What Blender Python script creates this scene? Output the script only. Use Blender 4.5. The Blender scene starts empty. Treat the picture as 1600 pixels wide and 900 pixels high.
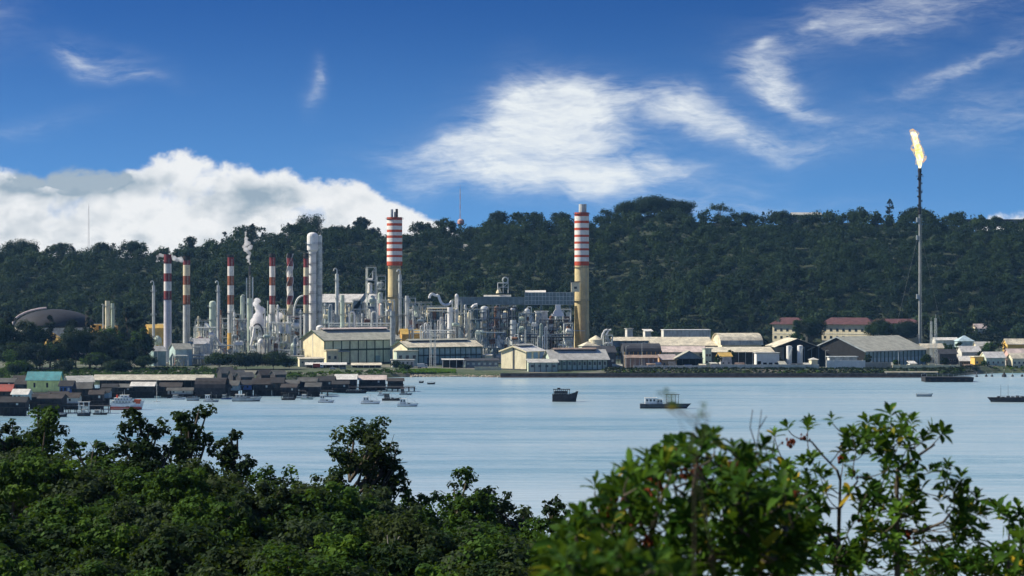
import bpy, math, random
import numpy as np
from mathutils import Vector, Matrix, noise as mnoise

# ------------------------------------------------------------------ frame of reference
K = 0.0003          # metres per photo pixel per metre of distance
CZ = 60.0           # camera height above the bay
GZ = 3.0            # level of the refinery land
R = math.radians
C = bpy.context.scene.collection
scn = bpy.context.scene

# ------------------------------------------------------------------ camera
cam_d = bpy.data.cameras.new("camera")
cam = bpy.data.objects.new("camera", cam_d)
C.objects.link(cam)
cam.location = (0, 0, CZ)
cam.rotation_euler = (R(90), 0, 0)
cam_d.sensor_width = 36
cam_d.lens = 36 / (1600 * K)
cam_d.clip_start = 0.5
cam_d.clip_end = 40000
cam_d.dof.use_dof = True
cam_d.dof.focus_distance = 1500
cam_d.dof.aperture_fstop = 5.6
scn.camera = cam

# ------------------------------------------------------------------ exposure
scn.view_settings.view_transform = 'Standard'
scn.view_settings.look = 'None'
scn.view_settings.exposure = 0.4
scn.view_settings.gamma = 1.0
scn.cycles.use_denoising = True
scn.cycles.max_bounces = 6
scn.cycles.volume_bounces = 6
scn.cycles.transparent_max_bounces = 12
scn.cycles.sample_clamp_indirect = 4

# ------------------------------------------------------------------ sun
SUN_EL, SUN_AZ = R(38), R(-82)          # azimuth from +Y, clockwise
sdir = Vector((math.sin(SUN_AZ) * math.cos(SUN_EL), math.cos(SUN_AZ) * math.cos(SUN_EL), math.sin(SUN_EL)))
sl = bpy.data.lights.new("sun", 'SUN')
sl.energy = 5.0
sl.angle = R(0.5)
sl.color = (1.0, 0.91, 0.74)
sun = bpy.data.objects.new("sun", sl)
C.objects.link(sun)
sun.rotation_euler = (-sdir).to_track_quat('-Z', 'Y').to_euler()
sun.location = sdir * 3000

# ------------------------------------------------------------------ sky with clouds
w = bpy.data.worlds.new("World")
scn.world = w
w.use_nodes = True
nt = w.node_tree
nt.nodes.clear()


class NG:
    """small helper that chains math nodes"""
    def __init__(self, t): self.t = t
    def n(self, typ, **kw):
        o = self.t.nodes.new(typ)
        for k, v in kw.items(): setattr(o, k, v)
        return o
    def put(self, sock, v):
        if hasattr(v, 'is_output'): self.t.links.new(v, sock)
        else: sock.default_value = v
    def m(self, op, a, b=0.0, c=0.0, clamp=False):
        o = self.n('ShaderNodeMath', operation=op, use_clamp=clamp)
        self.put(o.inputs[0], a); self.put(o.inputs[1], b); self.put(o.inputs[2], c)
        return o.outputs[0]
    def add(self, *a):
        r = a[0]
        for x in a[1:]: r = self.m('ADD', r, x)
        return r
    def mul(self, *a):
        r = a[0]
        for x in a[1:]: r = self.m('MULTIPLY', r, x)
        return r
    def sub(self, a, b): return self.m('SUBTRACT', a, b)
    def ss(self, v, lo, hi, a=0.0, b=1.0):
        o = self.n('ShaderNodeMapRange', interpolation_type='SMOOTHSTEP')
        self.put(o.inputs['Value'], v)
        for k, x in (('From Min', lo), ('From Max', hi), ('To Min', a), ('To Max', b)): o.inputs[k].default_value = x
        return o.outputs['Result']
    def lin(self, v, lo, hi, a=0.0, b=1.0):
        o = self.n('ShaderNodeMapRange')
        self.put(o.inputs['Value'], v)
        for k, x in (('From Min', lo), ('From Max', hi), ('To Min', a), ('To Max', b)): o.inputs[k].default_value = x
        return o.outputs['Result']
    def vec(self, x, y, z):
        o = self.n('ShaderNodeCombineXYZ')
        for i, v in enumerate((x, y, z)): self.put(o.inputs[i], v)
        return o.outputs[0]
    def noise(self, v, scale, detail=5, rough=.55, dist=0.0):
        o = self.n('ShaderNodeTexNoise')
        self.put(o.inputs['Vector'], v)
        o.inputs['Scale'].default_value = scale; o.inputs['Detail'].default_value = detail
        o.inputs['Roughness'].default_value = rough; o.inputs['Distortion'].default_value = dist
        return o.outputs['Fac']
    def mix(self, f, a, b, blend='MIX'):
        o = self.n('ShaderNodeMix', data_type='RGBA', blend_type=blend)
        self.put(o.inputs[0], f); self.put(o.inputs[6], a); self.put(o.inputs[7], b)
        return o.outputs[2]


g = NG(nt)
tc = g.n('ShaderNodeTexCoord')
sep = g.n('ShaderNodeSeparateXYZ')
nt.links.new(tc.outputs['Generated'], sep.inputs[0])
dx, dy, dz = sep.outputs
az = g.m('ARCTAN2', dx, dy)
el = g.m('ARCSINE', dz)
U = g.mul(az, 1 / K / 1000)             # azimuth in thousandths-of-K units, 0 = view axis
V = g.mul(el, 1 / K / 1000)             # elevation in the same units
# the clear sky: deep tropical blue low down, looked up higher on the dome than it stands
sky = g.n('ShaderNodeTexSky', sky_type='NISHITA')
sky.sun_disc = False
sky.sun_elevation = SUN_EL
sky.sun_rotation = SUN_AZ
sky.air_density = 1.0
sky.dust_density = 0.25
sky.ozone_density = 2.2
el2 = g.m('MAXIMUM', g.add(g.mul(el, 4.0), 0.105), 0.02)
el2 = g.m('MINIMUM', el2, 1.4)
ce = g.m('COSINE', el2)
skyv = g.vec(g.mul(g.m('SINE', az), ce), g.mul(g.m('COSINE', az), ce), g.m('SINE', el2))
nt.links.new(skyv, sky.inputs[0])
hs = g.n('ShaderNodeHueSaturation')
hs.inputs['Saturation'].default_value = 1.22
hs.inputs['Value'].default_value = 1.0
nt.links.new(sky.outputs[0], hs.inputs['Color'])
clear = g.mix(1.0, hs.outputs[0], (0.40, 0.72, 1.10, 1), 'MULTIPLY')
clear = g.mix(g.ss(V, .50, -.08, 0.0, .80), clear, (1.5, 3.9, 7.4, 1))


def blob(px, py, rx, ry, amp, tilt=0.0, uu=None, vv=None):
    """soft elliptical patch of cloud around a direction on the sky"""
    cu, cv = (px - 800) / 1000, (450 - py) / 1000
    a, b = g.sub(uu if uu is not None else U, cu), g.sub(vv if vv is not None else V, cv)
    ct, st = math.cos(tilt), math.sin(tilt)
    p = g.add(g.mul(a, ct * 1000 / rx), g.mul(b, st * 1000 / rx))
    q = g.add(g.mul(a, -st * 1000 / ry), g.mul(b, ct * 1000 / ry))
    r2 = g.add(g.mul(p, p), g.mul(q, q))
    return g.mul(g.m('EXPONENT', g.mul(r2, -1.0)), amp)


# cumulus bank low over the hill
fc = g.n('ShaderNodeFloatCurve')
prof = [(-400, 300), (-150, 275), (0, 255), (60, 262), (120, 262), (190, 262), (215, 248), (260, 240), (300, 230), (345, 238),
        (400, 252), (450, 262), (490, 276), (520, 284), (555, 274), (600, 292), (650, 312), (700, 338), (760, 380), (830, 470), (1100, 700), (1400, 640),
        (1490, 420), (1530, 335), (1570, 328), (1620, 338), (1700, 350), (1900, 330), (2100, 300)]
U0, U1 = -400, 2100
cur = fc.mapping.curves[0]
while len(cur.points) > 2: cur.points.remove(cur.points[-1])
cur.points[0].location = (0, (900 - prof[0][1]) / 1000)
cur.points[1].location = (1, (900 - prof[-1][1]) / 1000)
for px, py in prof[1:-1]:
    cur.points.new((px - U0) / (U1 - U0), (900 - py) / 1000)
for p_ in cur.points: p_.handle_type = 'AUTO'
fc.mapping.update()
nt.links.new(g.lin(U, (U0 - 800) / 1000, (U1 - 800) / 1000), fc.inputs['Value'])
top = g.sub(fc.outputs[0], 0.45)
cv = g.vec(U, g.mul(V, 1.25), 0.0)
n1 = g.noise(cv, 8, 9, .58, .15)
n2 = g.noise(cv, 24, 7, .6, .2)
edge = g.add(g.sub(top, V), g.mul(g.sub(n1, .5), .075), g.mul(g.sub(n2, .5), .04), -.012)
cum = g.ss(edge, -.004, .012)
cum = g.mul(cum, g.ss(g.add(n1, g.mul(edge, .5)), .34, .46, .55, 1))
# grey undersides and creases
n3 = g.noise(g.vec(g.mul(U, 1.0), g.mul(V, 2.0), 3.7), 8, 8, .6, .15)
ls = g.noise(cv, 7, 4, .5, .1)
lobe = g.noise(g.vec(g.sub(U, .016), g.add(g.mul(V, 1.25), .018), 0.0), 7, 4, .5, .1)
relief = g.mul(g.sub(lobe, ls), 4.0)
grey = g.m('MINIMUM', g.add(g.mul(g.ss(n3, .46, .70), .42), g.m('MAXIMUM', relief, -.25), g.mul(blob(115, 284, 100, 24, 2.2), g.ss(n2, .25, .6, .6, 1.1)), blob(40, 345, 130, 16, .35), blob(340, 300, 140, 22, .3)), 1.0)
grey = g.m('MAXIMUM', g.mul(grey, g.ss(edge, 0.0, .035)), 0.0)
slab_ = g.ss(g.add(blob(120, 280, 95, 26, 1.0), g.mul(g.sub(n1, .5), 1.6), g.mul(g.sub(n2, .5), .8)), .36, .52)
grey = g.m('MAXIMUM', grey, g.mul(slab_, .92))
ccol = g.mix(grey, (8.9, 9.0, 9.0, 1), (3.3, 4.2, 5.0, 1))
c1 = g.mix(cum, clear, ccol)
# cirrus
wn = g.n('ShaderNodeTexNoise'); wn.inputs['Scale'].default_value = 5; wn.inputs['Detail'].default_value = 4
nt.links.new(g.vec(U, V, 1.3), wn.inputs['Vector'])
ws = g.n('ShaderNodeSeparateColor'); nt.links.new(wn.outputs['Color'], ws.inputs[0])
Uw = g.add(U, g.mul(g.sub(ws.outputs[0], .5), .13))
Vw = g.add(V, g.mul(g.sub(ws.outputs[1], .5), .11))
bl = [(840, 165, 70, 46, 1.25, 0), (905, 160, 95, 42, .75, 0), (870, 150, 60, 22, .5, .1), (850, 230, 130, 60, .95, 0), (740, 250, 130, 34, .6, .08), (990, 268, 115, 20, .7, .08),
      (890, 285, 150, 26, .65, 0), (1060, 178, 80, 24, .75, -.25), (1110, 165, 60, 28, .55, -.3), (1170, 215, 110, 20, .6, -.2), (1225, 125, 46, 34, 1.0, -.5), (1255, 165, 45, 12, .6, -.5),
      (1218, 72, 14, 9, .6, .5), (1280, 48, 16, 10, .4, 0), (150, 100, 75, 18, .36, -.15), (130, 92, 34, 22, .22, 0), (200, 128, 70, 10, .35, -.15),
      (485, 138, 13, 30, .6, .2), (60, 195, 90, 20, .2, .2), (1400, 30, 170, 44, .50, .15), (1350, 60, 60, 24, .32, -.5), (1510, 108, 130, 12, .48, .33), (1530, 190, 160, 50, .30, 0), (1330, 215, 120, 24, .22, -.1), (700, 235, 90, 26, .35, .1), (1090, 320, 130, 30, .25, .3),
      (660, 288, 36, 24, .25, 0), (1240, 335, 200, 20, .2, 0), (-60, 40, 90, 60, .3, 0), (1720, 60, 120, 80, .4, 0)]
cs = None
for b in bl:
    x = blob(*b[:5], tilt=b[5], uu=Uw, vv=Vw)
    cs = x if cs is None else g.add(cs, x)
fib = g.noise(g.vec(g.add(g.mul(Uw, .6), g.mul(Vw, .25)), g.mul(Vw, 2.2), .4), 17, 10, .68, .3)
fib3 = g.noise(g.vec(g.add(g.mul(U, .5), g.mul(V, -.5)), g.mul(V, 2.6), 2.2), 34, 8, .7, .5)
fib2 = g.noise(g.vec(g.add(U, g.mul(V, .8)), g.mul(V, 1.5), 5.1), 11, 8, .6, .8)
edge2 = g.add(cs, g.mul(g.sub(fib, .5), 1.15), g.mul(g.sub(fib2, .5), .75), g.mul(g.sub(fib3, .5), .55))
crisp = g.mul(g.ss(edge2, .12, 1.55), g.ss(cs, .03, .30))
veil = g.mul(g.m('MINIMUM', cs, 1.0), g.add(.36, g.mul(g.sub(fib, .5), 1.5), g.mul(g.sub(fib3, .5), .9)))
cd = g.mul(g.m('MINIMUM', g.m('MAXIMUM', g.add(g.mul(crisp, .66), g.mul(g.m('MAXIMUM', veil, 0.0), .72)), 0.0), 1.0), .95)
c2 = g.mix(cd, c1, (8.6, 9.0, 9.1, 1))
# thin white overcast added above the frame to brighten the water reflection
hi = g.mul(g.ss(V, .50, .85), g.ss(g.noise(g.vec(g.mul(U, .5), V, 9.0), 1.6, 8, .55, .3), .30, .56))
hi = g.mul(hi, g.ss(V, 1.7, 2.5, 1.0, 0.12), g.ss(g.m('ABSOLUTE', U), 1.6, 3.2, 1.0, 0.15))
c3 = g.mix(g.mul(hi, .85), c2, (7.2, 8.2, 8.9, 1))
# below the horizon: plain
bg = g.n('ShaderNodeBackground'); bg.inputs['Strength'].default_value = 0.077
nt.links.new(c3, bg.inputs['Color'])
ow = g.n('ShaderNodeOutputWorld')
nt.links.new(bg.outputs[0], ow.inputs['Surface'])
w.cycles.sampling_method = 'MANUAL'
w.cycles.sample_map_resolution = 1024
# ------------------------------------------------------------------ placing things
def X(px, D): return (px - 800) * K * D
def Zp(py, D): return CZ + (450 - py) * K * D
def P(px, py, D): return Vector((X(px, D), D, Zp(py, D)))
def S(n, D): return n * K * D


ORD = ['first', 'second', 'third', 'fourth', 'fifth', 'sixth', 'seventh', 'eighth', 'ninth', 'tenth', 'eleventh', 'twelfth', 'thirteenth', 'fourteenth',
       'fifteenth', 'sixteenth', 'seventeenth', 'eighteenth', 'nineteenth', 'twentieth']


class MB:
    """collects shapes into one mesh"""
    def __init__(self): self.v, self.f, self.mi, self.cur = [], [], [], 0
    def add(self, vs, fs, mi=None):
        o = len(self.v)
        self.v += [tuple(p) for p in vs]
        self.f += [tuple(i + o for i in f) for f in fs]
        self.mi += [self.cur if mi is None else mi] * len(fs)
        return self
    def hexa(self, b, t, mi=None):
        n = len(b)
        fs = [tuple(range(n))[::-1], tuple(range(n, 2 * n))] + [(i, (i + 1) % n, n + (i + 1) % n, n + i) for i in range(n)]
        return self.add(list(b) + list(t), fs, mi)
    def box(self, x0, x1, y0, y1, z0, z1, mi=None):
        b = [(x0, y0, z0), (x1, y0, z0), (x1, y1, z0), (x0, y1, z0)]
        return self.hexa(b, [(p[0], p[1], z1) for p in b], mi)
    def cbox(self, c, s, rz=0, mi=None):
        ca, sa = math.cos(rz), math.sin(rz)
        b = []
        for a, d in ((-1, -1), (1, -1), (1, 1), (-1, 1)):
            x, y = a * s[0] / 2, d * s[1] / 2
            b.append((c[0] + x * ca - y * sa, c[1] + x * sa + y * ca, c[2] - s[2] / 2))
        return self.hexa(b, [(p[0], p[1], p[2] + s[2]) for p in b], mi)
    def tube(self, p0, p1, r0, r1=None, n=6, mi=None, cap=True):
        p0, p1 = Vector(p0), Vector(p1)
        r1 = r0 if r1 is None else r1
        d = p1 - p0
        if d.length < 1e-6: return self
        d.normalize()
        a = d.orthogonal().normalized(); b = d.cross(a)
        v = []
        for p, r in ((p0, r0), (p1, r1)):
            for i in range(n):
                t = 2 * math.pi * (i + .5) / n
                v.append(p + a * (r * math.cos(t)) + b * (r * math.sin(t)))
        f = [(i, (i + 1) % n, n + (i + 1) % n, n + i) for i in range(n)]
        if cap: f += [tuple(range(n))[::-1], tuple(range(n, 2 * n))]
        return self.add(v, f, mi)
    def path(self, pts, r, n=6, mi=None, r1=None):
        m = max(1, len(pts) - 1)
        for i in range(len(pts) - 1):
            a = r + ((r1 if r1 is not None else r) - r) * i / m
            b = r + ((r1 if r1 is not None else r) - r) * (i + 1) / m
            self.tube(pts[i], pts[i + 1], a, b, n, mi)
        return self
    def lathe(self, prof, n=16, c=(0, 0, 0), mi=None, mis=None, sx=1, sy=1):
        """prof = (radius, height) from bottom to top"""
        v, f, ms = [], [], []
        for r, z in prof:
            for i in range(n):
                t = 2 * math.pi * i / n
                v.append((c[0] + r * math.cos(t) * sx, c[1] + r * math.sin(t) * sy, c[2] + z))
        for k in range(len(prof) - 1):
            for i in range(n):
                j = (i + 1) % n
                f.append((k * n + i, k * n + j, (k + 1) * n + j, (k + 1) * n + i))
                ms.append(mis[k] if mis else (self.cur if mi is None else mi))
        L = len(prof)
        f.append(tuple(range(n))[::-1]); ms.append(ms[0])
        f.append(tuple(range((L - 1) * n, L * n))); ms.append(ms[-2])
        o = len(self.v)
        self.v += v; self.f += [tuple(i + o for i in q) for q in f]; self.mi += ms
        return self
    def sphere(self, c, r, n=12, m=8, sz=1, mi=None, sx=1, sy=1):
        prof = [(max(.02, math.sin(math.pi * k / m)) * r, -math.cos(math.pi * k / m) * r * sz) for k in range(m + 1)]
        return self.lathe(prof, n, c, mi, None, sx, sy)
    def drum(self, p0, p1, r, n=12, mi=None):
        """horizontal vessel with rounded ends"""
        p0, p1 = Vector(p0), Vector(p1); d = (p1 - p0).normalized()
        q = [(p0 - d * r * .45, r * .25), (p0 - d * r * .25, r * .75), (p0, r), (p1, r), (p1 + d * r * .25, r * .75), (p1 + d * r * .45, r * .25)]
        for i in range(5): self.tube(q[i][0], q[i + 1][0], q[i][1], q[i + 1][1], n, mi)
        return self
    def prism(self, poly, y0, y1, mi=None):
        """polygon in x,z extruded along y"""
        return self.hexa([(p[0], y0, p[1]) for p in poly], [(p[0], y1, p[1]) for p in poly], mi)
    def build(self, name, mats, parent=None, smooth=False, loc=None):
        me = bpy.data.meshes.new(name)
        me.from_pydata(self.v, [], self.f)
        if not isinstance(mats, (list, tuple)): mats = [mats]
        for m in mats: me.materials.append(m)
        if len(mats) > 1: me.polygons.foreach_set('material_index', self.mi)
        if smooth: me.polygons.foreach_set('use_smooth', [True] * len(me.polygons))
        me.update()
        return link(name, me, parent, loc)


def fix_normals(me):
    import bmesh
    b = bmesh.new(); b.from_mesh(me); bmesh.ops.recalc_face_normals(b, faces=b.faces); b.to_mesh(me); b.free()


def link(name, me, parent=None, loc=None):
    o = bpy.data.objects.new(name, me)
    C.objects.link(o)
    if parent is not None: o.parent = parent
    if loc is not None: o.location = loc
    return o


def tag(o, label=None, cat=None, group=None, kind=None):
    if label: o['label'] = label
    if cat: o['category'] = cat
    if group: o['group'] = group
    if kind: o['kind'] = kind
    return o


def thing(name, label, cat, loc=(0, 0, 0), rz=0.0, group=None):
    o = bpy.data.objects.new(name, None)
    C.objects.link(o)
    o.empty_display_size = .5
    o.location = loc; o.rotation_euler = (0, 0, rz)
    return tag(o, label, cat, group)


def share(name, me, parent, loc=(0, 0, 0), rz=0):
    o = link(name, me, parent, loc); o.rotation_euler = (0, 0, rz)
    return o


def structure(o): o['kind'] = 'structure'; return o


# ------------------------------------------------------------------ materials
MATS = {}


def mat(name, col, rough=.7, var=.22, scale=.25, metal=0.0, streak=0.0, dirt=(.20, .17, .13), spec=.4, bump=0.0, rust=0.0):
    if name in MATS: return MATS[name]
    if max(col) < .15: dirt = tuple(min(x * 1.5, .2) for x in col)
    m = bpy.data.materials.new(name); m.use_nodes = True
    t = m.node_tree; h = NG(t)
    bs = t.nodes['Principled BSDF']
    geo = h.n('ShaderNodeNewGeometry')
    pos = geo.outputs['Position']
    f = h.noise(pos, scale, 6, .6)
    c = h.mix(h.ss(f, .3, .7), tuple(x * (1 - var) for x in col) + (1,), tuple(min(.95, x * (1 + var)) for x in col) + (1,))
    if streak:
        mp = h.n('ShaderNodeMapping'); mp.inputs['Scale'].default_value = (.9, .9, .12)
        t.links.new(pos, mp.inputs['Vector'])
        s = h.noise(mp.outputs[0], 1.1, 5, .65)
        c = h.mix(h.mul(h.ss(s, .48, .72), streak), c, dirt + (1,))
    if rust:
        s = h.noise(pos, .8, 7, .7)
        c = h.mix(h.mul(h.ss(s, .55, .68), rust), c, (.22, .09, .035, 1))
    t.links.new(c, bs.inputs['Base Color'])
    bs.inputs['Roughness'].default_value = rough
    bs.inputs['Metallic'].default_value = metal
    bs.inputs['Specular IOR Level'].default_value = spec
    if bump:
        bn = h.n('ShaderNodeBump'); bn.inputs['Strength'].default_value = bump; bn.inputs['Distance'].default_value = .4
        t.links.new(f, bn.inputs['Height']); t.links.new(bn.outputs[0], bs.inputs['Normal'])
    MATS[name] = m
    return m


def corrugated(name, col, pitch=1.2, axis=0, **kw):
    """sheet metal roofing: ribs by bump, patched and stained"""
    m = mat(name, col, **kw)
    t = m.node_tree; h = NG(t)
    tcn = h.n('ShaderNodeTexCoord')
    wv = h.n('ShaderNodeTexWave', wave_type='BANDS', bands_direction='X' if axis == 0 else 'Y')
    wv.inputs['Scale'].default_value = 1 / pitch
    t.links.new(tcn.outputs['Object'], wv.inputs['Vector'])
    bn = h.n('ShaderNodeBump'); bn.inputs['Strength'].default_value = .5; bn.inputs['Distance'].default_value = .12
    t.links.new(wv.outputs['Fac'], bn.inputs['Height'])
    t.links.new(bn.outputs[0], t.nodes['Principled BSDF'].inputs['Normal'])
    return m


def leafmat(name, a, b, trans=.35, pos_scale=.09, warm=None, rough=.7, spec=.12):
    m = bpy.data.materials.new(name); m.use_nodes = True
    t = m.node_tree; h = NG(t)
    bs = t.nodes['Principled BSDF']
    geo = h.n('ShaderNodeNewGeometry')
    f = h.noise(geo.outputs['Position'], pos_scale, 4, .6)
    q = h.add(h.mul(geo.outputs['Random Per Island'], .45), h.mul(h.ss(f, .3, .7), .55))
    c = h.mix(q, a + (1,), b + (1,))
    if warm:
        c = h.mix(h.ss(geo.outputs['Random Per Island'], 1 - warm[1], 1 - warm[1] * .6), c, warm[0] + (1,))
    t.links.new(c, bs.inputs['Base Color'])
    bs.inputs['Roughness'].default_value = rough
    bs.inputs['Specular IOR Level'].default_value = spec
    tr = h.n('ShaderNodeBsdfTranslucent')
    t.links.new(h.mix(.5, c, (.10, .16, .01, 1)), tr.inputs['Color'])
    mx = h.n('ShaderNodeMixShader'); mx.inputs[0].default_value = trans
    t.links.new(bs.outputs[0], mx.inputs[1]); t.links.new(tr.outputs[0], mx.inputs[2])
    t.links.new(mx.outputs[0], t.nodes['Material Output'].inputs['Surface'])
    MATS[name] = m
    return m


CREAM = mat('cream paint', (.80, .71, .47), .75, .12, .2, streak=.35)
CREAM2 = mat('pale cream paint', (.80, .73, .52), .75, .12, .2, streak=.3)
WHITE = mat('white paint', (.82, .82, .80), .6, .08, .2, streak=.15)
OFFW = mat('weathered white', (.62, .62, .58), .7, .2, .3, streak=.5)
YEL = mat('yellow paint', (.80, .52, .13), .6, .15, .3, streak=.3)
ORANGE = mat('ochre cladding', (.66, .40, .10), .7, .25, .25, streak=.45)
REDP = mat('red paint', (.46, .055, .03), .6, .2, .3, streak=.25)
DRED = mat('dark red paint', (.20, .02, .025), .65, .25, .3, streak=.3)
BROWN = mat('red brown paint', (.26, .075, .03), .65, .25, .3, streak=.3)
BANDW = mat('band white', (.80, .78, .74), .6, .08, .3, streak=.2)
BANDC = mat('band cream', (.74, .66, .46), .6, .1, .3, streak=.25)
SOOT = mat('soot', (.025, .024, .026), .85, .3, .4)
GREYST = mat('grey stack', (.50, .53, .54), .6, .15, .25, streak=.5)
LAV = mat('pale lilac grey', (.62, .61, .68), .6, .1, .25, streak=.3)
CONC = mat('concrete', (.38, .37, .34), .85, .2, .15, streak=.5)
CONCD = mat('dark concrete', (.13, .13, .125), .9, .35, .15, streak=.5)
STONE = mat('dark quay stone', (.055, .052, .05), .9, .5, .35, streak=.3)
SILVER = mat('aluminium cladding', (.64, .67, .66), .4, .18, .3, metal=.15, streak=.25)
GALV = mat('galvanised steel', (.33, .38, .40), .5, .25, .3, metal=.3, streak=.4)
GALVL = mat('light galvanised', (.64, .68, .66), .5, .2, .3, metal=.1, streak=.25)
STEELB = mat('blue grey steel', (.16, .23, .29), .55, .25, .3, streak=.35)
STEELD = mat('dark steel', (.055, .065, .075), .6, .35, .4, rust=.35)
RUST = mat('rusty steel', (.17, .085, .05), .85, .4, .4)
GREENW = mat('green cladding', (.66, .74, .54), .65, .14, .2, streak=.4)
GREENL = mat('pale green cladding', (.52, .62, .52), .65, .14, .2, streak=.35)
TEAL = mat('teal cladding', (.30, .44, .44), .65, .2, .25, streak=.4)
TEALL = mat('light teal cladding', (.45, .60, .60), .65, .18, .25, streak=.4)
BLUEW = mat('blue panels', (.27, .43, .60), .5, .14, .25, streak=.25)
BLUEP = mat('blue paint', (.05, .12, .34), .6, .2, .3, streak=.3)
TURQ = mat('turquoise roof', (.09, .31, .33), .6, .2, .3, streak=.35)
DKGRN = mat('dark green trim', (.035, .075, .045), .7, .3, .3)
WOOD = mat('weathered timber', (.05, .043, .037), .9, .4, .5)
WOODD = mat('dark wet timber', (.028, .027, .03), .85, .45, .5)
WOODG = mat('grey timber', (.11, .105, .10), .9, .3, .5, streak=.4)
PINK = mat('faded pink', (.62, .40, .36), .75, .15, .3, streak=.3)
REDROOF = corrugated('red roof', (.36, .075, .055), .8, 0, rough=.7, streak=.3)
MAROON = corrugated('maroon roof', (.10, .042, .048), .8, 0, rough=.75, var=.25, streak=.25)
ROOFC = corrugated('cream roof', (.68, .62, .47), .8, 0, rough=.6, var=.28, streak=.45)
ROOFG = corrugated('grey green roof', (.44, .44, .36), .8, 0, rough=.65, streak=.4)
ROOFGL = corrugated('light grey roof', (.50, .50, .46), .8, 0, rough=.65, streak=.35)
ROOFD = corrugated('dark roof', (.045, .05, .06), .8, 0, rough=.7, var=.4, streak=.3)
ROOFW = corrugated('white roof', (.76, .74, .68), .8, 0, rough=.55, var=.2, streak=.4)
ROOFP = corrugated('pinkish roof', (.70, .58, .52), .8, 0, rough=.6, streak=.35)
ROOFR = corrugated('rusted roof', (.28, .21, .17), .8, 0, rough=.85, var=.35, rust=.5)
GLASS = mat('window glass', (.03, .045, .055), .12, .2, .5, spec=.6)
DARKIN = mat('painted interior shade', (.015, .017, .02), .9, .3, .4)  # near-black colour standing in for the shade inside openings
BARK = mat('bark', (.085, .07, .052), .9, .35, .8)
BARKP = mat('pale dead wood', (.32, .29, .25), .85, .25, .8)
GRASSM = leafmat('grass', (.07, .17, .02), (.16, .30, .05), .3)

L_DK = leafmat('dark leaves', (.005, .018, .005), (.018, .050, .011), .25)
L_MID = leafmat('mid green leaves', (.016, .052, .007), (.068, .150, .020))
L_BR = leafmat('fresh leaves', (.034, .092, .008), (.130, .235, .026))
L_OL = leafmat('olive leaves', (.020, .038, .010), (.055, .080, .024))
L_GY = leafmat('grey green leaves', (.020, .040, .018), (.058, .090, .042))
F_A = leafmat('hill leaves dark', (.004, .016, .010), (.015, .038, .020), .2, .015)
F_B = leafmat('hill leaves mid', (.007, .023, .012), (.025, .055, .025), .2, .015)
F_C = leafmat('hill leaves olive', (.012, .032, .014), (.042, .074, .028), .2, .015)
F_CAS = leafmat('casuarina needles', (.004, .012, .010), (.014, .028, .019), .15, .2)
SH_A = leafmat('shrub leaves', (.007, .028, .004), (.046, .128, .012), .30, 1.6, ((.22, .22, .02), .09), rough=.6, spec=.08)
SH_B = leafmat('sunny shrub leaves', (.016, .056, .006), (.115, .24, .024), .34, 1.6, ((.42, .30, .02), .04), rough=.55, spec=.1)
SEED = leafmat('red brown seeds', (.10, .022, .012), (.26, .06, .02), .2, 2.0)

# ------------------------------------------------------------------ foliage as many small faces


def leaf_faces(rng, clumps, size, centre, up=.25, out=.6, ball=.5, long=1.7, droop=0.0):
    """clumps: rows of x,y,z,radius,count -> (N*4,3) vertices of rhombic leaves"""
    cl = np.asarray(clumps, float)
    n = cl[:, 4].astype(int)
    idx = np.repeat(np.arange(len(cl)), n)
    N = len(idx)
    d = rng.normal(size=(N, 3)); d /= np.linalg.norm(d, axis=1)[:, None] + 1e-9
    rr = rng.random(N) ** ball
    off = d * rr[:, None]
    r = cl[idx, 3][:, None]
    off[:, 2] *= .8
    p = cl[idx, :3] + off * r
    ctr = p - np.asarray(centre)
    ctr /= np.linalg.norm(ctr, axis=1)[:, None] + 1e-9
    nn = d * out + ctr * .35 + rng.normal(size=(N, 3)) * .45
    nn[:, 2] += up
    nn /= np.linalg.norm(nn, axis=1)[:, None] + 1e-9
    t = rng.normal(size=(N, 3)); t[:, 2] -= droop
    t -= nn * (t * nn).sum(1)[:, None]
    t /= np.linalg.norm(t, axis=1)[:, None] + 1e-9
    b = np.cross(nn, t)
    s = size * (.6 + .8 * rng.random(N))[:, None]
    v = np.empty((N, 4, 3))
    v[:, 0] = p - t * s * long * .5
    v[:, 1] = p + b * s * .5 - t * s * .1
    v[:, 2] = p + t * s * long * .5
    v[:, 3] = p - b * s * .5 - t * s * .1
    return v.reshape(-1, 3)


def quads_mesh(name, v, mats, mi=None):
    me = bpy.data.meshes.new(name)
    n = len(v) // 4
    me.vertices.add(len(v)); me.vertices.foreach_set('co', np.ascontiguousarray(v, dtype=np.float32).ravel())
    me.loops.add(len(v)); me.loops.foreach_set('vertex_index', np.arange(len(v), dtype=np.int32))
    me.polygons.add(n)
    me.polygons.foreach_set('loop_start', np.arange(0, len(v), 4, dtype=np.int32))
    me.polygons.foreach_set('loop_total', np.full(n, 4, dtype=np.int32))
    for m in mats: me.materials.append(m)
    if mi is not None: me.polygons.foreach_set('material_index', np.ascontiguousarray(mi, dtype=np.int32))
    me.update(calc_edges=True)
    return me


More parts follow.
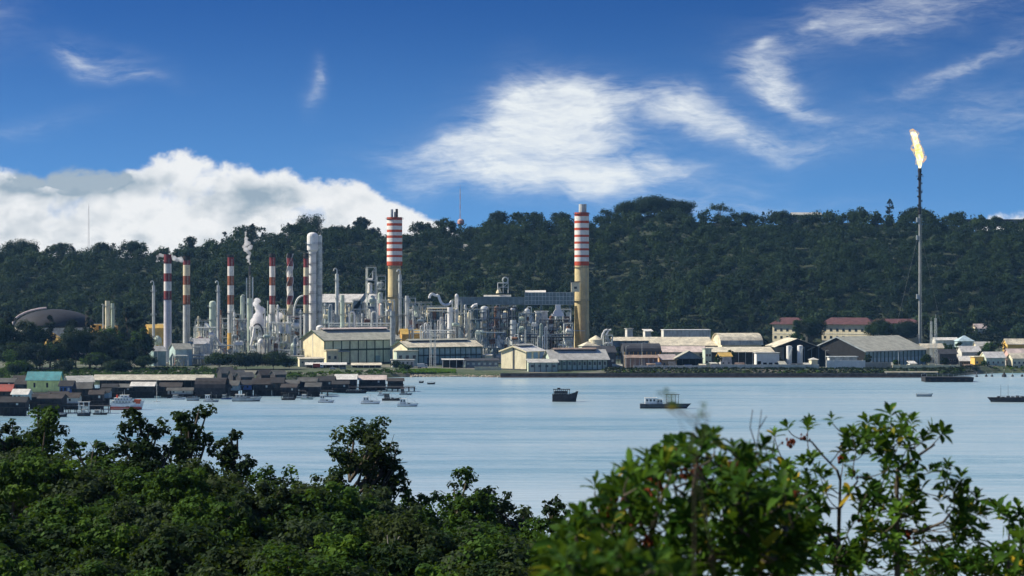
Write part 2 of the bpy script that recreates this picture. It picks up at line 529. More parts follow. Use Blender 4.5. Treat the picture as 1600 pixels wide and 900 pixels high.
def crown_clumps(rng, style, h, wd, n=None):
    """clump centres for a crown of total tree height h, width wd"""
    out = []
    if style == 'round':
        cz, rz, rx = h * .66, h * .34, wd * .5
        n = n or 54
        for i in range(n):
            d = rng.normal(size=3); d /= np.linalg.norm(d)
            q = .45 + .5 * rng.random() ** .6
            lob = 1 + .22 * math.sin(3 * math.atan2(d[1], d[0]) + d[2] * 4)
            if d[2] < -.5: d[2] = -.5
            r = wd * (.12 + .08 * rng.random())
            out.append((d[0] * q * rx * lob * .85, d[1] * q * rx * lob * .85, cz + d[2] * q * rz * .9, r))
    elif style == 'open':
        n = n or 30
        for i in range(n):
            a = rng.random() * 6.283; q = math.sqrt(rng.random()) * .85
            z = h * (.34 + .60 * rng.random())
            lim = math.sin(math.pi * min(1, max(.1, (z / h - .22) / .86))) ** .6
            r = wd * (.09 + .10 * rng.random())
            out.append((math.cos(a) * q * wd * .5 * lim, math.sin(a) * q * wd * .5 * lim, z, r))
    elif style == 'tall':
        n = n or 64
        for i in range(n):
            z = h * (.30 + .66 * rng.random())
            k = (z / h - .3) / .7
            lim = (.55 + .45 * math.sin(k * 9 + 1)) * math.sqrt(max(.04, 1 - k ** 2.4))
            a = rng.random() * 6.283; q = math.sqrt(rng.random())
            r = wd * (.12 + .09 * rng.random())
            out.append((math.cos(a) * q * wd * .46 * lim, math.sin(a) * q * wd * .46 * lim, z, r))
    elif style == 'lobed':
        ch = min(.62 * h, 1.15 * wd); z0 = h - ch
        for L_ in range(11):
            a = rng.random() * 6.283; k = (L_ + .5) / 11
            lr = wd * (.19 + .09 * rng.random()) * (1.12 - .35 * k)
            q = (wd * .56 - lr) * (1 - .40 * k) * (.45 + .65 * rng.random())
            c = (math.cos(a) * q, math.sin(a) * q, z0 + lr * .6 + (ch - 1.6 * lr) * k)
            for i in range(9):
                d = rng.normal(size=3); d /= np.linalg.norm(d)
                u = .45 + .55 * rng.random()
                out.append((c[0] + d[0] * lr * u, c[1] + d[1] * lr * u, c[2] + d[2] * lr * u * .8, lr * (.30 + .18 * rng.random())))
    elif style == 'casuarina':
        n = n or 46
        for i in range(n):
            k = rng.random() ** .8
            z = h * (.16 + .82 * k)
            lim = (1 - k) ** .65 + .06
            a = rng.random() * 6.283; q = .3 + .7 * rng.random()
            r = wd * (.06 + .09 * (1 - k))
            out.append((math.cos(a) * q * wd * .5 * lim, math.sin(a) * q * wd * .5 * lim, z, r))
    elif style == 'flat':
        n = n or 34
        for i in range(n):
            a = rng.random() * 6.283; q = math.sqrt(rng.random())
            z = h * (.93 - .22 * q * q + .06 * rng.normal())
            out.append((math.cos(a) * q * wd * .5, math.sin(a) * q * wd * .5, z, wd * (.07 + .05 * rng.random())))
    return out


PROTO = {}


def tree_meshes(style, seed, h, wd, leaf, dens, mats, limbs=True):
    key = (style, seed, round(h, 1), round(wd, 1), leaf, dens, tuple(m.name for m in mats))
    if key in PROTO: return PROTO[key]
    rng = np.random.default_rng(seed * 7 + 13)
    cl = crown_clumps(rng, style, h, wd)
    vol = [c[3] for c in cl]
    rows = [(c[0], c[1], c[2], c[3], max(8, int(dens * (c[3] / leaf) ** 2))) for c in cl]
    lg = 3.2 if style == 'casuarina' else 1.35
    v = leaf_faces(rng, rows, leaf, (0, 0, h * .5), droop=(-.8 if style == 'casuarina' else 0.0), up=.35, long=lg)
    mi = None
    if len(mats) > 1:
        per = [rng.integers(0, len(mats)) for _ in rows]
        mi = np.repeat(per, [r[4] for r in rows])
    crown = quads_mesh('crown', v, mats, mi)
    b = MB()
    r0 = max(.12, h * .018)
    pts = [Vector((0, 0, -1.0 if style == 'casuarina' else -3.0))]
    lean = rng.normal(size=2) * h * .02
    for k in (.2, .4, .6, .8):
        pts.append(Vector((lean[0] * k * 3 + rng.normal() * h * .008, lean[1] * k * 3 + rng.normal() * h * .008, h * k * .92)))
    b.path(pts, r0, 6, r1=r0 * .3)
    if limbs:
        for c in cl[::{'open': 1, 'lobed': 5}.get(style, 2)]:
            c = Vector(c[:3])
            zb = max(h * .2, c.z - (Vector((c.x, c.y)).length * .9 + h * .06))
            k = min(.8, zb / (h * .92)); base = Vector((lean[0] * k * 3, lean[1] * k * 3, zb))
            mid = base.lerp(c, .55) + Vector((0, 0, -h * .015))
            b.path([base, mid, c], r0 * .35, 4, r1=r0 * .1)
    tr = b.build('trunk', BARK)
    tm = tr.data
    bpy.data.objects.remove(tr)
    PROTO[key] = (tm, crown)
    return PROTO[key]


def tree(name, label, loc, style, seed, h, wd, leaf, dens, mats, group=None, scale=1.0, rz=None, cat='tree'):
    tm, cm = tree_meshes(style, seed, h, wd, leaf, dens, mats)
    t = thing(name, label, cat, loc, (seed * 1.7) % 6.28 if rz is None else rz, group)
    t.scale = (scale, scale, scale)
    link('trunk', tm, t); link('crown', cm, t)
    return t
# ------------------------------------------------------------------ water
def interp(pts, x):
    if x <= pts[0][0]: return pts[0][1]
    for (a, ya), (b, yb) in zip(pts, pts[1:]):
        if x <= b: return ya + (yb - ya) * (x - a) / (b - a)
    return pts[-1][1]


wm = bpy.data.materials.new('bay water'); wm.use_nodes = True
h = NG(wm.node_tree); t = wm.node_tree
bs = t.nodes['Principled BSDF']
geo = h.n('ShaderNodeNewGeometry'); sp = h.n('ShaderNodeSeparateXYZ'); t.links.new(geo.outputs['Position'], sp.inputs[0])
wx, wy, _ = sp.outputs
# wind lanes: long slicks across the bay, their sheen painted into the colour
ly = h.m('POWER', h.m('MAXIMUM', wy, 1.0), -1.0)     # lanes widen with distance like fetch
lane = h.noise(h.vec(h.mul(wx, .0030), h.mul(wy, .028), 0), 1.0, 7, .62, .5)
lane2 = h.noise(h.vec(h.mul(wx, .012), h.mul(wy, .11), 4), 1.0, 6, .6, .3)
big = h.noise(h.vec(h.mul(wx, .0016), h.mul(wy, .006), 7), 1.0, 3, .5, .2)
fine = h.noise(h.vec(h.mul(wx, .09), h.mul(wy, .42), 11), 1.0, 7, .78, .2)  # small-scale noise, painted into the colour as sparkle
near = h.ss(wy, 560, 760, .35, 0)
lane_sheen = h.m('MINIMUM', h.add(h.mul(h.ss(lane, .38, .66), .30), h.mul(h.ss(lane2, .40, .66), .24), h.mul(h.ss(big, .36, .62), .30), h.mul(h.lin(fine, .3, .7), .62), near, -.16), 1.0)
wcol = h.mix(lane_sheen, (.055, .21, .32, 1), (.51, .65, .73, 1))  # paler mix paints reflected sky and glints into the water
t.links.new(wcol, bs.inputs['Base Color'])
bs.inputs['IOR'].default_value = 1.333
t.links.new(h.lin(lane_sheen, 0, 1, .34, .16), bs.inputs['Roughness'])
rip = h.noise(h.vec(h.mul(wx, .35), h.mul(wy, .9), 0), 1.0, 5, .6, .2)
rip2 = h.noise(h.vec(h.mul(wx, .05), h.mul(wy, .22), 2), 1.0, 4, .55, .2)
bn = h.n('ShaderNodeBump'); bn.inputs['Distance'].default_value = 1.0
t.links.new(h.lin(lane_sheen, 0, 1, .55, .22), bn.inputs['Strength'])
t.links.new(h.add(h.mul(rip, .5), h.mul(rip2, 1.2)), bn.inputs['Height'])
t.links.new(bn.outputs[0], bs.inputs['Normal'])
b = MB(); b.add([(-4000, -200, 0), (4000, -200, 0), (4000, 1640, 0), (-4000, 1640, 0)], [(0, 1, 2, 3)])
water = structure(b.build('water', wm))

# ------------------------------------------------------------------ refinery land with its bank
SHORE = [(-3400, 1400), (-300, 1330), (0, 1300), (170, 1325), (350, 1335), (500, 1385), (600, 1425), (640, 1440), (700, 1446), (780, 1434), (1440, 1434), (1500, 1448), (1535, 1504), (1700, 1512), (4800, 1500)]
gm = bpy.data.materials.new('yard ground'); gm.use_nodes = True
t = gm.node_tree; h = NG(t); bs = t.nodes['Principled BSDF']
geo = h.n('ShaderNodeNewGeometry')
a = h.noise(geo.outputs['Position'], .02, 6, .6); c_ = h.noise(geo.outputs['Position'], .3, 5, .6)
col = h.mix(h.ss(a, .38, .54), (.15, .145, .12, 1), (.035, .065, .02, 1))
col = h.mix(h.ss(c_, .45, .75, 0, .5), col, (.18, .165, .13, 1))
t.links.new(col, bs.inputs['Base Color']); bs.inputs['Roughness'].default_value = .95
b = MB()
xs = np.linspace(-3400, 4800, 206)
rowsz = [(-4, -1.5, 0), (5, 2.2, .6), (12, GZ, 1), (24, GZ, 1), (40, GZ, 0), (700, GZ, 0), (5000, GZ, 0)]
vs, fs = [], []
for dd, z, bm_ in rowsz:
    for px in xs:
        D = interp(SHORE, px)
        D0 = D + dd
        if bm_ == 1 and 940 < px < 1600: z = GZ + 1.7
        elif bm_ == 1: z = GZ
        if dd < 50: jit = 2.2 * mnoise.noise((px * .05, dd * .3, 0)) + 1.2 * mnoise.noise((px * .3, dd, 1))
        else: jit = 0
        vs.append((X(px, D) if dd < 50 else X(px, D) * (D0 / D if dd < 1000 else 1.6), D0 + (jit if dd < 14 else 0), z + (.25 * jit if 0 < dd < 14 else 0)))
n = len(xs)
for k in range(len(rowsz) - 1):
    for i in range(n - 1):
        fs.append((k * n + i, k * n + i + 1, (k + 1) * n + i + 1, (k + 1) * n + i))
b.add(vs, fs)
land = structure(b.build('ground', gm))

# ------------------------------------------------------------------ the wooded ridge behind
TOPL = [(-500, 408), (-200, 406), (0, 399), (50, 387), (140, 390), (200, 384), (250, 392), (300, 383), (350, 378), (385, 356), (430, 362), (470, 345), (520, 352), (560, 350), (610, 364), (650, 352), (700, 350),
        (735, 360), (770, 338), (830, 334), (860, 344), (890, 332), (925, 338), (960, 325), (1000, 317), (1060, 317), (1090, 333), (1130, 328), (1170, 338), (1220, 336), (1260, 331), (1330, 333), (1380, 334),
        (1420, 328), (1470, 338), (1500, 332), (1520, 342), (1600, 341), (1800, 346), (2100, 355)]
DR, DB = 2700.0, 2090.0


def ridge_z(px): return Zp(interp(TOPL, px) + 17, DR)


def hill_z(x, D):
    px = 800 + x / (K * DR)
    zr = ridge_z(px)
    if D <= DB: return GZ - .4
    if D <= DR:
        t_ = (D - DB) / (DR - DB)
        f_ = t_ ** .82 * (1.0 - .0 * t_)
        z = GZ - .4 + (zr - GZ) * f_
        z += 7.0 * mnoise.noise((x * .006, D * .006, 3)) * math.sin(math.pi * t_) * 1.3
        return z
    return zr - (D - DR) * .10 + 5 * mnoise.noise((x * .004, D * .004, 5))


hm = bpy.data.materials.new('hill ground'); hm.use_nodes = True
t = hm.node_tree; h = NG(t); bs = t.nodes['Principled BSDF']
geo = h.n('ShaderNodeNewGeometry')
t.links.new(h.mix(h.noise(geo.outputs['Position'], .05, 5), (.012, .026, .012, 1), (.035, .05, .022, 1)), bs.inputs['Base Color'])
bs.inputs['Roughness'].default_value = 1.0
gx = np.linspace(-1900, 1900, 160); gy = np.concatenate([np.linspace(2085, 2760, 36), np.linspace(2800, 3600, 10)])
vs = [(x, y, hill_z(x, y)) for y in gy for x in gx]
n = len(gx)
fs = [(k * n + i, k * n + i + 1, (k + 1) * n + i + 1, (k + 1) * n + i) for k in range(len(gy) - 1) for i in range(n - 1)]
b = MB(); b.add(vs, fs); structure(b.build('hills', hm, smooth=True))

# the forest on it reads as one mass
rng = np.random.default_rng(5)


def forest_protos(rng, hh, wd, leaf, dens, style, n):
    cl = crown_clumps(rng, style, hh, wd, n)
    rows = [(c[0], c[1], c[2], c[3] * 1.15, max(5, int(dens * (c[3] / leaf) ** 2))) for c in cl]
    return leaf_faces(rng, rows, leaf, (0, 0, hh * .45), up=.35, out=.8, ball=.35, long=2.6 if style == 'casuarina' else 1.4)


def big_forest(name, spots, protos, mats, rng):
    V_, M_ = [], []
    for (x, y, z, s, k, m) in spots:
        v = protos[k]
        a = rng.random() * 6.283; ca, sa = math.cos(a), math.sin(a)
        q = v * s * np.array([1, 1, .85 + .4 * rng.random()])
        o = np.empty_like(q)
        o[:, 0] = q[:, 0] * ca - q[:, 1] * sa + x; o[:, 1] = q[:, 0] * sa + q[:, 1] * ca + y; o[:, 2] = q[:, 2] + z
        V_.append(o); M_.append(np.full(len(v) // 4, m))
    return link(name, quads_mesh(name, np.concatenate(V_), mats, np.concatenate(M_)))


FP = [forest_protos(rng, 19, 20, 1.5, 3.4, 'round', 26), forest_protos(rng, 21, 18, 1.4, 3.2, 'round', 30), forest_protos(rng, 19, 20, 1.3, 3.4, 'open', 24), forest_protos(rng, 18, 14, 1.2, 3.2, 'tall', 24),
      forest_protos(rng, 22, 13, 1.1, 2.4, 'casuarina', 34), forest_protos(rng, 15, 17, 1.4, 3.4, 'round', 20)]
print('proto faces', [len(p) // 4 for p in FP])
spots = []
D = DB - 12
while D < DR + 12:
    step = 11.0 if D < 2300 else 14.0
    half = 800 * K * D + 90
    x = -half + rng.random() * 12
    while x < half:
        xx, yy = x + rng.normal() * 3.5, D + rng.normal() * 5
        px = 800 + xx / (K * yy)
        q = mnoise.noise((xx * .008, yy * .008, 9)) + .6 * mnoise.noise((xx * .03, yy * .03, 2)) + rng.normal() * .28
        low = D < DB + 40
        k = 4 if (low and rng.random() < .45) or q > .75 else int(rng.choice([0, 0, 1, 1, 2, 2, 3, 5]))
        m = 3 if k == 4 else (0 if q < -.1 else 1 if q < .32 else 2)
        s = .42 + .75 * rng.random() ** 1.4 + (.2 if q > .3 else 0)
        if D > DR - 30: s *= .8
        z = hill_z(xx, yy)
        if not (D < 2100 and 1195 < px < 1440):
            spots.append((xx, yy, z - 1.5, s, k, m))
        x += 9.5 + 6.0 * rng.random()
    D += step
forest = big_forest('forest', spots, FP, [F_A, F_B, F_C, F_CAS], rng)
tag(forest, 'dense dark green wooded hillside rising behind the refinery', 'forest', kind='stuff')
print('forest trees', len(spots), 'faces', len(forest.data.polygons))

# single trees that break the skyline or stand out on the slope: px, top y, width px, style, material, label
SKY = [(28, 376, 60, 'round', F_A, 'broad dark tree on the ridge at the far left end'),
       (98, 376, 46, 'lobed', F_B, 'paler open crowned ridge tree left of the thin white mast'),
       (160, 378, 40, 'round', F_A, 'low rounded ridge tree just right of the thin white mast'),
       (206, 374, 52, 'lobed', F_B, 'bushy grey green ridge tree above the two cream vessels'),
       (298, 370, 30, 'tall', F_A, 'narrow ridge tree behind the brown banded chimney tip'),
       (392, 352, 40, 'flat', F_A, 'dark flat topped ridge tree above the thin steam plume'),
       (482, 338, 62, 'open', F_B, 'feathery pale ridge tree right above the domed white column'),
       (462, 352, 36, 'round', F_A, 'small dark ridge tree left of the feathery pale one'),
       (528, 356, 46, 'round', F_B, 'rounded ridge tree between the domed column and the pointed tree'),
       (567, 339, 54, 'casuarina', F_CAS, 'tall pointed dark tree on the ridge left of the fat striped stack'),
       (660, 343, 34, 'lobed', F_A, 'sparse ridge tree right of the three flued striped stack'),
       (688, 341, 30, 'open', F_B, 'gappy thin tree on the ridge left of the red mast'),
       (706, 346, 22, 'tall', F_A, 'slim dark tree touching the left side of the red mast'),
       (738, 354, 28, 'round', F_A, 'small round ridge tree right of the red and white mast'),
       (778, 328, 44, 'lobed', F_A, 'tall loose tree at the left of the ridge clump above the duct bridge'),
       (812, 328, 40, 'lobed', F_B, 'loose leafy tree in the middle of the ridge clump above the duct bridge'),
       (838, 330, 26, 'round', F_A, 'round headed tree at the right of the ridge clump above the duct bridge'),
       (878, 330, 46, 'lobed', F_A, 'spreading dark ridge tree touching the tip of the right striped stack'),
       (950, 326, 30, 'open', F_B, 'thin bare looking ridge tree right of the right striped stack'),
       (985, 318, 60, 'round', F_A, 'left one of the big domed trees crowning the hill'),
       (1022, 311, 74, 'round', F_A, 'highest big domed tree crowning the hill'),
       (1062, 315, 50, 'round', F_A, 'right one of the big domed trees crowning the hill'),
       (1124, 320, 44, 'flat', F_B, 'flat topped ridge tree with upright twigs right of the domed trees'),
       (1166, 333, 38, 'round', F_B, 'low pale ridge tree left of the white hilltop shelter'),
       (1222, 331, 44, 'round', F_A, 'dark ridge tree beside the white hilltop shelter'),
       (1338, 330, 46, 'round', F_B, 'broad ridge tree left of the lone spiky treetop'),
       (1390, 310, 22, 'casuarina', F_CAS, 'lone spiky tree poking high above the ridge left of the flare'),
       (1432, 327, 50, 'round', F_A, 'dark rounded ridge tree directly behind the flare stack'),
       (1490, 332, 26, 'round', F_A, 'small round ridge tree left of the long hilltop roof'),
       (1556, 337, 24, 'round', F_B, 'low bush like tree in front of the long hilltop roof')]
for i, (px, py, wp, st, m, lab) in enumerate(SKY):
    D = DR - 12
    wd = S(wp, D); x = X(px, D)
    zt = Zp(py, D); zb = hill_z(x, D) - 1
    hh = max(8.0, zt - zb)
    tree('ridge_tree', lab, (x, D, zt - hh), st, 40 + i, hh, wd, 1.1 if st != 'casuarina' else .9, 4.0, [m], 'trees standing on the skyline', rz=0)
SLOPE = [(1095, 425, 40, 'round', F_C, 'pale yellowish tree high on the slope above the long white roofs'),
         (1040, 452, 44, 'round', F_C, 'lighter bushy tree half way down the slope right of the striped stack'),
         (1215, 405, 50, 'flat', F_C, 'flat spreading pale tree on the slope above the left maroon roof'),
         (1330, 420, 40, 'round', F_B, 'rounded tree mid slope above the right maroon roof'),
         (860, 385, 46, 'round', F_C, 'light green tree on the slope left of the right striped stack'),
         (70, 450, 44, 'round', F_B, 'bright green tree low on the slope above the domed tank'),
         (425, 395, 40, 'round', F_C, 'yellow green tree high on the slope behind the small chimneys')]
for i, (px, py, wp, st, m, lab) in enumerate(SLOPE):
    D = DB + 20
    while D < DR and Zp(py, D) - hill_z(X(px, D), D) > 13: D += 10
    tree('slope_tree', lab, (X(px, D), D, hill_z(X(px, D), D) - .5), st, 80 + i, 19, S(wp, D), 1.2, 4.0, [m], 'lighter trees on the slope', rz=0)

# ------------------------------------------------------------------ near hillside under the camera


def near_z(x, y):
    z = 55.0 - .131 * y
    if y < 12: z = 53.6 + .02 * (12 - y)
    px = 800 + x / (K * max(y, 40))
    k = min(1, max(0, (900 - px) / 260.0))
    k = k * k * (3 - 2 * k)
    hollow = 13.0 * k * math.exp(-((y - 190) / 110.0) ** 2)
    z -= hollow
    z += 1.0 * mnoise.noise((x * .03, y * .03, 1))
    return max(z, -3.0)


gx = np.linspace(-260, 260, 80); gy = np.concatenate([np.linspace(-40, 60, 24), np.linspace(66, 480, 52)])
vs = [(x * (1 if y > 60 else .5 + .5 * max(0, y + 40) / 100), y, near_z(x, y)) for y in gy for x in gx]
n = len(gx)
fs = [(k * n + i, k * n + i + 1, (k + 1) * n + i + 1, (k + 1) * n + i) for k in range(len(gy) - 1) for i in range(n - 1)]
nm = bpy.data.materials.new('hillside soil'); nm.use_nodes = True
t = nm.node_tree; h = NG(t); bs = t.nodes['Principled BSDF']
geo = h.n('ShaderNodeNewGeometry')
t.links.new(h.mix(h.noise(geo.outputs['Position'], .4, 6), (.02, .03, .012, 1), (.05, .045, .025, 1)), bs.inputs['Base Color'])
bs.inputs['Roughness'].default_value = 1
b = MB(); b.add(vs, fs); structure(b.build('hillside', nm, smooth=True))
# ------------------------------------------------------------------ builders for the plant and the buildings
def at(px, D, z=GZ): return (X(px, D), D, z)
def hz_(py, D, z=GZ): return Zp(py, D) - z


def ring_walk(r, z, n=16, w=1.0, rail=True):
    """round gallery with a handrail"""
    b = MB()
    b.lathe([(r, z - .15), (r + w, z - .15), (r + w, z), (r, z)], n)
    if rail:
        for k in range(n):
            a = 2 * math.pi * k / n; c = 2 * math.pi * (k + 1) / n
            p = Vector(((r + w) * math.cos(a), (r + w) * math.sin(a), z)); q = Vector(((r + w) * math.cos(c), (r + w) * math.sin(c), z))
            b.tube(p, p + Vector((0, 0, 1.1)), .06, n=4, cap=False)
            b.tube(p + Vector((0, 0, 1.1)), q + Vector((0, 0, 1.1)), .06, n=4, cap=False)
    return b


def ladder(r, z0, z1, ang, off=.45):
    b = MB()
    c = Vector((math.cos(ang), math.sin(ang), 0)); s = Vector((-c.y, c.x, 0))
    for q in (-.3, .3): b.tube(c * (r + off) + s * q + Vector((0, 0, z0)), c * (r + off) + s * q + Vector((0, 0, z1)), .06, n=4)
    z = z0
    while z < z1:
        b.lathe([(.45, 0), (.5, 0), (.5, .12), (.45, .12)], 6, c=(c.x * (r + off + .35), c.y * (r + off + .35), z))
        z += 2.2
    return b


def chimney(label, px, D, ytop, wd_px, bands, low, y_low=None, name='chimney', group='banded chimneys of the refinery', strakes=False, base=None):
    """bands: list of (y from top, material index) down to the plain shaft"""
    r = S(wd_px, D) / 2
    H = hz_(ytop, D)
    o = thing(name, label, 'chimney', at(px, D), 0, group)
    mats = [low, REDP, DRED, BROWN, BANDW, BANDC, SOOT, GREYST]
    prof, mis = [(r * 1.06, 0), (r * 1.03, H * .25)], [0]
    ys = [hz_(y, D) for y, _ in bands]
    zs = sorted([(hz_(y, D), m) for y, m in bands])
    # bands are given by the y of their lower edge, going down from the top
    prof += [(r, zs[0][0])]; mis += [0]
    for i, (z, m) in enumerate(zs):
        zt = zs[i + 1][0] if i + 1 < len(zs) else H
        prof += [(r * (1.0 if i < len(zs) - 1 else .98), zt)]; mis += [m]
    prof += [(r * .8, H), (r * .75, H - 2)]; mis += [6, 6]
    b = MB(); b.lathe(prof, 18, mis=mis); b.build('shaft', mats, o, smooth=False)
    ring_walk(r, hz_(bands[0][0], D) + 1, 12, .8).build('gallery', STEELD, o)
    ring_walk(r, zs[0][0] + .5, 12, .9).build('gallery', STEELD, o)
    ladder(r, 2, H - 3, -1.1).build('ladder', GALV, o)
    b = MB(); b.lathe([(r * 1.5, -.5), (r * 1.5, 1.2), (r * 1.1, 2.0)], 12); b.build('footing', CONC, o)
    if base:
        b = MB(); b.lathe([(r * 1.07, hz_(base[0], D)), (r * 1.09, hz_(base[0], D) + .2), (r * 1.07, hz_(base[1], D))], 18); b.build('lower_casing', base[2], o)
    if strakes:
        for s_ in range(3):
            b = MB(); z = zs[0][0] - 8; k = 0
            while z < H - 2:
                a = k * .30 + s_ * 2.094
                p = Vector((math.cos(a), math.sin(a), 0)); a2 = a + .30; p2 = Vector((math.cos(a2), math.sin(a2), 0))
                q = [p * r + Vector((0, 0, z)), p * (r + .75) + Vector((0, 0, z)), p2 * (r + .75) + Vector((0, 0, z + 1.7)), p2 * r + Vector((0, 0, z + 1.7))]
                b.hexa(q, [x + Vector((0, 0, .22)) for x in q])
                z += 1.7; k += 1
            b.build('wind_strake', BANDW, o)
    return o


def vessel(label, px, D, ytop, wd_px, m, platforms=2, dome=True, name='process_column', cat='column', group=None, hook=False, cone=False, mats_pipe=None, ladder_on=True, skirt=None, head=None, side=None, ybase=None):
    r = S(wd_px, D) / 2; H = hz_(ytop, D)
    o = thing(name, label, cat, at(px, D), 0, group)
    b = MB()
    prof = [(r * (1.6 if cone else 1), 0)]
    if cone: prof += [(r * 1.5, H * .12), (r, H * .3)]
    if head: prof += [(r, hz_(head[1], D)), (S(head[0], D) / 2, hz_(head[1], D) + r * .6)]
    rt = S(head[0], D) / 2 if head else r
    if dome: prof += [(rt, H - rt * .7), (rt * .9, H - rt * .35), (rt * .6, H - rt * .1), (rt * .15, H)]
    else: prof += [(rt, H), (rt * .8, H), (rt * .75, H - 1)]
    b.lathe(prof, 16); b.build('shell', m, o, smooth=False)
    for k in range(platforms):
        z = H * (.94 - .62 * k / max(1, platforms)) - (rt * .7 if dome else 1)
        rr = rt if (not head or z > hz_(head[1], D)) else r
        if z > 2: ring_walk(rr, z, 10, 1.0 + .1 * rr).build('platform', [STEELB, GALV, STEELD][k % 3] if platforms > 4 else GALV, o)
    if ladder_on: ladder(r, 1, H * .9, -1.3 + (px % 3) * .5, .5).build('ladder', GALVL, o)
    if hook:
        b = MB(); q = max(.35, r * .35)
        b.path([(0, 0, H - .5), (0, 0, H + r * 2.2), (-r * .7, 0, H + r * 3.2), (-r * 1.6, 0, H + r * 2.9), (-r * 1.9, 0, H + r * 1.8)], q, 6)
        b.build('vent_hook', GALVL, o)
    if mats_pipe:
        b = MB(); q = max(.3, r * .16)
        b.path([(0, 0, H - .3), (0, 0, H + r * .5), (r * 1.35, 0, H + r * .5), (r * 1.35, 0, 1)], q, 6); b.build('overhead_pipe', mats_pipe, o)
    return o


def bars(b, p, q, t=.14): b.tube(p, q, t, n=4, cap=False)


def steel_frame(label, px, D, ytop, wd_px, m, depth=None, storeys=4, bays=2, name='steel_frame', cat='steel frame', group=None, rz=0.0, deckm=None, fill=None, brace=True, seed=1, tk=.24):
    """open lattice structure with decks and equipment standing on them as parts"""
    w = S(wd_px, D); d = depth or w * .7; H = hz_(ytop, D)
    rng = random.Random(seed)
    o = thing(name, label, cat, at(px, D), rz, group)
    b = MB()
    xs = [-w / 2 + w * i / bays for i in range(bays + 1)]; ys = [-d / 2, d / 2]
    zs = [H * k / storeys for k in range(storeys + 1)]
    for x in xs:
        for y in ys: bars(b, (x, y, -.5), (x, y, H), tk)
    for z in zs[1:]:
        for y in ys: bars(b, (xs[0], y, z), (xs[-1], y, z), tk * .8)
        for x in xs: bars(b, (x, ys[0], z), (x, ys[1], z), tk * .8)
    if brace:
        for k in range(storeys):
            for i in range(bays):
                if rng.random() < .6:
                    a, c = (xs[i], xs[i + 1]) if rng.random() < .5 else (xs[i + 1], xs[i])
                    bars(b, (a, ys[0], zs[k]), (c, ys[0], zs[k + 1]), tk * .6)
    b.build('framework', m, o)
    for z in zs[1:]:
        b = MB(); b.box(xs[0] - .3, xs[-1] + .3, ys[0] - .3, ys[1] + .3, z + .12, z + .28); b.build('deck', deckm or m, o)
        b = MB()
        for zz in (.7, 1.25):
            bars(b, (xs[0] - .3, ys[0] - .3, z + zz), (xs[-1] + .3, ys[0] - .3, z + zz), .05)
            bars(b, (xs[0] - .3, ys[0] - .3, z + zz), (xs[0] - .3, ys[1] + .3, z + zz), .05)
            bars(b, (xs[-1] + .3, ys[0] - .3, z + zz), (xs[-1] + .3, ys[1] + .3, z + zz), .05)
        b.build('handrail', GALVL, o)
    if fill:
        for k in range(storeys):
            hgt = zs[k + 1] - zs[k]
            for i in list(range(bays)) * 2:
                cx = (xs[i] + xs[i + 1]) / 2 + rng.uniform(-.2, .2) * (xs[i + 1] - xs[i]); bw = (xs[i + 1] - xs[i]); yo = rng.uniform(-.4, .4) * d
                q = rng.random(); mm = rng.choice(fill); b = MB()
                z0 = zs[k] + .3
                if q < .35:
                    b.drum((cx - bw * .28, yo, z0 + hgt * .4), (cx + bw * .28, yo, z0 + hgt * .4), min(hgt * .3, bw * .3), 10)
                    b.box(cx - bw * .2, cx - bw * .12, yo - .5, yo + .5, z0, z0 + hgt * .3); b.box(cx + bw * .12, cx + bw * .2, yo - .5, yo + .5, z0, z0 + hgt * .3)
                    b.build('heat_exchanger', mm, o)
                elif q < .65:
                    rr = min(bw * .26, hgt * .35)
                    b.lathe([(rr, z0), (rr, z0 + hgt * .7), (rr * .7, z0 + hgt * .8), (rr * .1, z0 + hgt * .85)], 10, c=(cx, yo, 0)); b.build('drum', mm, o)
                elif q < .9:
                    for j in range(3):
                        yy = -d * .3 + j * d * .25; b = MB()
                        b.path([(xs[i] + .3, yy, z0 + .4 + j * .5), (cx, yy, z0 + .4 + j * .5), (cx, yy, z0 + hgt * .7), (xs[i + 1] - .3, yy, z0 + hgt * .7)], .22, 6)
                        b.build('pipe', mm, o)
                else: continue
    # stair zigzag on the front
    b = MB()
    for k in range(storeys):
        a, c = (xs[0], xs[0] + w * .35) if k % 2 == 0 else (xs[0] + w * .35, xs[0])
        y = ys[0] - .8
        q = [(a, y - .4, zs[k]), (a, y + .4, zs[k]), (c, y + .4, zs[k + 1]), (c, y - .4, zs[k + 1])]
        b.hexa(q, [(p[0], p[1], p[2] + .2) for p in q])
    b.build('stair', GALVL, o)
    return o


def pipe_rack(label, px0, px1, D, y_beam, m, pm, levels=2, group=None, legs=None):
    x0, x1 = X(px0, D), X(px1, D); L = x1 - x0; Z = hz_(y_beam, D)
    o = thing('pipe_rack', label, 'pipe rack', ((x0 + x1) / 2, D, GZ), 0, group)
    n = legs or max(2, int(L / 8))
    b = MB()
    for i in range(n + 1):
        x = -L / 2 + L * i / n
        for y in (-2, 2): bars(b, (x, y, -.5), (x, y, Z), .18)
        for l in range(levels): bars(b, (x, -2, Z - l * 2.2), (x, 2, Z - l * 2.2), .16)
    for l in range(levels):
        for y in (-2, 2): bars(b, (-L / 2, y, Z - l * 2.2), (L / 2, y, Z - l * 2.2), .14)
    b.build('rack_frame', m, o)
    for l in range(levels):
        for j in range(3):
            q = pm[(l + j) % len(pm)]
            b = MB(); y = -1.5 + j * 1.5; r = .22 + .12 * ((j + l) % 2)
            b.path([(-L / 2 - .6, y, Z - l * 2.2 + r + .15), (L / 2 + .6, y, Z - l * 2.2 + r + .15)], r, 6); b.build('pipe', q, o)
    return o


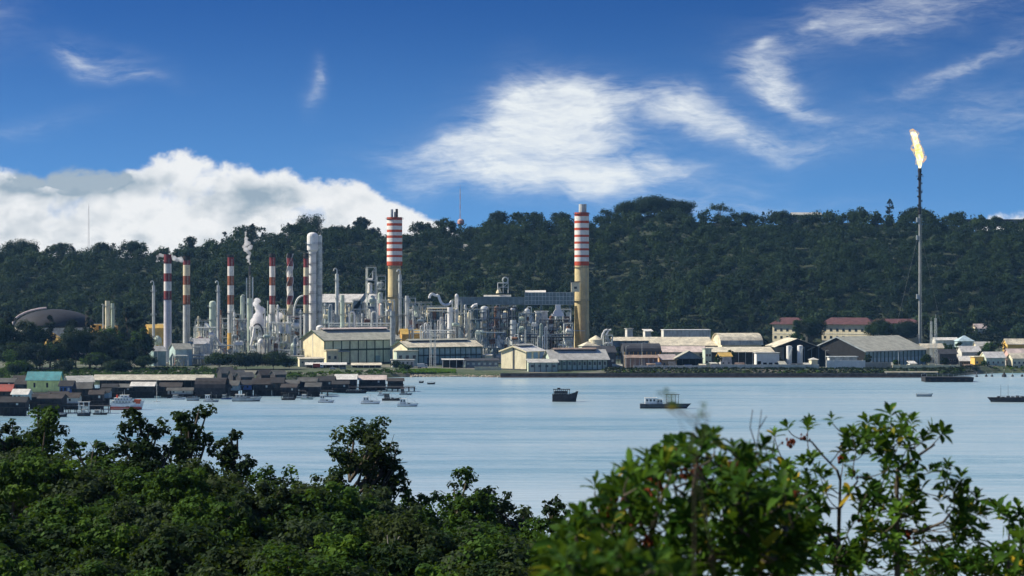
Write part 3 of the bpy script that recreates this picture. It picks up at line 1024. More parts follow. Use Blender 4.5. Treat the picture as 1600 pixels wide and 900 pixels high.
def tank(label, px, D, ytop, wd_px, m, roof='cone', roofm=None, group=None, y_eave=None, name='storage_tank', cat='tank'):
    r = S(wd_px, D) / 2; H = hz_(ytop, D); E = hz_(y_eave, D) if y_eave else H * .85
    o = thing(name, label, cat, at(px, D), 0, group)
    b = MB(); b.lathe([(r, -.3), (r, E)], 28); b.build('shell', m, o)
    b = MB()
    if roof == 'dome': b.lathe([(r * 1.01, E)] + [(r * math.cos(a), E + .02 + (H - E) * math.sin(a)) for a in (.15, .4, .65, .9, 1.15, 1.4, 1.53)], 28)
    else: b.lathe([(r * 1.01, E), (r * 1.01, E + .2), (r * .05, H)], 28)
    b.build('roof', roofm or m, o, smooth=(roof == 'dome'))
    b = MB()
    for k in range(14):                     # winding stair
        a = -2.6 + k * .14; z = E * k / 14
        b.cbox(((r + .5) * math.cos(a), (r + .5) * math.sin(a), z + .3), (1.2, .9, .25), a)
    b.build('stair', GALVL, o)
    return o


def ball_tank(label, px, D, yc, d_px, m, group=None):
    r = S(d_px, D) / 2; zc = hz_(yc, D)
    o = thing('sphere_tank', label, 'tank', at(px, D), 0, group)
    b = MB(); b.sphere((0, 0, zc), r, 20, 12); b.build('shell', m, o, smooth=True)
    for k in range(6):
        a = k * 1.047 + .3
        b = MB(); b.tube((r * .93 * math.cos(a), r * .93 * math.sin(a), -.3), (r * .93 * math.cos(a), r * .93 * math.sin(a), zc), .25, n=6); b.build('leg', m, o)
    b = MB(); b.lathe([(r * .2, zc + r), (r * .35, zc + r), (r * .35, zc + r + .3), (r * .2, zc + r + .3)], 10); b.build('top_platform', GALVL, o)
    return o


def poly_obj(name, pts, m, parent):
    b = MB(); b.add(pts, [tuple(range(len(pts)))]); return b.build(name, m, parent)


def slab(b, pts, th, mi=None):
    """sloping roof sheet: a quad given a thickness downwards"""
    b.hexa([(p[0], p[1], p[2] - th) for p in pts], pts, mi)


def building(label, px, D, L, W, ye, yr, phi, wall, roofm, name='building', cat='building', group=None, gable=None, roof='gable', over=.8, win=None, gwin=None, doors=(), pil=None, band=None,
             z=GZ, ridge_vent=None, trim=None, plinth=None, he=None, hr=None, gstrip=None, awning=None):
    """near corner at px; long side runs along phi to the right, the gable side runs back to the left.
    ye / yr: photo rows of the eave and ridge; win = (rows, n, w, h, material, z fractions)"""
    he = he if he is not None else Zp(ye, D) - z
    hr = hr if hr is not None else Zp(yr, D) - z
    o = thing(name, label, cat, (X(px, D), D, z), phi, group)
    gm_ = gable or wall
    b = MB()
    b.add([(0, 0, -.6), (L, 0, -.6), (L, W, -.6), (0, W, -.6), (0, 0, he), (L, 0, he), (L, W, he), (0, W, he)], [(0, 1, 5, 4), (2, 3, 7, 6)], 0)
    if roof == 'gable':
        b.add([(0, 0, -.6), (0, W, -.6), (0, W, he), (0, W / 2, hr), (0, 0, he)], [(0, 4, 3, 2, 1)], 1)
        b.add([(L, 0, -.6), (L, W, -.6), (L, W, he), (L, W / 2, hr), (L, 0, he)], [(0, 1, 2, 3, 4)], 1)
    else:
        b.add([(0, 0, -.6), (0, W, -.6), (0, W, he), (0, 0, he)], [(0, 3, 2, 1)], 1)
        b.add([(L, 0, -.6), (L, W, -.6), (L, W, he), (L, 0, he)], [(0, 1, 2, 3)], 1)
        b.add([(0, 0, he), (L, 0, he), (L, W, he), (0, W, he)], [(0, 1, 2, 3)], 0)
    b.build('wall', [wall, gm_], o)
    b = MB(); ov = over; th = .25
    if roof == 'gable':
        sl = (hr - he) / (W / 2)
        slab(b, [(-ov, -ov, he - sl * ov + .06), (L + ov, -ov, he - sl * ov + .06), (L + ov, W / 2, hr + .06), (-ov, W / 2, hr + .06)], th)
        slab(b, [(-ov, W / 2, hr + .07), (L + ov, W / 2, hr + .07), (L + ov, W + ov, he - sl * ov + .06), (-ov, W + ov, he - sl * ov + .06)], th)
    elif roof == 'hip':
        k = min(L * .45, W / 2)
        e = [(-ov, -ov, he), (L + ov, -ov, he), (L + ov, W + ov, he), (-ov, W + ov, he)]
        r0, r1 = (k, W / 2, hr), (L - k, W / 2, hr)
        b.add(e + [r0, r1], [(0, 1, 5, 4), (1, 2, 5), (2, 3, 4, 5), (3, 0, 4), (3, 2, 1, 0)])
    elif roof == 'shed':
        slab(b, [(-ov, -ov, he + .3), (L + ov, -ov, he + .3), (L + ov, W + ov, hr + .3), (-ov, W + ov, hr + .3)], th)
    elif roof == 'flat':
        b.box(-ov, L + ov, -ov, W + ov, he + .02, he + .45)
    elif roof == 'arch':
        n = 8; pr = []
        for i in range(n + 1):
            a = math.pi * i / n; pr.append((W / 2 - (W / 2 + ov) * math.cos(a), he + (hr - he) * math.sin(a) + .05))
        for i in range(n):
            slab(b, [(-ov, pr[i][0], pr[i][1]), (L + ov, pr[i][0], pr[i][1]), (L + ov, pr[i + 1][0], pr[i + 1][1]), (-ov, pr[i + 1][0], pr[i + 1][1])], .2)
        b.add([(-.05, q[0], q[1]) for q in pr] , [tuple(range(n + 1))[::-1]]); b.add([(L + .05, q[0], q[1]) for q in pr], [tuple(range(n + 1))])
    b.build('roof', roofm, o)
    if trim and roof == 'gable':
        b = MB(); sl = (hr - he) / (W / 2)
        for x0, x1 in ((-ov - .12, -ov + .25),):
            b.hexa([(x0, -ov, he - sl * ov - .7), (x1, -ov, he - sl * ov - .7), (x1, W / 2, hr - .7), (x0, W / 2, hr - .7)], [(x0, -ov, he - sl * ov + .15), (x1, -ov, he - sl * ov + .15), (x1, W / 2, hr + .15), (x0, W / 2, hr + .15)])
            b.hexa([(x0, W + ov, he - sl * ov - .7), (x0, W / 2, hr - .7), (x1, W / 2, hr - .7), (x1, W + ov, he - sl * ov - .7)], [(x0, W + ov, he - sl * ov + .15), (x0, W / 2, hr + .15), (x1, W / 2, hr + .15), (x1, W + ov, he - sl * ov + .15)])
        b.build('barge_board', trim, o)
        b = MB(); b.box(-ov, L + ov, -ov - .25, -ov - .02, he - sl * ov - .5, he - sl * ov + .05); b.build('gutter', trim, o)
    if ridge_vent:
        a, c, hh = ridge_vent[:3]; m2 = ridge_vent[3]
        b = MB(); b.box(L * a, L * c, W / 2 - 2.0, W / 2 + 2.0, hr - .8, hr + hh); b.build('ridge_vent_wall', ridge_vent[4], o)
        b = MB(); slab(b, [(L * a - .5, W / 2 - 3, hr + hh + .1), (L * c + .5, W / 2 - 3, hr + hh + .1), (L * c + .5, W / 2, hr + hh + 1.1), (L * a - .5, W / 2, hr + hh + 1.1)], .2)
        slab(b, [(L * a - .5, W / 2, hr + hh + 1.11), (L * c + .5, W / 2, hr + hh + 1.11), (L * c + .5, W / 2 + 3, hr + hh + .1), (L * a - .5, W / 2 + 3, hr + hh + .1)], .2); b.build('ridge_vent_roof', m2, o)
    if win:
        rows, n, ww, wh, wm_, fr = win
        b = MB(); b.box(-ww / 2 - .12, ww / 2 + .12, -.10, .05, -.12, wh + .12)
        fo = b.build('window', OFFW if wm_ is not OFFW else GREENL, None); fme = fo.data; bpy.data.objects.remove(fo)
        b = MB(); b.box(-ww / 2, ww / 2, -.16, -.103, 0, wh)
        po = b.build('pane', wm_, None); pme = po.data; bpy.data.objects.remove(po)
        for rr in range(rows):
            for i in range(n):
                f_ = share('window', fme, o, (L * (i + .5) / n, 0, he * fr[rr]))
                share('pane', pme, f_)
    if gwin:
        n, ww, wh, wm_, zf = gwin
        for i in range(n):
            b = MB(); yc = W * (i + .5) / n; b.box(-.12, .05, yc - ww / 2, yc + ww / 2, he * zf, he * zf + wh); b.build('window', wm_, o)
    for (xx, dw, dh, dm) in doors:
        b = MB()
        if xx >= 0: b.box(L * xx - dw / 2, L * xx + dw / 2, -.14, .05, -.2, dh)
        else: b.box(-.14, .05, -W * xx - dw / 2, -W * xx + dw / 2, -.2, dh)
        b.build('door', dm, o)
    if pil:
        n, pw, pm_ = pil
        b = MB(); b.box(-pw / 2, pw / 2, -.35, .02, -.5, he - .4); po = b.build('pilaster', pm_, None); pme = po.data; bpy.data.objects.remove(po)
        for i in range(n + 1): share('pilaster', pme, o, (L * i / n, 0, 0))
    if band:
        for zf, hh, bm_ in band:
            b = MB(); b.box(-.2, L + .2, -.22, .03, he * zf, he * zf + hh); b.build('wall_band', bm_, o)
    if gstrip:
        b = MB(); b.box(-.16, .04, W * gstrip[0] - gstrip[1] / 2, W * gstrip[0] + gstrip[1] / 2, gstrip[3] if len(gstrip) > 3 else 0, he + (hr - he) * .6); b.build('wall_strip', gstrip[2], o)
    if plinth:
        b = MB(); b.box(-.3, L + .3, -.3, W + .3, -.7, plinth[0]); b.build('plinth', plinth[1], o)
    if awning:
        zf, dep, am, a0, a1 = awning
        b = MB(); slab(b, [(L * a0, -dep, he * zf - .9), (L * a1, -dep, he * zf - .9), (L * a1, -.02, he * zf), (L * a0, -.02, he * zf)], .18); b.build('awning', am, o)
    return o


def open_shed(label, px, D, L, W, ye, yr, phi, roofm, postm, name='open_shed', cat='shed', group=None, back=None, roof='gable', z=GZ, n=5, gable=None, he=None, hr=None, over=.8):
    he = he if he is not None else Zp(ye, D) - z
    hr = hr if hr is not None else Zp(yr, D) - z
    o = thing(name, label, cat, (X(px, D), D, z), phi, group)
    b = MB(); ov = over
    if roof == 'gable':
        slab(b, [(-ov, -ov, he), (L + ov, -ov, he), (L + ov, W / 2, hr), (-ov, W / 2, hr)], .25)
        slab(b, [(-ov, W / 2, hr + .01), (L + ov, W / 2, hr + .01), (L + ov, W + ov, he), (-ov, W + ov, he)], .25)
    elif roof == 'cross':      # ridge runs front to back
        slab(b, [(-ov, -ov, he), (L / 2, -ov, hr), (L / 2, W + ov, hr), (-ov, W + ov, he)], .25)
        slab(b, [(L / 2 + .01, -ov, hr), (L + ov, -ov, he), (L + ov, W + ov, he), (L / 2 + .01, W + ov, hr)], .25)
    else:
        slab(b, [(-ov, -ov, he), (L + ov, -ov, he), (L + ov, W + ov, hr), (-ov, W + ov, hr)], .25)
    b.build('roof', roofm, o)
    b = MB(); b.box(-.15, .15, -.15, .15, -.6, min(he, hr) - .1)
    po = b.build('post', postm, None); pme = po.data; bpy.data.objects.remove(po)
    for i in range(n + 1):
        share('post', pme, o, (L * i / n, .1, 0))
        if i in (0, n): share('post', pme, o, (L * i / n, W - .1, 0))
    if back:
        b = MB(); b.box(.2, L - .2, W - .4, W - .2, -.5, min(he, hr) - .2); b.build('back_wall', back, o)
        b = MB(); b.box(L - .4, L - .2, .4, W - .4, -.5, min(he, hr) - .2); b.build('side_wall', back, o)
    if gable and roof == 'cross':
        b = MB(); b.hexa([(0, .1, he - .25), (L / 2, .1, hr - .3), (L, .1, he - .25)], [(0, .3, he - .25), (L / 2, .3, hr - .3), (L, .3, he - .25)]); b.build('gable_board', gable, o)
    return o


def lattice_mast(label, px, D, ytop, w0, m, name='radio_mast', z=GZ, cat='mast', mats=None, seg=14, w1=None, group=None, extra=None, ybase=None):
    H = Zp(ytop, D) - z
    w1 = w1 or w0 * .35
    o = thing(name, label, cat, (X(px, D), D, z), .3, group)
    b = MB()
    for k in range(seg):
        z0, z1 = H * k / seg, H * (k + 1) / seg
        a0, a1 = (w0 + (w1 - w0) * k / seg) / 2, (w0 + (w1 - w0) * (k + 1) / seg) / 2
        mi = k % 2 if mats else 0
        C0 = [(-a0, -a0), (a0, -a0), (a0, a0), (-a0, a0)]; C1 = [(-a1, -a1), (a1, -a1), (a1, a1), (-a1, a1)]
        t_ = max(.10, w0 * .035)
        for i in range(4):
            p, q = (*C0[i], z0), (*C1[i], z1)
            b.tube(p, q, t_, n=4, mi=mi, cap=False)
            j = (i + 1) % 4
            b.tube((*C0[i], z0), (*C1[j], z1), t_ * .6, n=3, mi=mi, cap=False)
            b.tube((*C1[i], z1), (*C1[j], z1), t_ * .6, n=3, mi=mi, cap=False)
    b.build('lattice', mats or m, o)
    b = MB(); b.tube((0, 0, H), (0, 0, H * 1.08), .08, n=4); b.build('antenna', m, o)
    return o


def bush(label, px, D, ytop, wp, mats, seed, name='bush', style='round', group=None, z=GZ, cat='bush', leaf=.6, dens=6.0, hmin=1.5):
    hh = max(hmin, Zp(ytop, D) - z)
    return tree(name, label, (X(px, D), D, z - .2), style, seed, hh, S(wp, D), leaf, dens, mats, group, rz=0, cat=cat)
# ------------------------------------------------------------------ chimneys
GB = 'banded chimneys of the refinery'
chimney('tall chimney with three dark red bands and a lilac white shaft, standing nearest the shore', 262, 1583, 397.5, 12, [(412, 2), (427, 4), (440, 2), (454.5, 4), (468.5, 2)], LAV)
chimney('sooty tipped cream chimney with two brown bands right of the lilac white one', 291.5, 1720, 400, 11, [(407, 6), (414, 2), (431, 5), (445, 3), (461, 5), (476, 3)], GREYST)
chimney('banded chimney standing alone with an orange casing round its foot', 360.5, 1690, 399, 10, [(402, 6), (416, 2), (431, 4), (446, 3), (461, 4), (476, 3), (490, 4)], GREYST, base=(546, 520, ORANGE))
chimney('banded chimney rising straight out of the white steam cloud', 425.5, 1740, 396, 9, [(402, 6), (416, 2), (433, 4), (446, 3), (462, 4), (476, 2), (491, 4)], GREYST)
chimney('banded chimney with white spiral fins down its right side', 453, 1745, 396, 9, [(403, 6), (416, 2), (433, 4), (447, 3), (462, 4), (476, 2), (492, 5)], GREYST, strakes=True)
chimney('narrow banded chimney partly in front of the domed white column', 478.5, 1690, 396, 8.5, [(404, 6), (418, 2), (432, 5), (446, 2), (461, 5), (476, 2), (490, 5)], GREYST)


def big_chimney(label, px, D, bands, wpx, shaft_w, low, flues, yf, ycollar, reds, extra=None):
    r = S(wpx, D) / 2; rs_ = S(shaft_w, D) / 2; H = hz_(bands[0], D)
    o = thing('striped_chimney', label, 'chimney', at(px, D), 0, 'the two fat striped chimneys')
    zb = hz_(bands[-1], D)
    b = MB(); b.lathe([(rs_ * 1.12, 0), (rs_ * 1.03, zb * .4), (rs_, zb + .5)], 28); b.build('shaft', low, o, smooth=False)
    n = len(bands) - 1
    prof, mis = [(rs_, zb)], [0]
    prof.append((r, zb + .05))
    for k in range(n):                    # from the bottom up, red first
        prof.append((r, hz_(bands[n - k - 1], D))); mis.append(0 if k % 2 == 0 else 1)
    prof += [(r * .92, H + .02), (r * .9, H - 1.5)]; mis += [0, 2]
    b = MB(); b.lathe(prof, 28, mis=mis); b.build('striped_top', [reds, BANDW, SOOT], o)
    for i, (fx, fw, fy) in enumerate(flues):
        rr = S(fw, D) / 2; zt = hz_(fy, D)
        b = MB(); b.lathe([(rr, H - 2), (rr, zt), (rr * .8, zt), (rr * .78, zt - 2)], 14, c=(S(fx, D), (-.2 if i % 2 else .2) * r, 0)); b.build('flue', [GREYST, SOOT][i % 2 if len(flues) > 2 else 0], o)
    ring_walk(r, H - 1.5, 20, .9).build('gallery', STEELD, o)
    ring_walk(rs_, zb - 1.5, 20, 1.0).build('gallery', STEELD, o)
    ring_walk(rs_ * 1.05, hz_(ycollar, D), 20, 1.6).build('collar_platform', STEELD, o)
    ladder(rs_, 3, zb, -1.0).build('ladder', GALV, o)
    return o


STK = mat('aged cream concrete', (.66, .54, .29), .8, .15, .12, streak=.35)
STK2 = mat('grey concrete shaft', (.36, .38, .36), .8, .15, .12, streak=.4)
REDV = mat('vivid band red', (.52, .07, .02), .65, .12, .3, streak=.2)
b1 = [339.5, 344, 349, 353, 359, 363, 368, 372, 378, 382, 388, 392.5, 398.5, 402, 408.5, 415]
big_chimney('fat red and white striped chimney with three thin flues and a cream shaft', 616.5, 1760, b1, 24, 20.5, STK, [(-4.5, 4.5, 327), (3.5, 4, 326.5), (0.5, 3, 331)], 339, 464, REDV)
b2 = [332, 338, 345, 349, 356, 360, 367, 370.5, 377.5, 381, 388, 391.5, 398.5, 402, 408.5, 415]
big_chimney('fat striped chimney with one grey flue, joined to the long duct bridge', 909, 1800, b2, 22.5, 22, STK, [(1.5, 12, 319)], 332, 470, REDV)
D = 1785
o = thing('yellow_leg', 'ochre tapered leg under the duct bridge against the fat chimney', 'duct leg', at(904, D))
b = MB(); w0 = S(12, D); H = hz_(478, D)
b.hexa([(-w0 / 2, -2.5, -.5), (w0 / 2, -2.5, -.5), (w0 / 2, 2, -.5), (-w0 / 2, 2, -.5)], [(-w0 / 2, -2.5, H), (-w0 * .2, -2.5, H), (-w0 * .2, 2, H), (-w0 / 2, 2, H)]); b.build('leg_casing', ORANGE, o)
b = MB(); b.box(-w0 * .7, w0 * .8, -3.4, 2, H * .5, H * .5 + .5); b.build('platform', GALVL, o)
o = thing('fan_house', 'cream box house on the duct bridge beside the fat striped chimney', 'machine house', (X(899, D), D, Zp(456, D)))
b = MB(); w0 = S(13, D); b.box(-w0 / 2, w0 / 2, -4, 3, 0, hz_(441, D, Zp(456, D))); b.build('wall', CREAM2, o)
b = MB(); b.box(-w0 / 2 - .6, w0 / 2 + .6, -4.6, 3.6, hz_(441, D, Zp(456, D)), hz_(440, D, Zp(456, D)) + .2); b.build('roof', STEELD, o)
b = MB(); b.box(-1.2, 1.2, -4.1, -3.9, 2.4, 4.4); b.build('window', GLASS, o)
b = MB(); b.box(-w0 / 2 - .8, -w0 / 2 + .2, -2, 0, 8.4, 11); b.build('vent', STEELD, o)

# the long duct bridge
D = 1784
x0 = X(716, D); L = X(896, D) - x0
o = thing('duct_bridge', 'long blue grey panelled duct bridge running to the fat striped chimney', 'duct bridge', (x0, D, GZ))
f1 = (820 - 716) / (896 - 716)
zl0, zl1, zr0, zr1 = hz_(475, D), hz_(464, D), hz_(476, D), hz_(457, D)
dm = mat('duct panel', (.20, .27, .27), .55, .2, .3, metal=.1, streak=.35)
b = MB()
b.box(0, L * f1, -3.5, 3.5, zl0, zl1); b.build('duct_section', dm, o)
b = MB(); b.box(L * f1 + .01, L, -4.2, 4.2, zr0, zr1); b.build('duct_section', dm, o)
n = 14
for i in range(n + 1):
    b = MB(); x = L * f1 + (L * (1 - f1)) * i / n; b.box(x - .14, x + .14, -4.5, -4.21, zr0, zr1); b.build('panel_rib', GALVL, o)
for k in range(4):
    b = MB(); z = zr0 + (zr1 - zr0) * k / 3; b.box(L * f1, L, -4.62, -4.52, z - .14, z + .14); b.build('panel_rail', GALVL, o)
for i in range(13):
    b = MB(); x = L * f1 * i / 12; b.box(x - .14, x + .14, -3.75, -3.51, zl0, zl1); b.build('panel_rib', GALV, o)
b = MB(); b.box(0, L, -5, -4.55, zl0 - .5, zl0 - .1); b.build('walkway', GALV, o)
for fr in (.03, .16, .30, .45, .58, .72, .86, .97):
    b = MB(); x = L * fr
    for s in (-1.3, 1.3): bars(b, (x + s, -3, -.5), (x + s * .4, -3, zl0), .35); bars(b, (x + s, 3, -.5), (x + s * .4, 3, zl0), .35)
    for z in (.25, .5, .75): bars(b, (x - 1.2, -3, zl0 * z), (x + 1.2, -3, zl0 * z), .2)
    b.build('trestle', [STEELB, GALV][int(fr * 50) % 2], o)
b = MB(); slab(b, [(L * .22, -3.6, zl1 + .4), (L * .46, -3.6, zl1 + .4), (L * .46, 3, zl1 + 1.7), (L * .22, 3, zl1 + 1.7)], .3); b.build('roof_sheet', ROOFGL, o)
b = MB(); slab(b, [(L * .58, -4.2, zr1 - .2), (L * .76, -4.2, zr1 + .1), (L * .76, 3, zr1 + 1.9), (L * .58, 3, zr1 + 1.7)], .3); b.build('roof_sheet', ROOFW, o)
# hoist with ring on the bridge
zt = Zp(458, D)
o = thing('hoist_frame', 'small pale hoist frame with a round head on top of the duct bridge', 'hoist', (X(788, D), D, zt))
b = MB(); b.lathe([(S(6, D) / 2 * 1.6, 0), (S(6, D) / 2 * .6, 4.2)], 12, c=(-4.5, 0, 0)); b.build('cone_base', CREAM, o)
b = MB()
for x in (-5.5, -1, 3.2):
    bars(b, (x, -1, 0), (x, -1, 8.5 if x < 0 else 13), .3)
    bars(b, (x, 1, 0), (x, 1, 8.5 if x < 0 else 13), .3)
bars(b, (-5.5, -1, 8.5), (3.2, -1, 8.5), .35); bars(b, (-5.5, -1, 5), (3.2, -1, 5), .25); bars(b, (-1, -1, 5), (3.2, -1, 8.5), .25)
b.build('frame', GALVL, o)
b = MB(); pr = [Vector((2.2 * math.cos(a * .3927) + .8, -1, 10.8 + 2.4 * math.sin(a * .3927))) for a in range(17)]; b.path(pr, .5, 6); b.build('ring', GALVL, o)

# flare stack and its flame
D = 2040; px = 1437
o = thing('flare_stack', 'very tall slender flare stack with a blackened top', 'flare stack', at(px, D), 0)
H = hz_(263, D); zs = hz_(335, D)
b = MB(); b.lathe([(1.2, 0), (1.05, zs * .5), (.95, zs)], 14); b.build('shaft', mat('flare pipe grey', (.34, .36, .36), .6, .15, .2, streak=.3), o)
b = MB(); b.lathe([(1.32, zs + .01), (1.25, H - 12), (1.5, H - 11), (1.5, H - 4), (1.9, H - 3.5), (1.7, H), (1.2, H)], 14); b.build('burner_tip', SOOT, o)
ring_walk(1.4, H - 8, 10, 2.2).build('platform', SOOT, o)
ring_walk(1.4, H - 22, 10, 1.6).build('platform', SOOT, o)
ring_walk(1.3, H - 38, 10, 1.2).build('platform', SOOT, o)
for k in range(10):
    b = MB(); b.cbox((1.9 * (-1) ** k, -.6, H - 6 - k * 4.2), (1.0, .9, 1.7)); b.build('pilot_box', SOOT, o)
for yy in (347, 375, 467):
    b = MB(); z = hz_(yy, D); b.box(-3.2, -1.4, -.8, .8, z, z + 4.5); b.build('cable_box', GALVL, o)
b = MB()
for a in (0.4, 2.5, 4.6):
    b.tube((1.3 * math.cos(a), 1.3 * math.sin(a), zs * .85), (30 * math.cos(a), 30 * math.sin(a), -.5), .05, n=3)
b.build('guy_wire', GALV, o)
ladder(1.5, 2, H - 10, -.6).build('ladder', GALV, o)
def flame_mat(name, c0, c1, alpha, st):
    m = bpy.data.materials.new(name); m.use_nodes = True
    t = m.node_tree; h = NG(t); t.nodes.remove(t.nodes['Principled BSDF'])
    geo = h.n('ShaderNodeNewGeometry')
    f_ = h.noise(geo.outputs['Position'], .22, 6, .62, .6)
    em = h.n('ShaderNodeEmission'); t.links.new(h.mix(h.ss(f_, .40, .62), c0 + (1,), c1 + (1,)), em.inputs['Color']); em.inputs['Strength'].default_value = st
    tp_ = h.n('ShaderNodeBsdfTransparent'); mx = h.n('ShaderNodeMixShader')
    if alpha: t.links.new(h.ss(h.noise(geo.outputs['Position'], .30, 5, .6, .8), alpha[0], alpha[1], 0, alpha[2]), mx.inputs[0])
    else: mx.inputs[0].default_value = 1
    t.links.new(tp_.outputs[0], mx.inputs[1]); t.links.new(em.outputs[0], mx.inputs[2])
    t.links.new(mx.outputs[0], t.nodes['Material Output'].inputs['Surface'])
    return m


rows = [(1437, 263, 1.4), (1437, 257, 2.6), (1437.3, 250, 3.6), (1436.6, 243, 4.4), (1435.2, 236, 4.6), (1433.6, 229, 4.0), (1431.8, 223, 3.4), (1430.2, 217, 3.8), (1428.6, 211, 3.9), (1427.0, 206, 3.0), (1425.5, 203, 1.8), (1424.5, 201.5, .6)]
fo_ = thing('flame', 'leaning yellow white flame burning on top of the flare stack', 'flame', P(1437, 263, D))
o0 = Vector(fo_.location)


def flame_part(nm_, k0, k1, sc, amp, m, sd):
    b = MB(); n = 18; vs, fs = [], []; rr_ = []
    for k in range(k0, k1 - 1):
        for s_ in (0, .5): rr_.append([rows[k][i] + (rows[k + 1][i] - rows[k][i]) * s_ for i in range(3)])
    rr_.append(list(rows[k1 - 1]))
    for k, (qx, qy, qr) in enumerate(rr_):
        c = P(qx, qy, D) - o0
        for i in range(n):
            a = 2 * math.pi * i / n
            rr = sc * qr * (1 + amp * mnoise.noise((math.cos(a) * 1.6, math.sin(a) * 1.6 + sd, k * .42)))
            vs.append((c.x + rr * math.cos(a), c.y + rr * math.sin(a), c.z + .8 * amp * mnoise.noise((math.cos(a) * 2, math.sin(a) * 2, k * .5 + sd))))
    for k in range(len(rr_) - 1):
        for i in range(n): fs.append((k * n + i, k * n + (i + 1) % n, (k + 1) * n + (i + 1) % n, (k + 1) * n + i))
    b.add(vs, fs); b.build(nm_, m, fo_, smooth=True)


flame_part('flame_core', 0, 10, .72, .45, flame_mat('flame core', (1.0, .95, .70), (1.0, .80, .26), None, 1.15), 1)
flame_part('flame_fringe', 1, 12, 1.12, .9, flame_mat('flame fringe', (1.0, .72, .22), (1.0, .45, .08), (.46, .62, .6), 1.0), 5)

# ------------------------------------------------------------------ process columns
GC = 'process columns and vessels'
vessel('tall white column with a wide domed head among the banded chimneys', 488.5, 1700, 363, 12, WHITE, 8, group=GC, head=(17.5, 394))
vessel('slim pale grey column strapped to the right of the domed white column', 499.6, 1702, 367, 7.5, GALVL, 9, group=GC)
vessel('thin silver column with a hooked vent between the domed column and the lattice tower', 526.5, 1705, 428, 5.5, GALVL, 3, hook=True, dome=False, group=GC)
vessel('thin silver column with a hooked vent just right of the three flued chimney', 625, 1730, 429, 5, GALVL, 3, hook=True, dome=False, group=GC)
vessel('thin weathered column with a small head left of the lilac white chimney', 240, 1640, 446, 4.5, GREYST, 2, hook=True, dome=False, group=GC)
vessel('thin weathered column with a crooked head left of the orange cased chimney', 341, 1640, 446, 4.5, GREYST, 2, hook=True, dome=False, group=GC)
vessel('pale green drum column left of the crooked headed one', 332.5, 1660, 470, 11, GREENL, 3, group=GC)
vessel('slim rusty pipe column leaning on the orange cased chimney side', 345, 1630, 484, 3, RUST, 0, dome=False, group=GC)
vessel('left one of two cream columns behind the orange roofs at the left', 168, 1640, 470, 7.5, CREAM2, 1, dome=False, group=GC)
vessel('right shorter one of two cream columns behind the orange roofs at the left', 176, 1645, 474, 5.5, GREENL, 1, dome=False, group=GC)
vessel('thin hooked vent pipe left of the two cream columns', 161, 1640, 478, 1.8, GALVL, 0, dome=False, hook=True, group=GC, ladder_on=False)
vessel('dark narrow chimney that gives off the thin steam plume', 390, 1700, 416, 3.0, STEELD, 0, dome=False, group=GC, name='vent_stack', cat='vent stack')
vessel('grey lower casing round the steam plume chimney', 390.5, 1696, 466, 9, GREENL, 1, dome=False, group=GC)
vessel('thin white pole left of the steam plume chimney', 385.3, 1690, 434, 1.8, GALVL, 0, dome=False, group=GC, name='vent_pole', cat='vent pole', ladder_on=False)
vessel('thin white pole right of the steam plume chimney', 394.7, 1690, 433, 2.2, GALVL, 0, dome=False, group=GC, name='vent_pole', cat='vent pole', ladder_on=False)
vessel('short green grey drum hanging on an inverted U pipe left of the steam plume chimney', 378, 1680, 462, 5, GREENL, 0, dome=True, group=GC, mats_pipe=GALVL)
vessel('slender green vent left of the chimney in the steam cloud', 418.5, 1730, 470, 2, GREENL, 0, dome=False, group=GC, ladder_on=False)
vessel('stepped green grey column with a cream cone foot behind the long green warehouse', 535, 1650, 461, 6.5, GREENL, 3, cone=True, dome=False, group=GC)
vessel('stepped grey column with a cream cone foot behind the orange machines', 636, 1650, 462, 6, GREYST, 3, cone=True, dome=False, group=GC)
vessel('white vertical vessel standing behind the second warehouse roof', 703.5, 1640, 480, 9, WHITE, 2, dome=False, group=GC)
vessel('white slim vessel clamped to the right of the white vertical vessel', 713.5, 1640, 482, 3.5, GALVL, 2, group=GC)
vessel('silver banded vessel behind the tall cream gable house', 802, 1640, 500, 9, SILVER, 5, dome=False, group=GC)
vessel('blue grey slim vessel right of the silver banded vessel', 810, 1645, 505, 3.5, STEELB, 2, group=GC)
vessel('short grey blue exhaust stack in front of the three flued chimney', 613.5, 1612, 486, 8, GALV, 1, dome=False, group=GC, name='exhaust_stack', cat='exhaust stack')
vessel('light blue vessel hanging under the left part of the duct bridge', 757, 1730, 478, 12, SILVER, 4, group=GC)
vessel('bluish vessel under the left end of the duct bridge', 727, 1735, 476, 4, GALVL, 1, group=GC)
vessel('rust brown headed vessel under the hoist frame', 776, 1720, 478, 7, RUST, 2, group=GC, mats_pipe=GALV)
vessel('silver vessel with overhead pipe under the middle of the duct bridge', 824, 1720, 482, 9, SILVER, 3, group=GC, mats_pipe=GALVL)
vessel('pale green vessel under the right half of the duct bridge', 846, 1715, 492, 7, GREENL, 2, group=GC, mats_pipe=GALVL)
vessel('small silver vessel left of the white hopper', 856, 1700, 497, 6, SILVER, 2, group=GC)

# inverted U pipes, loops and curls
def pipe_thing(label, pts, D, r, m, name='pipe', cat='pipe', group='free standing pipes'):
    b = MB(); q = [P(x, y, D + (d if d else 0)) for x, y, d in [(p + (0,))[:3] for p in pts]]
    b.path(q, r, 8)
    return tag(b.build(name, m), label, cat, group)


def arc(cx, cy, rx, ry, a0, a1, n=8):
    return [(cx + rx * math.cos(R(a0 + (a1 - a0) * i / n)), cy - ry * math.sin(R(a0 + (a1 - a0) * i / n))) for i in range(n + 1)]


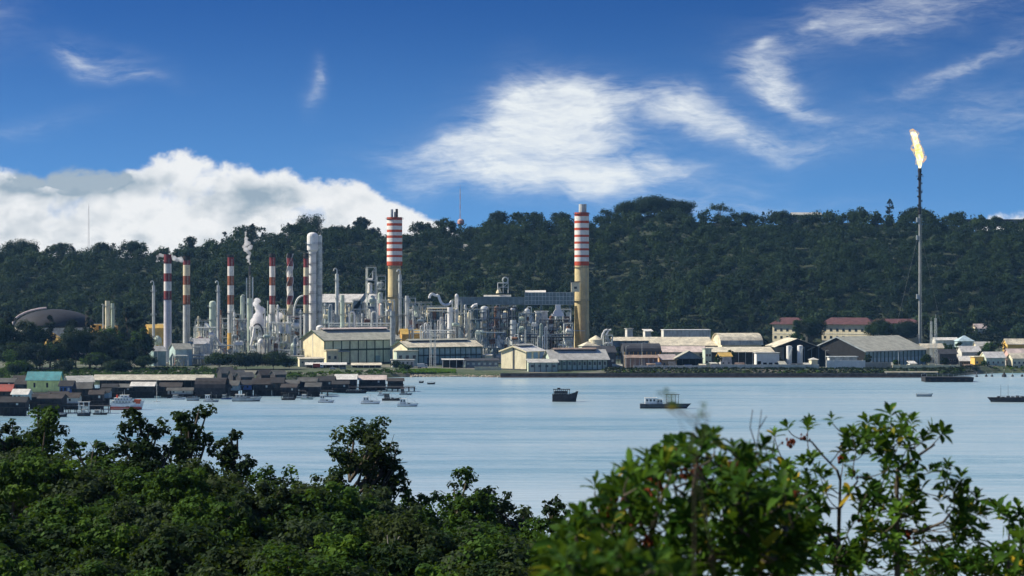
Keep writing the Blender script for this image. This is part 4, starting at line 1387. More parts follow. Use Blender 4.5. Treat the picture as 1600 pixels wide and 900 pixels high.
pipe_thing('white inverted U pipe behind the left end of the long green warehouse', [(546, 545)] + arc(550, 492, 4, 5, 180, 0) + [(554, 545)], 1650, .8, WHITE)
pipe_thing('pale inverted U pipe below the lattice tower', [(580, 545)] + arc(585, 492, 4, 5, 180, 0) + [(589, 545)], 1650, .7, GALVL)
pipe_thing('curved white pipe arching between the finned and the narrow chimney', [(459, 500), (460, 482)] + arc(474, 482, 13, 20, 160, 90) + [(482, 462)], 1730, .8, GALVL)
pipe_thing('grey hooked pipe inside the white arching pipe', [(466, 492), (470, 494)] + arc(470, 484, 9, 10, -70, 60), 1732, .55, GALV)
pipe_thing('thick white serpentine pipe in the air left of the duct bridge', [(671, 466)] + arc(675, 466, 4, 7, 170, 80, 4) + [(681, 462), (685, 461), (687, 468), (690, 474), (696, 477), (703, 475), (706, 470)], 1690, 1.1, WHITE)
pipe_thing('white diagonal pipe leaning down toward the orange cased chimney foot', [(322, 505), (330, 515), (342, 535), (352, 546)], 1620, .9, WHITE)
pipe_thing('white crooked pipe below the steam plume chimney', [(398, 512), (396, 525), (392, 540), (399, 548)], 1610, 1.0, WHITE)
pipe_thing('dark curved pipe loop right of the steam plume chimney', arc(402, 522, 9, 16, 130, -60), 1605, .6, STEELD)
pipe_thing('pale standing rectangle of pipe at the left of the orange leg', [(885, 548), (885, 529), (892, 529), (892, 548)], 1640, .7, GALVL)
pipe_thing('white pipe elbow under the left part of the duct bridge', [(737, 481), (741, 477), (746, 476)], 1740, 1.3, WHITE)
for i, x in enumerate((940, 946)):
    pipe_thing(['left', 'right'][i] + ' one of two slanted white pipes right of the fat chimney foot', [(x, 530), (x + 1, 523), (x + 5, 516), (x + 9, 515)], 1620, .7, WHITE)

# balls and tanks
ball_tank('small pale green ball tank left of the lilac white chimney', 246, 1600, 532, 14, GREENL)
ball_tank('white ball on a post at the left end of the duct bridge', 713.5, 1700, 462, 5.5, WHITE)
ball_tank('green grey ball tank left of the long green warehouse', 459, 1600, 540, 9, GREENL)
ball_tank('white ball tank under the steam cloud', 408, 1590, 534, 10, WHITE)
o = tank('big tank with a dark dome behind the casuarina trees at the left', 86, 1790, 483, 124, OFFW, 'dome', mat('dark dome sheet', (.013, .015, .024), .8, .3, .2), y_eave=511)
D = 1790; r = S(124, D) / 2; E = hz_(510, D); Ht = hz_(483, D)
b = MB(); b.path([(-r * math.cos(a) * 1.02, -r * .2, E + (Ht - E) * math.sin(a) * 1.0 + 1.2) for a in [0, .2, .4, .6, .8, 1.0, 1.2, 1.4]], .9, 6); b.build('dome_edge_light', mat('pinkish edge light', (.72, .60, .58), .6, .15, .3), o)  # pale tube added as the sunlit edge of the dome
tank('yellow cone roofed tank in front of the dark dome', 83, 1690, 520, 34, YEL, 'cone', YEL, y_eave=531)
tank('white tank peeping over the warehouse ridge left of the stepped column', 500, 1660, 508, 12, WHITE, 'dome', WHITE, y_eave=512)
tank('white capped tank below the steam cloud', 313, 1615, 526, 13, WHITE, 'dome', PINK, y_eave=532)
tank('left one of two white silos in front of the dark open shed', 1233, 1522, 540, 8.5, WHITE, 'cone', y_eave=541, name='silo', cat='silo')
tank('right one of two white silos in front of the dark open shed', 1250, 1522, 539, 8.5, WHITE, 'cone', y_eave=540.5, name='silo', cat='silo')
tank('cream tank right of the fat chimney foot', 931, 1600, 524, 22, CREAM2, 'cone', CREAM2, y_eave=531)

# orange and yellow plant at the left
steel_frame('orange clad plant building left of the two cream columns', 152, 1660, 508, 16, ORANGE, storeys=3, bays=2, fill=[YEL, ORANGE, CREAM2], deckm=YEL, seed=4, tk=.6)
steel_frame('orange framed plant building under the two cream columns', 172, 1658, 510, 20, ORANGE, storeys=2, bays=3, fill=[YEL, ORANGE, GREENL], deckm=YEL, seed=5, tk=.6)
building('yellow walled house left of the ball tank', 232, 1650, 12, 9, 512, 507, R(25), YEL, YEL, name='plant_house')
building('small yellow house touching the lilac white chimney', 250, 1660, 6, 7, 511, 506, R(30), YEL, CREAM, name='plant_house')
building('teal sheeted shed left of the lilac white chimney foot', 240, 1560, 10, 12, 548, 541, R(35), TEAL, ROOFGL, name='plant_shed', cat='shed')
building('blue grey sheeted shed right of the lilac white chimney foot', 274, 1565, 13, 12, 545, 537, R(30), TEALL, ROOFG, name='plant_shed', cat='shed')
building('white roofed plant house behind the steel frames left of the orange cased chimney', 303, 1600, 12, 8, 536, 529, R(20), OFFW, ROOFW, name='plant_house')
building('orange brick machine house on the right of the three flued chimney', 628, 1640, 17, 9, 521, 514, R(15), ORANGE, YEL, name='machine_house', cat='machine house')
building('long white roofed shed behind the domed white column', 503, 1950, S(88, 1950), 24, 471.5, 459.5, R(3), STEELB, ROOFW, name='long_shed', cat='shed', pil=(10, .5, STEELD), over=1)
o = building('dark inclined conveyor gallery beside the lattice tower', 552, 1740, 6, 5, 470, 470, 0, STEELB, STEELB, name='transfer_house', cat='transfer house', roof='flat')
o['label'] = 'dark transfer house at the foot of the inclined conveyor beside the lattice tower'
D = 1742
o = thing('conveyor', 'blue grey inclined conveyor gallery climbing to the lattice tower', 'conveyor', at(564, D))
b = MB(); p0, p1 = Vector((X(550, D) - X(564, D), 0, hz_(494, D))), Vector((X(577, D) - X(564, D), 0, hz_(459, D)))
b.hexa([p0 + Vector((0, -2, 0)), p1 + Vector((0, -2, 0)), p1 + Vector((0, 2, 0)), p0 + Vector((0, 2, 0))], [p0 + Vector((0, -2, 5)), p1 + Vector((0, -2, 5)), p1 + Vector((0, 2, 5)), p0 + Vector((0, 2, 5))]); b.build('gallery', STEELB, o)
for k in (.25, .6, .9):
    q = p0.lerp(p1, k); b = MB(); bars(b, (q.x - 1, 0, -.5), (q.x, 0, q.z), .3); bars(b, (q.x + 1, 0, -.5), (q.x, 0, q.z), .3); b.build('trestle', GALV, o)

# steel frames: the tangle between the warehouses and the hill
GF = 'steel process frames'
FILL = [SILVER, GALVL, WHITE, OFFW, GREENL, CREAM2, GALV, CREAM, PINK, WHITE, STEELB, RUST]
FR = [('tall lattice tower left of the three flued chimney', 580, 1720, 418, 14, GALVL, 7, 1), ('darker lattice tower half behind the three flued chimney', 596, 1735, 432, 13, GALV, 6, 1),
      ('frame packed with silver drums at the foot of the three flued chimney', 603, 1680, 470, 26, GALVL, 4, 2), ('low frame of pipes behind the middle of the long green warehouse', 560, 1690, 484, 30, GALV, 3, 3),
      ('narrow frame right of the domed white column', 512, 1680, 478, 14, GALV, 3, 1), ('frame behind the left end of the second warehouse', 646, 1680, 474, 24, GALV, 4, 2),
      ('dark frame with pipe decks under the white serpentine pipe', 680, 1680, 480, 34, STEELB, 4, 3), ('narrow pale frame beside the white vertical vessel', 722, 1650, 490, 14, GALVL, 4, 1),
      ('dense dark frame below the left part of the duct bridge', 745, 1690, 484, 34, STEELB, 5, 3), ('dense frame with rusty pipes below the hoist frame', 778, 1690, 482, 30, STEELD, 5, 3),
      ('dense frame below the middle of the duct bridge', 828, 1680, 490, 34, STEELB, 5, 3), ('dark frame left of the orange leg', 866, 1680, 500, 42, STEELD, 4, 4),
      ('low bluish frame behind the tall cream gable house', 770, 1620, 520, 36, STEELB, 2, 3), ('pale frame with diagonal braces left of the orange leg', 888, 1660, 506, 14, GALVL, 3, 1),
      ('frame of white pipes below the steam cloud', 404, 1620, 512, 24, GALVL, 3, 2), ('crowded frame at the left of the long green warehouse', 440, 1620, 505, 34, GALVL, 4, 3),
      ('frame between the brown banded and the orange cased chimney', 322, 1620, 512, 34, GALVL, 3, 3), ('low frame at the foot of the brown banded chimney', 300, 1590, 543, 24, GALV, 2, 2),
      ('low frame in front of the orange cased chimney', 352, 1590, 540, 30, GALV, 2, 3), ('pipe deck frame left of the steam plume chimney', 374, 1650, 500, 22, GALV, 4, 2),
      ('thin frame behind the finned chimney', 462, 1680, 496, 16, GALV, 3, 1), ('small white frame right of the fat chimney foot', 950, 1620, 524, 14, GALVL, 2, 2), ('pale low frame in front of the lilac white chimney', 282, 1560, 556, 22, GALVL, 1, 3)]
for i, (lab, px, D, yt, wp, m, st, ba) in enumerate(FR):
    steel_frame(lab, px, D, yt, wp, m, storeys=st, bays=ba, group=GF, fill=FILL, seed=10 + i, rz=.12 * ((i % 3) - 1), tk=.3)
FR2 = [('tall frame behind the thin columns left of the long green warehouse', 436, 1770, 484, 22, GALVL, 5, 2), ('frame behind the steam plume chimney', 376, 1765, 492, 26, GALV, 4, 2), ('frame behind the rusty pipe column', 348, 1760, 498, 20, GALVL, 4, 2), ('frame behind the pale green drum column', 318, 1755, 502, 22, GALV, 4, 2),
       ('frame behind the finned and narrow chimneys', 466, 1780, 478, 18, STEELB, 5, 1), ('cream painted frame behind the stepped column', 540, 1745, 474, 20, CREAM2, 4, 2), ('frame between the hooked column and the lattice tower', 560, 1760, 468, 16, GALVL, 5, 1), ('frame stuffed with drums right of the three flued chimney', 640, 1760, 466, 18, GALVL, 5, 2),
       ('frame behind the narrow ladder mast pair', 664, 1750, 474, 20, GALV, 4, 2), ('low wide frame left of the sphere tank by the lilac white chimney', 224, 1640, 530, 20, GALV, 2, 2), ('frame above the low trees before the steam cloud', 416, 1600, 526, 24, GALVL, 3, 2), ('frame right of the white ball tank', 424, 1640, 505, 14, CREAM2, 4, 1),
       ('dark frame behind the silver banded vessel', 796, 1740, 480, 22, STEELD, 5, 2), ('pale frame behind the white hopper', 880, 1745, 484, 24, GALVL, 4, 2), ('frame at the left end under the duct bridge', 714, 1740, 470, 14, GALV, 5, 1)]
for i, (lab, px, D, yt, wp, m, st, ba) in enumerate(FR2):
    steel_frame(lab, px, D, yt, wp, m, storeys=st, bays=ba, group=GF, fill=FILL, seed=60 + i, rz=.15 * ((i % 3) - 1), tk=.34)
TC = [('thin cream column', 310, 494), ('thin white column', 366, 488), ('thin rust brown column', 372, 500), ('thin grey column', 414, 482), ('thin white column', 434, 476), ('thin cream column', 444, 492), ('thin grey column', 470, 484), ('thin silver column', 508, 474), ('thin white column', 518, 486), ('thin cream column', 546, 480), ('thin silver column', 566, 490), ('thin white column', 592, 478), ('thin grey column', 646, 478), ('thin white column', 656, 490), ('thin silver column', 692, 486)]
for i, (nm_, px, yt) in enumerate(TC):
    m = {'cream': CREAM2, 'white': WHITE, 'grey': GREYST, 'silver': SILVER}.get(nm_.split()[1], RUST)
    vessel('%s, %s from the left among the short thin ones behind the warehouses' % (nm_, ORD[i]), px, 1655 + (i % 3) * 25, yt, 2.6 + (i % 3) * .7, m, 1, dome=(i % 2 == 0), name='slim_column', group='short thin columns', hook=(i % 4 == 1), ladder_on=False)
GR = 'pipe racks of the plant'
pipe_rack('pipe rack running left of the long green warehouse at mid height', 392, 470, 1605, 548, GALV, [GALVL, SILVER, OFFW], 2, GR)
pipe_rack('long low pipe rack in front of the banded chimneys', 296, 392, 1575, 556, GALV, [OFFW, SILVER, GALVL], 2, GR)
pipe_rack('pipe rack behind the second warehouse roof', 640, 712, 1635, 517, GALVL, [GALVL, OFFW, STEELB], 2, GR)
pipe_rack('high pipe rack crossing below the serpentine pipe', 668, 715, 1670, 482, CREAM2, [CREAM2, GALVL, SILVER], 2, GR)
pipe_rack('pipe rack under the right half of the duct bridge', 812, 895, 1640, 523, STEELD, [STEELB, STEELD, GALV], 2, GR)
pipe_rack('pipe rack left of the domed white column foot', 452, 520, 1720, 496, STEELB, [DRED, GALV, RUST], 2, GR)
pipe_rack('pipe rack behind the long green warehouse ridge', 515, 612, 1660, 506, GALV, [GALVL, SILVER, STEELB], 2, GR)

# small machines standing between the big ones
def machine(kind, label, px, D, ytop, wp, m, seed):
    rg = random.Random(seed); w_ = S(wp, D); H = max(3.0, hz_(ytop, D)); nm_ = {'drum': 'pressure_drum', 'tall': 'upright_drum', 'cooler': 'air_cooler', 'box': 'pump_house', 'pipes': 'pipe_stand', 'skid': 'valve_skid'}[kind]
    o = thing(nm_, label, nm_.replace('_', ' '), at(px, D), rg.uniform(-.3, .3), 'small machines of the plant')
    if kind == 'box': H = min(H, 6.5)
    if kind == 'skid': H = min(H, 11)
    b = MB()
    if kind == 'drum':
        r = min(w_ * .26, 2.6); b.drum((-w_ * .4, 0, H - r), (w_ * .4, 0, H - r), r, 12); b.build('shell', m, o)
        for x in (-w_ * .25, w_ * .25):
            b = MB(); b.box(x - .4, x + .4, -r * .7, r * .7, -.4, H - r * 1.6); b.build('saddle', CONC, o)
        b = MB(); b.path([(0, 0, H - .2), (0, 0, H + 1.6), (w_ * .5, 0, H + 1.6), (w_ * .5, 0, 0)], .3, 6); b.build('pipe', GALVL, o)
    elif kind == 'tall':
        r = w_ * .3; b.lathe([(r, -.3), (r, H - r * .6), (r * .8, H - r * .25), (r * .1, H)], 14); b.build('shell', m, o)
        ring_walk(r, H * .7, 10, .9).build('platform', GALVL, o)
        b = MB(); b.path([(0, 0, H - .2), (0, 0, H + 1.2), (r * 1.5, 0, H + 1.2), (r * 1.5, 0, 0)], .28, 6); b.build('pipe', WHITE, o)
    elif kind == 'cooler':
        b.box(-w_ / 2, w_ / 2, -3, 3, H - 2.4, H); b.build('casing', m, o)
        b = MB()
        for x in (-w_ * .45, 0, w_ * .45):
            for y in (-2.7, 2.7): bars(b, (x, y, -.5), (x, y, H - 2.4), .22)
        b.build('leg_frame', GALV, o)
        for x in (-w_ * .25, w_ * .25):
            b = MB(); b.lathe([(w_ * .2, H + .01), (w_ * .22, H + .9), (w_ * .18, H + .9)], 12, c=(x, 0, 0)); b.build('fan_ring', GALVL, o)
    elif kind == 'box':
        b.box(-w_ / 2, w_ / 2, -3, 3, -.4, H); b.build('wall', m, o)
        b = MB(); slab(b, [(-w_ / 2 - .5, -3.6, H + .2), (w_ / 2 + .5, -3.6, H + .2), (w_ / 2 + .5, 3.5, H + 1.0), (-w_ / 2 - .5, 3.5, H + 1.0)], .2); b.build('roof', ROOFW if seed % 2 else ROOFC, o)
        b = MB(); b.box(-w_ * .3, -w_ * .1, -3.1, -2.95, 0, 2.3); b.build('door', STEELD, o)
        b = MB(); b.box(w_ * .1, w_ * .35, -3.1, -2.95, 1.2, 2.4); b.build('window', GLASS, o)
    elif kind == 'pipes':
        for k in range(4):
            b = MB(); x = -w_ / 2 + w_ * k / 3.2; hh = H * (.6 + .4 * rg.random()); y = rg.uniform(-2, 2)
            b.path([(x, y, -.4), (x, y, hh - 1), (x + .4, y, hh - .2), (x + w_ * .25, y, hh), (x + w_ * .32, y, hh - 1), (x + w_ * .32, y, hh * .35)], .3 + .2 * rg.random(), 6); b.build('pipe', rg.choice([m, GALVL, WHITE, SILVER]), o)
    else:
        for x in (-w_ / 2, 0, w_ / 2):
            for y in (-2, 2): bars(b, (x, y, -.4), (x, y, H), .2)
        for z in (H * .5, H):
            for y in (-2, 2): bars(b, (-w_ / 2, y, z), (w_ / 2, y, z), .2)
        b.build('frame', GALVL, o)
        for k in range(4):
            b = MB(); x = rg.uniform(-w_ * .4, w_ * .4); z = rg.uniform(H * .15, H * .9); b.sphere((x, rg.uniform(-1.5, 1), z), rg.uniform(.6, 1.3), 8, 6); b.build('valve_body', rg.choice([m, RUST, YEL, WHITE]), o)
        b = MB(); b.path([(-w_ / 2 - 1, -1, H * .55), (w_ / 2 + 1, -1, H * .55)], .35, 6); b.build('pipe', m, o)


ZN = [(296, 352, 1580, 1625, 528, 556, 11, 'right of the brown banded chimney'), (364, 470, 1575, 1640, 515, 556, 17, 'left of the long green warehouse'), (506, 612, 1640, 1700, 478, 516, 15, 'above the long green warehouse roof'),
      (640, 716, 1610, 1680, 492, 532, 12, 'above the second warehouse roof'), (722, 896, 1600, 1700, 486, 548, 22, 'under the duct bridge')]
kk = ['drum', 'pipes', 'tall', 'skid', 'cooler', 'pipes', 'box', 'tall', 'skid', 'drum', 'pipes']
cm_ = [(WHITE, 'white'), (SILVER, 'silver'), (GREENL, 'pale green'), (CREAM2, 'cream'), (GALVL, 'light grey'), (RUST, 'rust brown'), (STEELB, 'blue grey')]
rgm = random.Random(77); sd = 0
for (xa, xb, da, db, ya, yb, n, where) in ZN:
    for i in range(n):
        kd = kk[(sd * 3 + i) % len(kk)]; m_, cn = cm_[rgm.randrange(len(cm_))]
        px = xa + (xb - xa) * (i + .5) / n + rgm.uniform(-2, 2)
        nth = ORD[i] if i < 20 else 'last but %s' % ('one' if i == 20 else 'none')
        lab = '%s %s, %s from the left %s' % (cn, {'drum': 'lying drum', 'pipes': 'pipe stand', 'tall': 'upright drum', 'skid': 'valve skid', 'cooler': 'air cooler', 'box': 'pump house'}[kd], ORD[i] if i < 20 else ['second last', 'very last'][i - 20], where)
        lab = lab.replace('very last from the left', 'last from the left').replace('second last from the left', 'last but one from the left')
        machine(kd, lab, px, da + (db - da) * ((i * 7) % 5) / 5, ya + (yb - ya) * rgm.random(), rgm.uniform(7, 13), m_, 300 + sd * 40 + i)
    for i in range(12):
        kd = kk[(sd * 5 + i * 2 + 1) % len(kk)]; m_, cn = cm_[rgm.randrange(len(cm_))]
        px = xa + (xb - xa) * (i + .5) / 12 + rgm.uniform(-2, 2)
        lab = '%s %s, %s in the rear row %s' % (cn, {'drum': 'lying drum', 'pipes': 'pipe stand', 'tall': 'upright drum', 'skid': 'valve skid', 'cooler': 'air cooler', 'box': 'pump house'}[kd], ORD[i], where)
        machine(kd, lab, px, db + 18 + (i % 3) * 9, ya - 8 + (yb - ya) * .7 * rgm.random(), rgm.uniform(6, 11), m_, 900 + sd * 40 + i)
    sd += 1

# the white hopper with the rust side under the duct bridge
D = 1690
o = thing('hopper', 'white hopper with a rusty side under the right part of the duct bridge', 'hopper', at(872, D))
z0, z1, z2 = hz_(494, D), hz_(486, D), hz_(476, D)
b = MB(); q0, q1 = S(20, D) / 2, S(10, D) / 2
b.hexa([(-q0, -4, z0), (q0, -4, z0), (q0, 4, z0), (-q0, 4, z0)], [(-q1, -3, z1 + 1), (q1, -3, z1 + 1), (q1, 3, z1 + 1), (-q1, 3, z1 + 1)]); b.build('hood', WHITE, o)
b = MB(); b.box(-q1 * .8, q1 * .8, -2.6, 2.6, z1 + 1.01, z2); b.build('hood_top', WHITE, o)
b = MB(); b.box(q0 - 1, q0 + 4, -3.5, 3, z0 - 7, z0 - .2); b.build('side_casing', RUST, o)
b = MB()
for x in (-q0 * .9, 0, q0 * .9): bars(b, (x, -3.5, -.5), (x, -3.5, z0), .4); bars(b, (x, 3.5, -.5), (x, 3.5, z0), .4)
b.build('support', GALV, o)
building('white flat topped box house left of the white hopper', 838, 1700, S(18, 1700), 8, 487, 487, R(5), OFFW, WHITE, name='machine_house', cat='machine house', roof='flat')

# ------------------------------------------------------------------ steam
sm = bpy.data.materials.new('white steam'); sm.use_nodes = True
t = sm.node_tree; t.nodes.remove(t.nodes['Principled BSDF'])
pv = t.nodes.new('ShaderNodeVolumePrincipled'); pv.inputs['Color'].default_value = (.98, .98, 1, 1); pv.inputs['Density'].default_value = .30; pv.inputs['Anisotropy'].default_value = 0.0
h = NG(t); geo = h.n('ShaderNodeNewGeometry')
t.links.new(pv.outputs[0], t.nodes['Material Output'].inputs['Volume'])
def steam(label, puffs, D, seed, dens=.3, name='steam'):
    import bmesh
    rg = random.Random(seed)
    m = sm.copy(); m.node_tree.nodes['Principled Volume'].inputs['Density'].default_value = dens
    bm = bmesh.new()
    for (px, py, r) in puffs:
        c = P(px, py, D); rr = S(r, D) * 1.15
        for k in range(3):
            q = Vector((rg.gauss(0, rr * .4), rg.gauss(0, rr * .4), rg.gauss(0, rr * .35)))
            mt = Matrix.Translation(c + q) @ Matrix.Diagonal((rr * (.6 + .5 * rg.random()),) * 3 + (1,))
            bmesh.ops.create_icosphere(bm, subdivisions=2, radius=1, matrix=mt)
    me = bpy.data.meshes.new(name); bm.to_mesh(me); bm.free()
    me.materials.append(m)
    o = link(name, me)
    rm = o.modifiers.new('blend', 'REMESH'); rm.mode = 'VOXEL'; rm.voxel_size = S(1.0, D)
    tx = bpy.data.textures.new(name, 'CLOUDS'); tx.noise_scale = S(5, D)
    dm_ = o.modifiers.new('billow', 'DISPLACE'); dm_.texture = tx; dm_.texture_coords = 'GLOBAL'; dm_.strength = S(3.2, D); dm_.mid_level = .55
    return tag(o, label, 'steam')


steam('dense white steam column rising between the chimneys', [(402, 470, 3.6), (400, 475, 4.2), (402, 481, 5), (403, 487, 6), (401, 494, 7), (405, 501, 8), (400, 508, 8), (411, 506, 7), (396, 512, 5)], 1670, 1, .6)
steam('low white steam bank spreading behind the finned chimney', [(418, 506, 7), (426, 503, 8), (434, 507, 7), (432, 496, 5), (444, 507, 6), (452, 510, 5), (460, 512, 4), (432, 500, 4), (440, 514, 5)], 1760, 2, .45)
steam('thin wisp of steam blowing up from the dark narrow chimney', [(390, 412, 1.5), (389.5, 407, 2.2), (389, 401, 2.8), (388.5, 395, 3.2), (388, 389, 3.6), (386, 384, 4.2), (389, 380, 3.6), (385, 376, 3), (384, 371, 3), (383, 366, 2.2)], 1702, 3, .4)
steam('small white steam puff between the two leftmost banded chimney tips', [(268, 400, 2), (273, 403, 3), (279, 404, 3), (284, 406, 3.4), (276, 408, 2)], 1650, 4, .4)
steam('little steam puff left of the lilac white chimney tip', [(256, 400, 2.4), (250, 399, 2.4), (246, 403, 2), (245, 408, 1.6), (259, 402, 2)], 1650, 5, .3)
# ------------------------------------------------------------------ stilt village over the water on the left
KR = corrugated('kampung dark tin', (.045, .041, .040), .8, 0, rough=.85, var=.4, rust=.25)
KG = corrugated('kampung grey tin', (.10, .104, .10), .8, 0, rough=.8, var=.35, rust=.15)
KD = corrugated('kampung black tin', (.03, .032, .036), .8, 0, rough=.85, var=.4)
def DW(yw): return CZ / (K * (yw - 450))      # distance of a waterline seen at photo row yw


def stilt_house(label, px0, px1, yw, yfloor, ye, yr, wall, roofm, W=8, phi=.05, roof='gable', name='stilt_house', cat='house', open_=False, group='stilt houses over the water', win=2, nst=None, D=None):
    D = D or DW(yw); L = S(px1 - px0, D)
    o = thing(name, label, cat, (X(px0, D), D, 0), phi, group)
    zf, he, hr = max(.8, Zp(yfloor, D)), Zp(ye, D), Zp(yr, D)
    b = MB(); b.box(-.5, L + .5, -1.2, W + .4, zf - .25, zf); b.build('deck', WOOD, o)
    b = MB(); b.tube((0, 0, -2), (0, 0, zf - .2), .16, n=6); po = b.build('stilt', WOODD, None); pme = po.data; bpy.data.objects.remove(po)
    n = nst or max(3, min(9, int(L / 2.5)))
    for i in range(n + 1):
        share('stilt', pme, o, (L * i / n, -.9, 0))
        if i % 2 == 0: share('stilt', pme, o, (L * i / n, W * .8, 0))
    b = MB(); b.box(.1, L - .1, W * .35, W * .4, -.6, zf - .3); b.build('under_deck_shade', WOODD, o)  # dark sheet added to paint the shade under the deck
    if not open_:
        b = MB(); b.box(0, L, 0, W, zf, he - .05); b.build('wall', wall, o)
        for i in range(win):
            x = L * (i + .6) / (win + .5); hh = (he - zf)
            b = MB(); b.box(x - .5, x + .5, -.1, .03, zf + hh * .4, zf + hh * .78); b.build('window', [GLASS, DARKIN, OFFW][i % 3], o)
        b = MB(); b.box(L * .08, L * .08 + .9, -.1, .03, zf, zf + min(2.1, (he - zf) * .85)); b.build('door', DARKIN, o)
    else:
        b = MB()
        for i in range(n + 1): b.box(L * i / n - .1, L * i / n + .1, -.9, -.7, zf, he); b.box(L * i / n - .1, L * i / n + .1, W - .3, W - .1, zf, he)
        b.build('roof_post', WOODG, o)
        b = MB(); b.box(L * .02, L * .98, W * .75, W * .78, zf, he - .3); b.build('back_screen', wall, o)
    b = MB(); ov = .8; th = .15
    if roof == 'gable':
        slab(b, [(-ov, -ov, he - .1), (L + ov, -ov, he - .1), (L + ov, W / 2, hr), (-ov, W / 2, hr)], th)
        slab(b, [(-ov, W / 2, hr + .01), (L + ov, W / 2, hr + .01), (L + ov, W + ov, he - .1), (-ov, W + ov, he - .1)], th)
    elif roof == 'shed': slab(b, [(-ov, -ov, he), (L + ov, -ov, he), (L + ov, W + ov, hr), (-ov, W + ov, hr)], th)
    elif roof == 'arch':
        pr = [(W / 2 - (W / 2 + .4) * math.cos(math.pi * i / 8), he + (hr - he) * math.sin(math.pi * i / 8)) for i in range(9)]
        for i in range(8): slab(b, [(-ov, pr[i][0], pr[i][1]), (L + ov, pr[i][0], pr[i][1]), (L + ov, pr[i + 1][0], pr[i + 1][1]), (-ov, pr[i + 1][0], pr[i + 1][1])], th)
    b.build('roof', roofm, o)
    if roof == 'gable' and not open_:
        for x in (.02, L - .02):
            b = MB(); b.add([(x, 0, he - .05), (x, W, he - .05), (x, W / 2, hr - .1)], [(0, 1, 2)]); b.build('gable', wall, o)
    return o


SH = [('dark plank stilt house right behind the pale blue one', 24, 48, 622, 608, 600, 593, WOOD, KR), ('low grey stilt house behind the red roof', -8, 22, 620, 606, 597, 591, WOODD, KG), ('dark stilt house left of the turquoise roof with a rusty roof', 20, 44, 612, 602, 594, 587, WOODD, KR), ('brown stilt house between the dark blue one and the jetty roof', 96, 116, 612, 603, 594, 588, WOOD, KR),
      ('dark stilt house crowded below the long white roof, left one', 160, 182, 624, 613, 605, 600, WOODD, KD), ('dark stilt house crowded below the long white roof, middle one', 184, 206, 622, 612, 605, 600, WOODD, KG), ('blue grey stilt hut just left of the ferry bow', 146, 170, 634, 622, 613, 607, STEELB, KD), ('white walled stilt hut between the pole frame boat and the walkway', 98, 122, 640, 630, 621, 614, OFFW, KR),
      ('dark stilt hut at the water in front of the turquoise roofed house', 44, 74, 640, 629, 620, 614, WOODD, KD), ('rusty roofed stilt hut below the dark blue house', 76, 104, 637, 626, 618, 612, WOOD, KR), ('low dark stilt hut at the corner of the boathouse', 336, 356, 622, 614, 606, 601, WOODD, KD), ('dark stilt hut in front of the low dark one with pale eave', 440, 462, 622, 613, 605, 600, WOODD, KR), ('dark stilt hut with a tin roof left of the small white windowed one', 478, 500, 620, 612, 604, 598, WOODD, KG), ('low dark stilt hut under the bright white tin roof house', 520, 544, 614, 607, 600, 595, WOODD, KD),
      ('red roofed stilt house cut by the left edge', -14, 17, 640, 622, 611, 601, WOOD, REDROOF), ('pale blue stilt house right of the red roof', 19, 43, 642, 626, 616, 608, TEALL, ROOFW), ('tall yellow green stilt house under a big turquoise roof', 42, 92, 632, 613, 594, 581, mat('yellow green wall', (.80, .76, .28), .75, .2, .3, streak=.3), TURQ),
      ('dark blue stilt house touching the yellow green one', 93, 112, 634, 616, 603, 595, BLUEP, KD), ('grey stilt house with a slanting pale roof below the long white roof', 112, 142, 634, 618, 607, 598, WOOD, KG), ('dark stilt hut with a pale tin awning left of the ferry', 140, 160, 640, 626, 616, 610, WOODD, KR),
      ('dark stilt hut behind the white pole frame', 60, 96, 646, 632, 622, 616, WOODD, KR), ('grey timber stilt house at the far left water edge', -10, 40, 650, 636, 628, 620, WOODD, KD), ('white fronted stilt house behind the ferry mast', 205, 240, 622, 611, 603, 597, WOOD, ROOFW), ('dark stilt house right of the tall white pole', 250, 282, 621, 611, 604, 598, WOODD, KR),
      ('pale stilt landing with white boats under the long white roof', 262, 300, 622, 616, 610, 606, OFFW, KG), ('white and blue stilt house right of the dark arched boathouse', 354, 371, 620, 610, 602, 595, TEALL, KG), ('bright blue stilt house among dark ones', 376, 393, 619, 609, 601, 594, BLUEP, KD),
      ('dark stilt house with a grey roof right of the bright blue one', 395, 424, 619, 609, 600, 591, WOODD, KR), ('dark brown stilt house left of the striped roof one', 424, 442, 619, 609, 598, 590, WOOD, KD), ('low dark stilt house with a thin pale eave', 442, 466, 618, 608, 599, 594, WOODD, KG), ('dark stilt house with a white strip of roof', 466, 494, 617, 607, 596, 590, WOODD, KG),
      ('small stilt house with white window frames', 497, 521, 613, 604, 595, 588, WOODD, KD), ('dark stilt house under a bright white tin roof', 524, 556, 611, 602, 592.5, 585, WOODD, ROOFW), ('dark stilt house under a pinkish tin roof', 561, 602, 610, 601, 593, 586.5, WOODD, ROOFP), ('dark stilt hut at the end of the jetty', 606, 630, 608, 601, 595, 591, WOODD, KR)]
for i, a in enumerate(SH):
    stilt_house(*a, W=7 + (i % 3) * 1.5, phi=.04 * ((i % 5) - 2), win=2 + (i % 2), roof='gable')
GK = 'land side roofs of the kampung'
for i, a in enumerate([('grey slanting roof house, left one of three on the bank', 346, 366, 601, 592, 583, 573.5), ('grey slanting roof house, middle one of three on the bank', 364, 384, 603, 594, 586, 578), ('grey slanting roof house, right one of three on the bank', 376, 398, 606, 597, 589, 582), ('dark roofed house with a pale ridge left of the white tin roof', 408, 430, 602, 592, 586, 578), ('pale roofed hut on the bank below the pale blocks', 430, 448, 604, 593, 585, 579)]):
    stilt_house(*a, WOODD, [KG, KG, KG, KR, KG][i], W=8, phi=.5, group=GK)
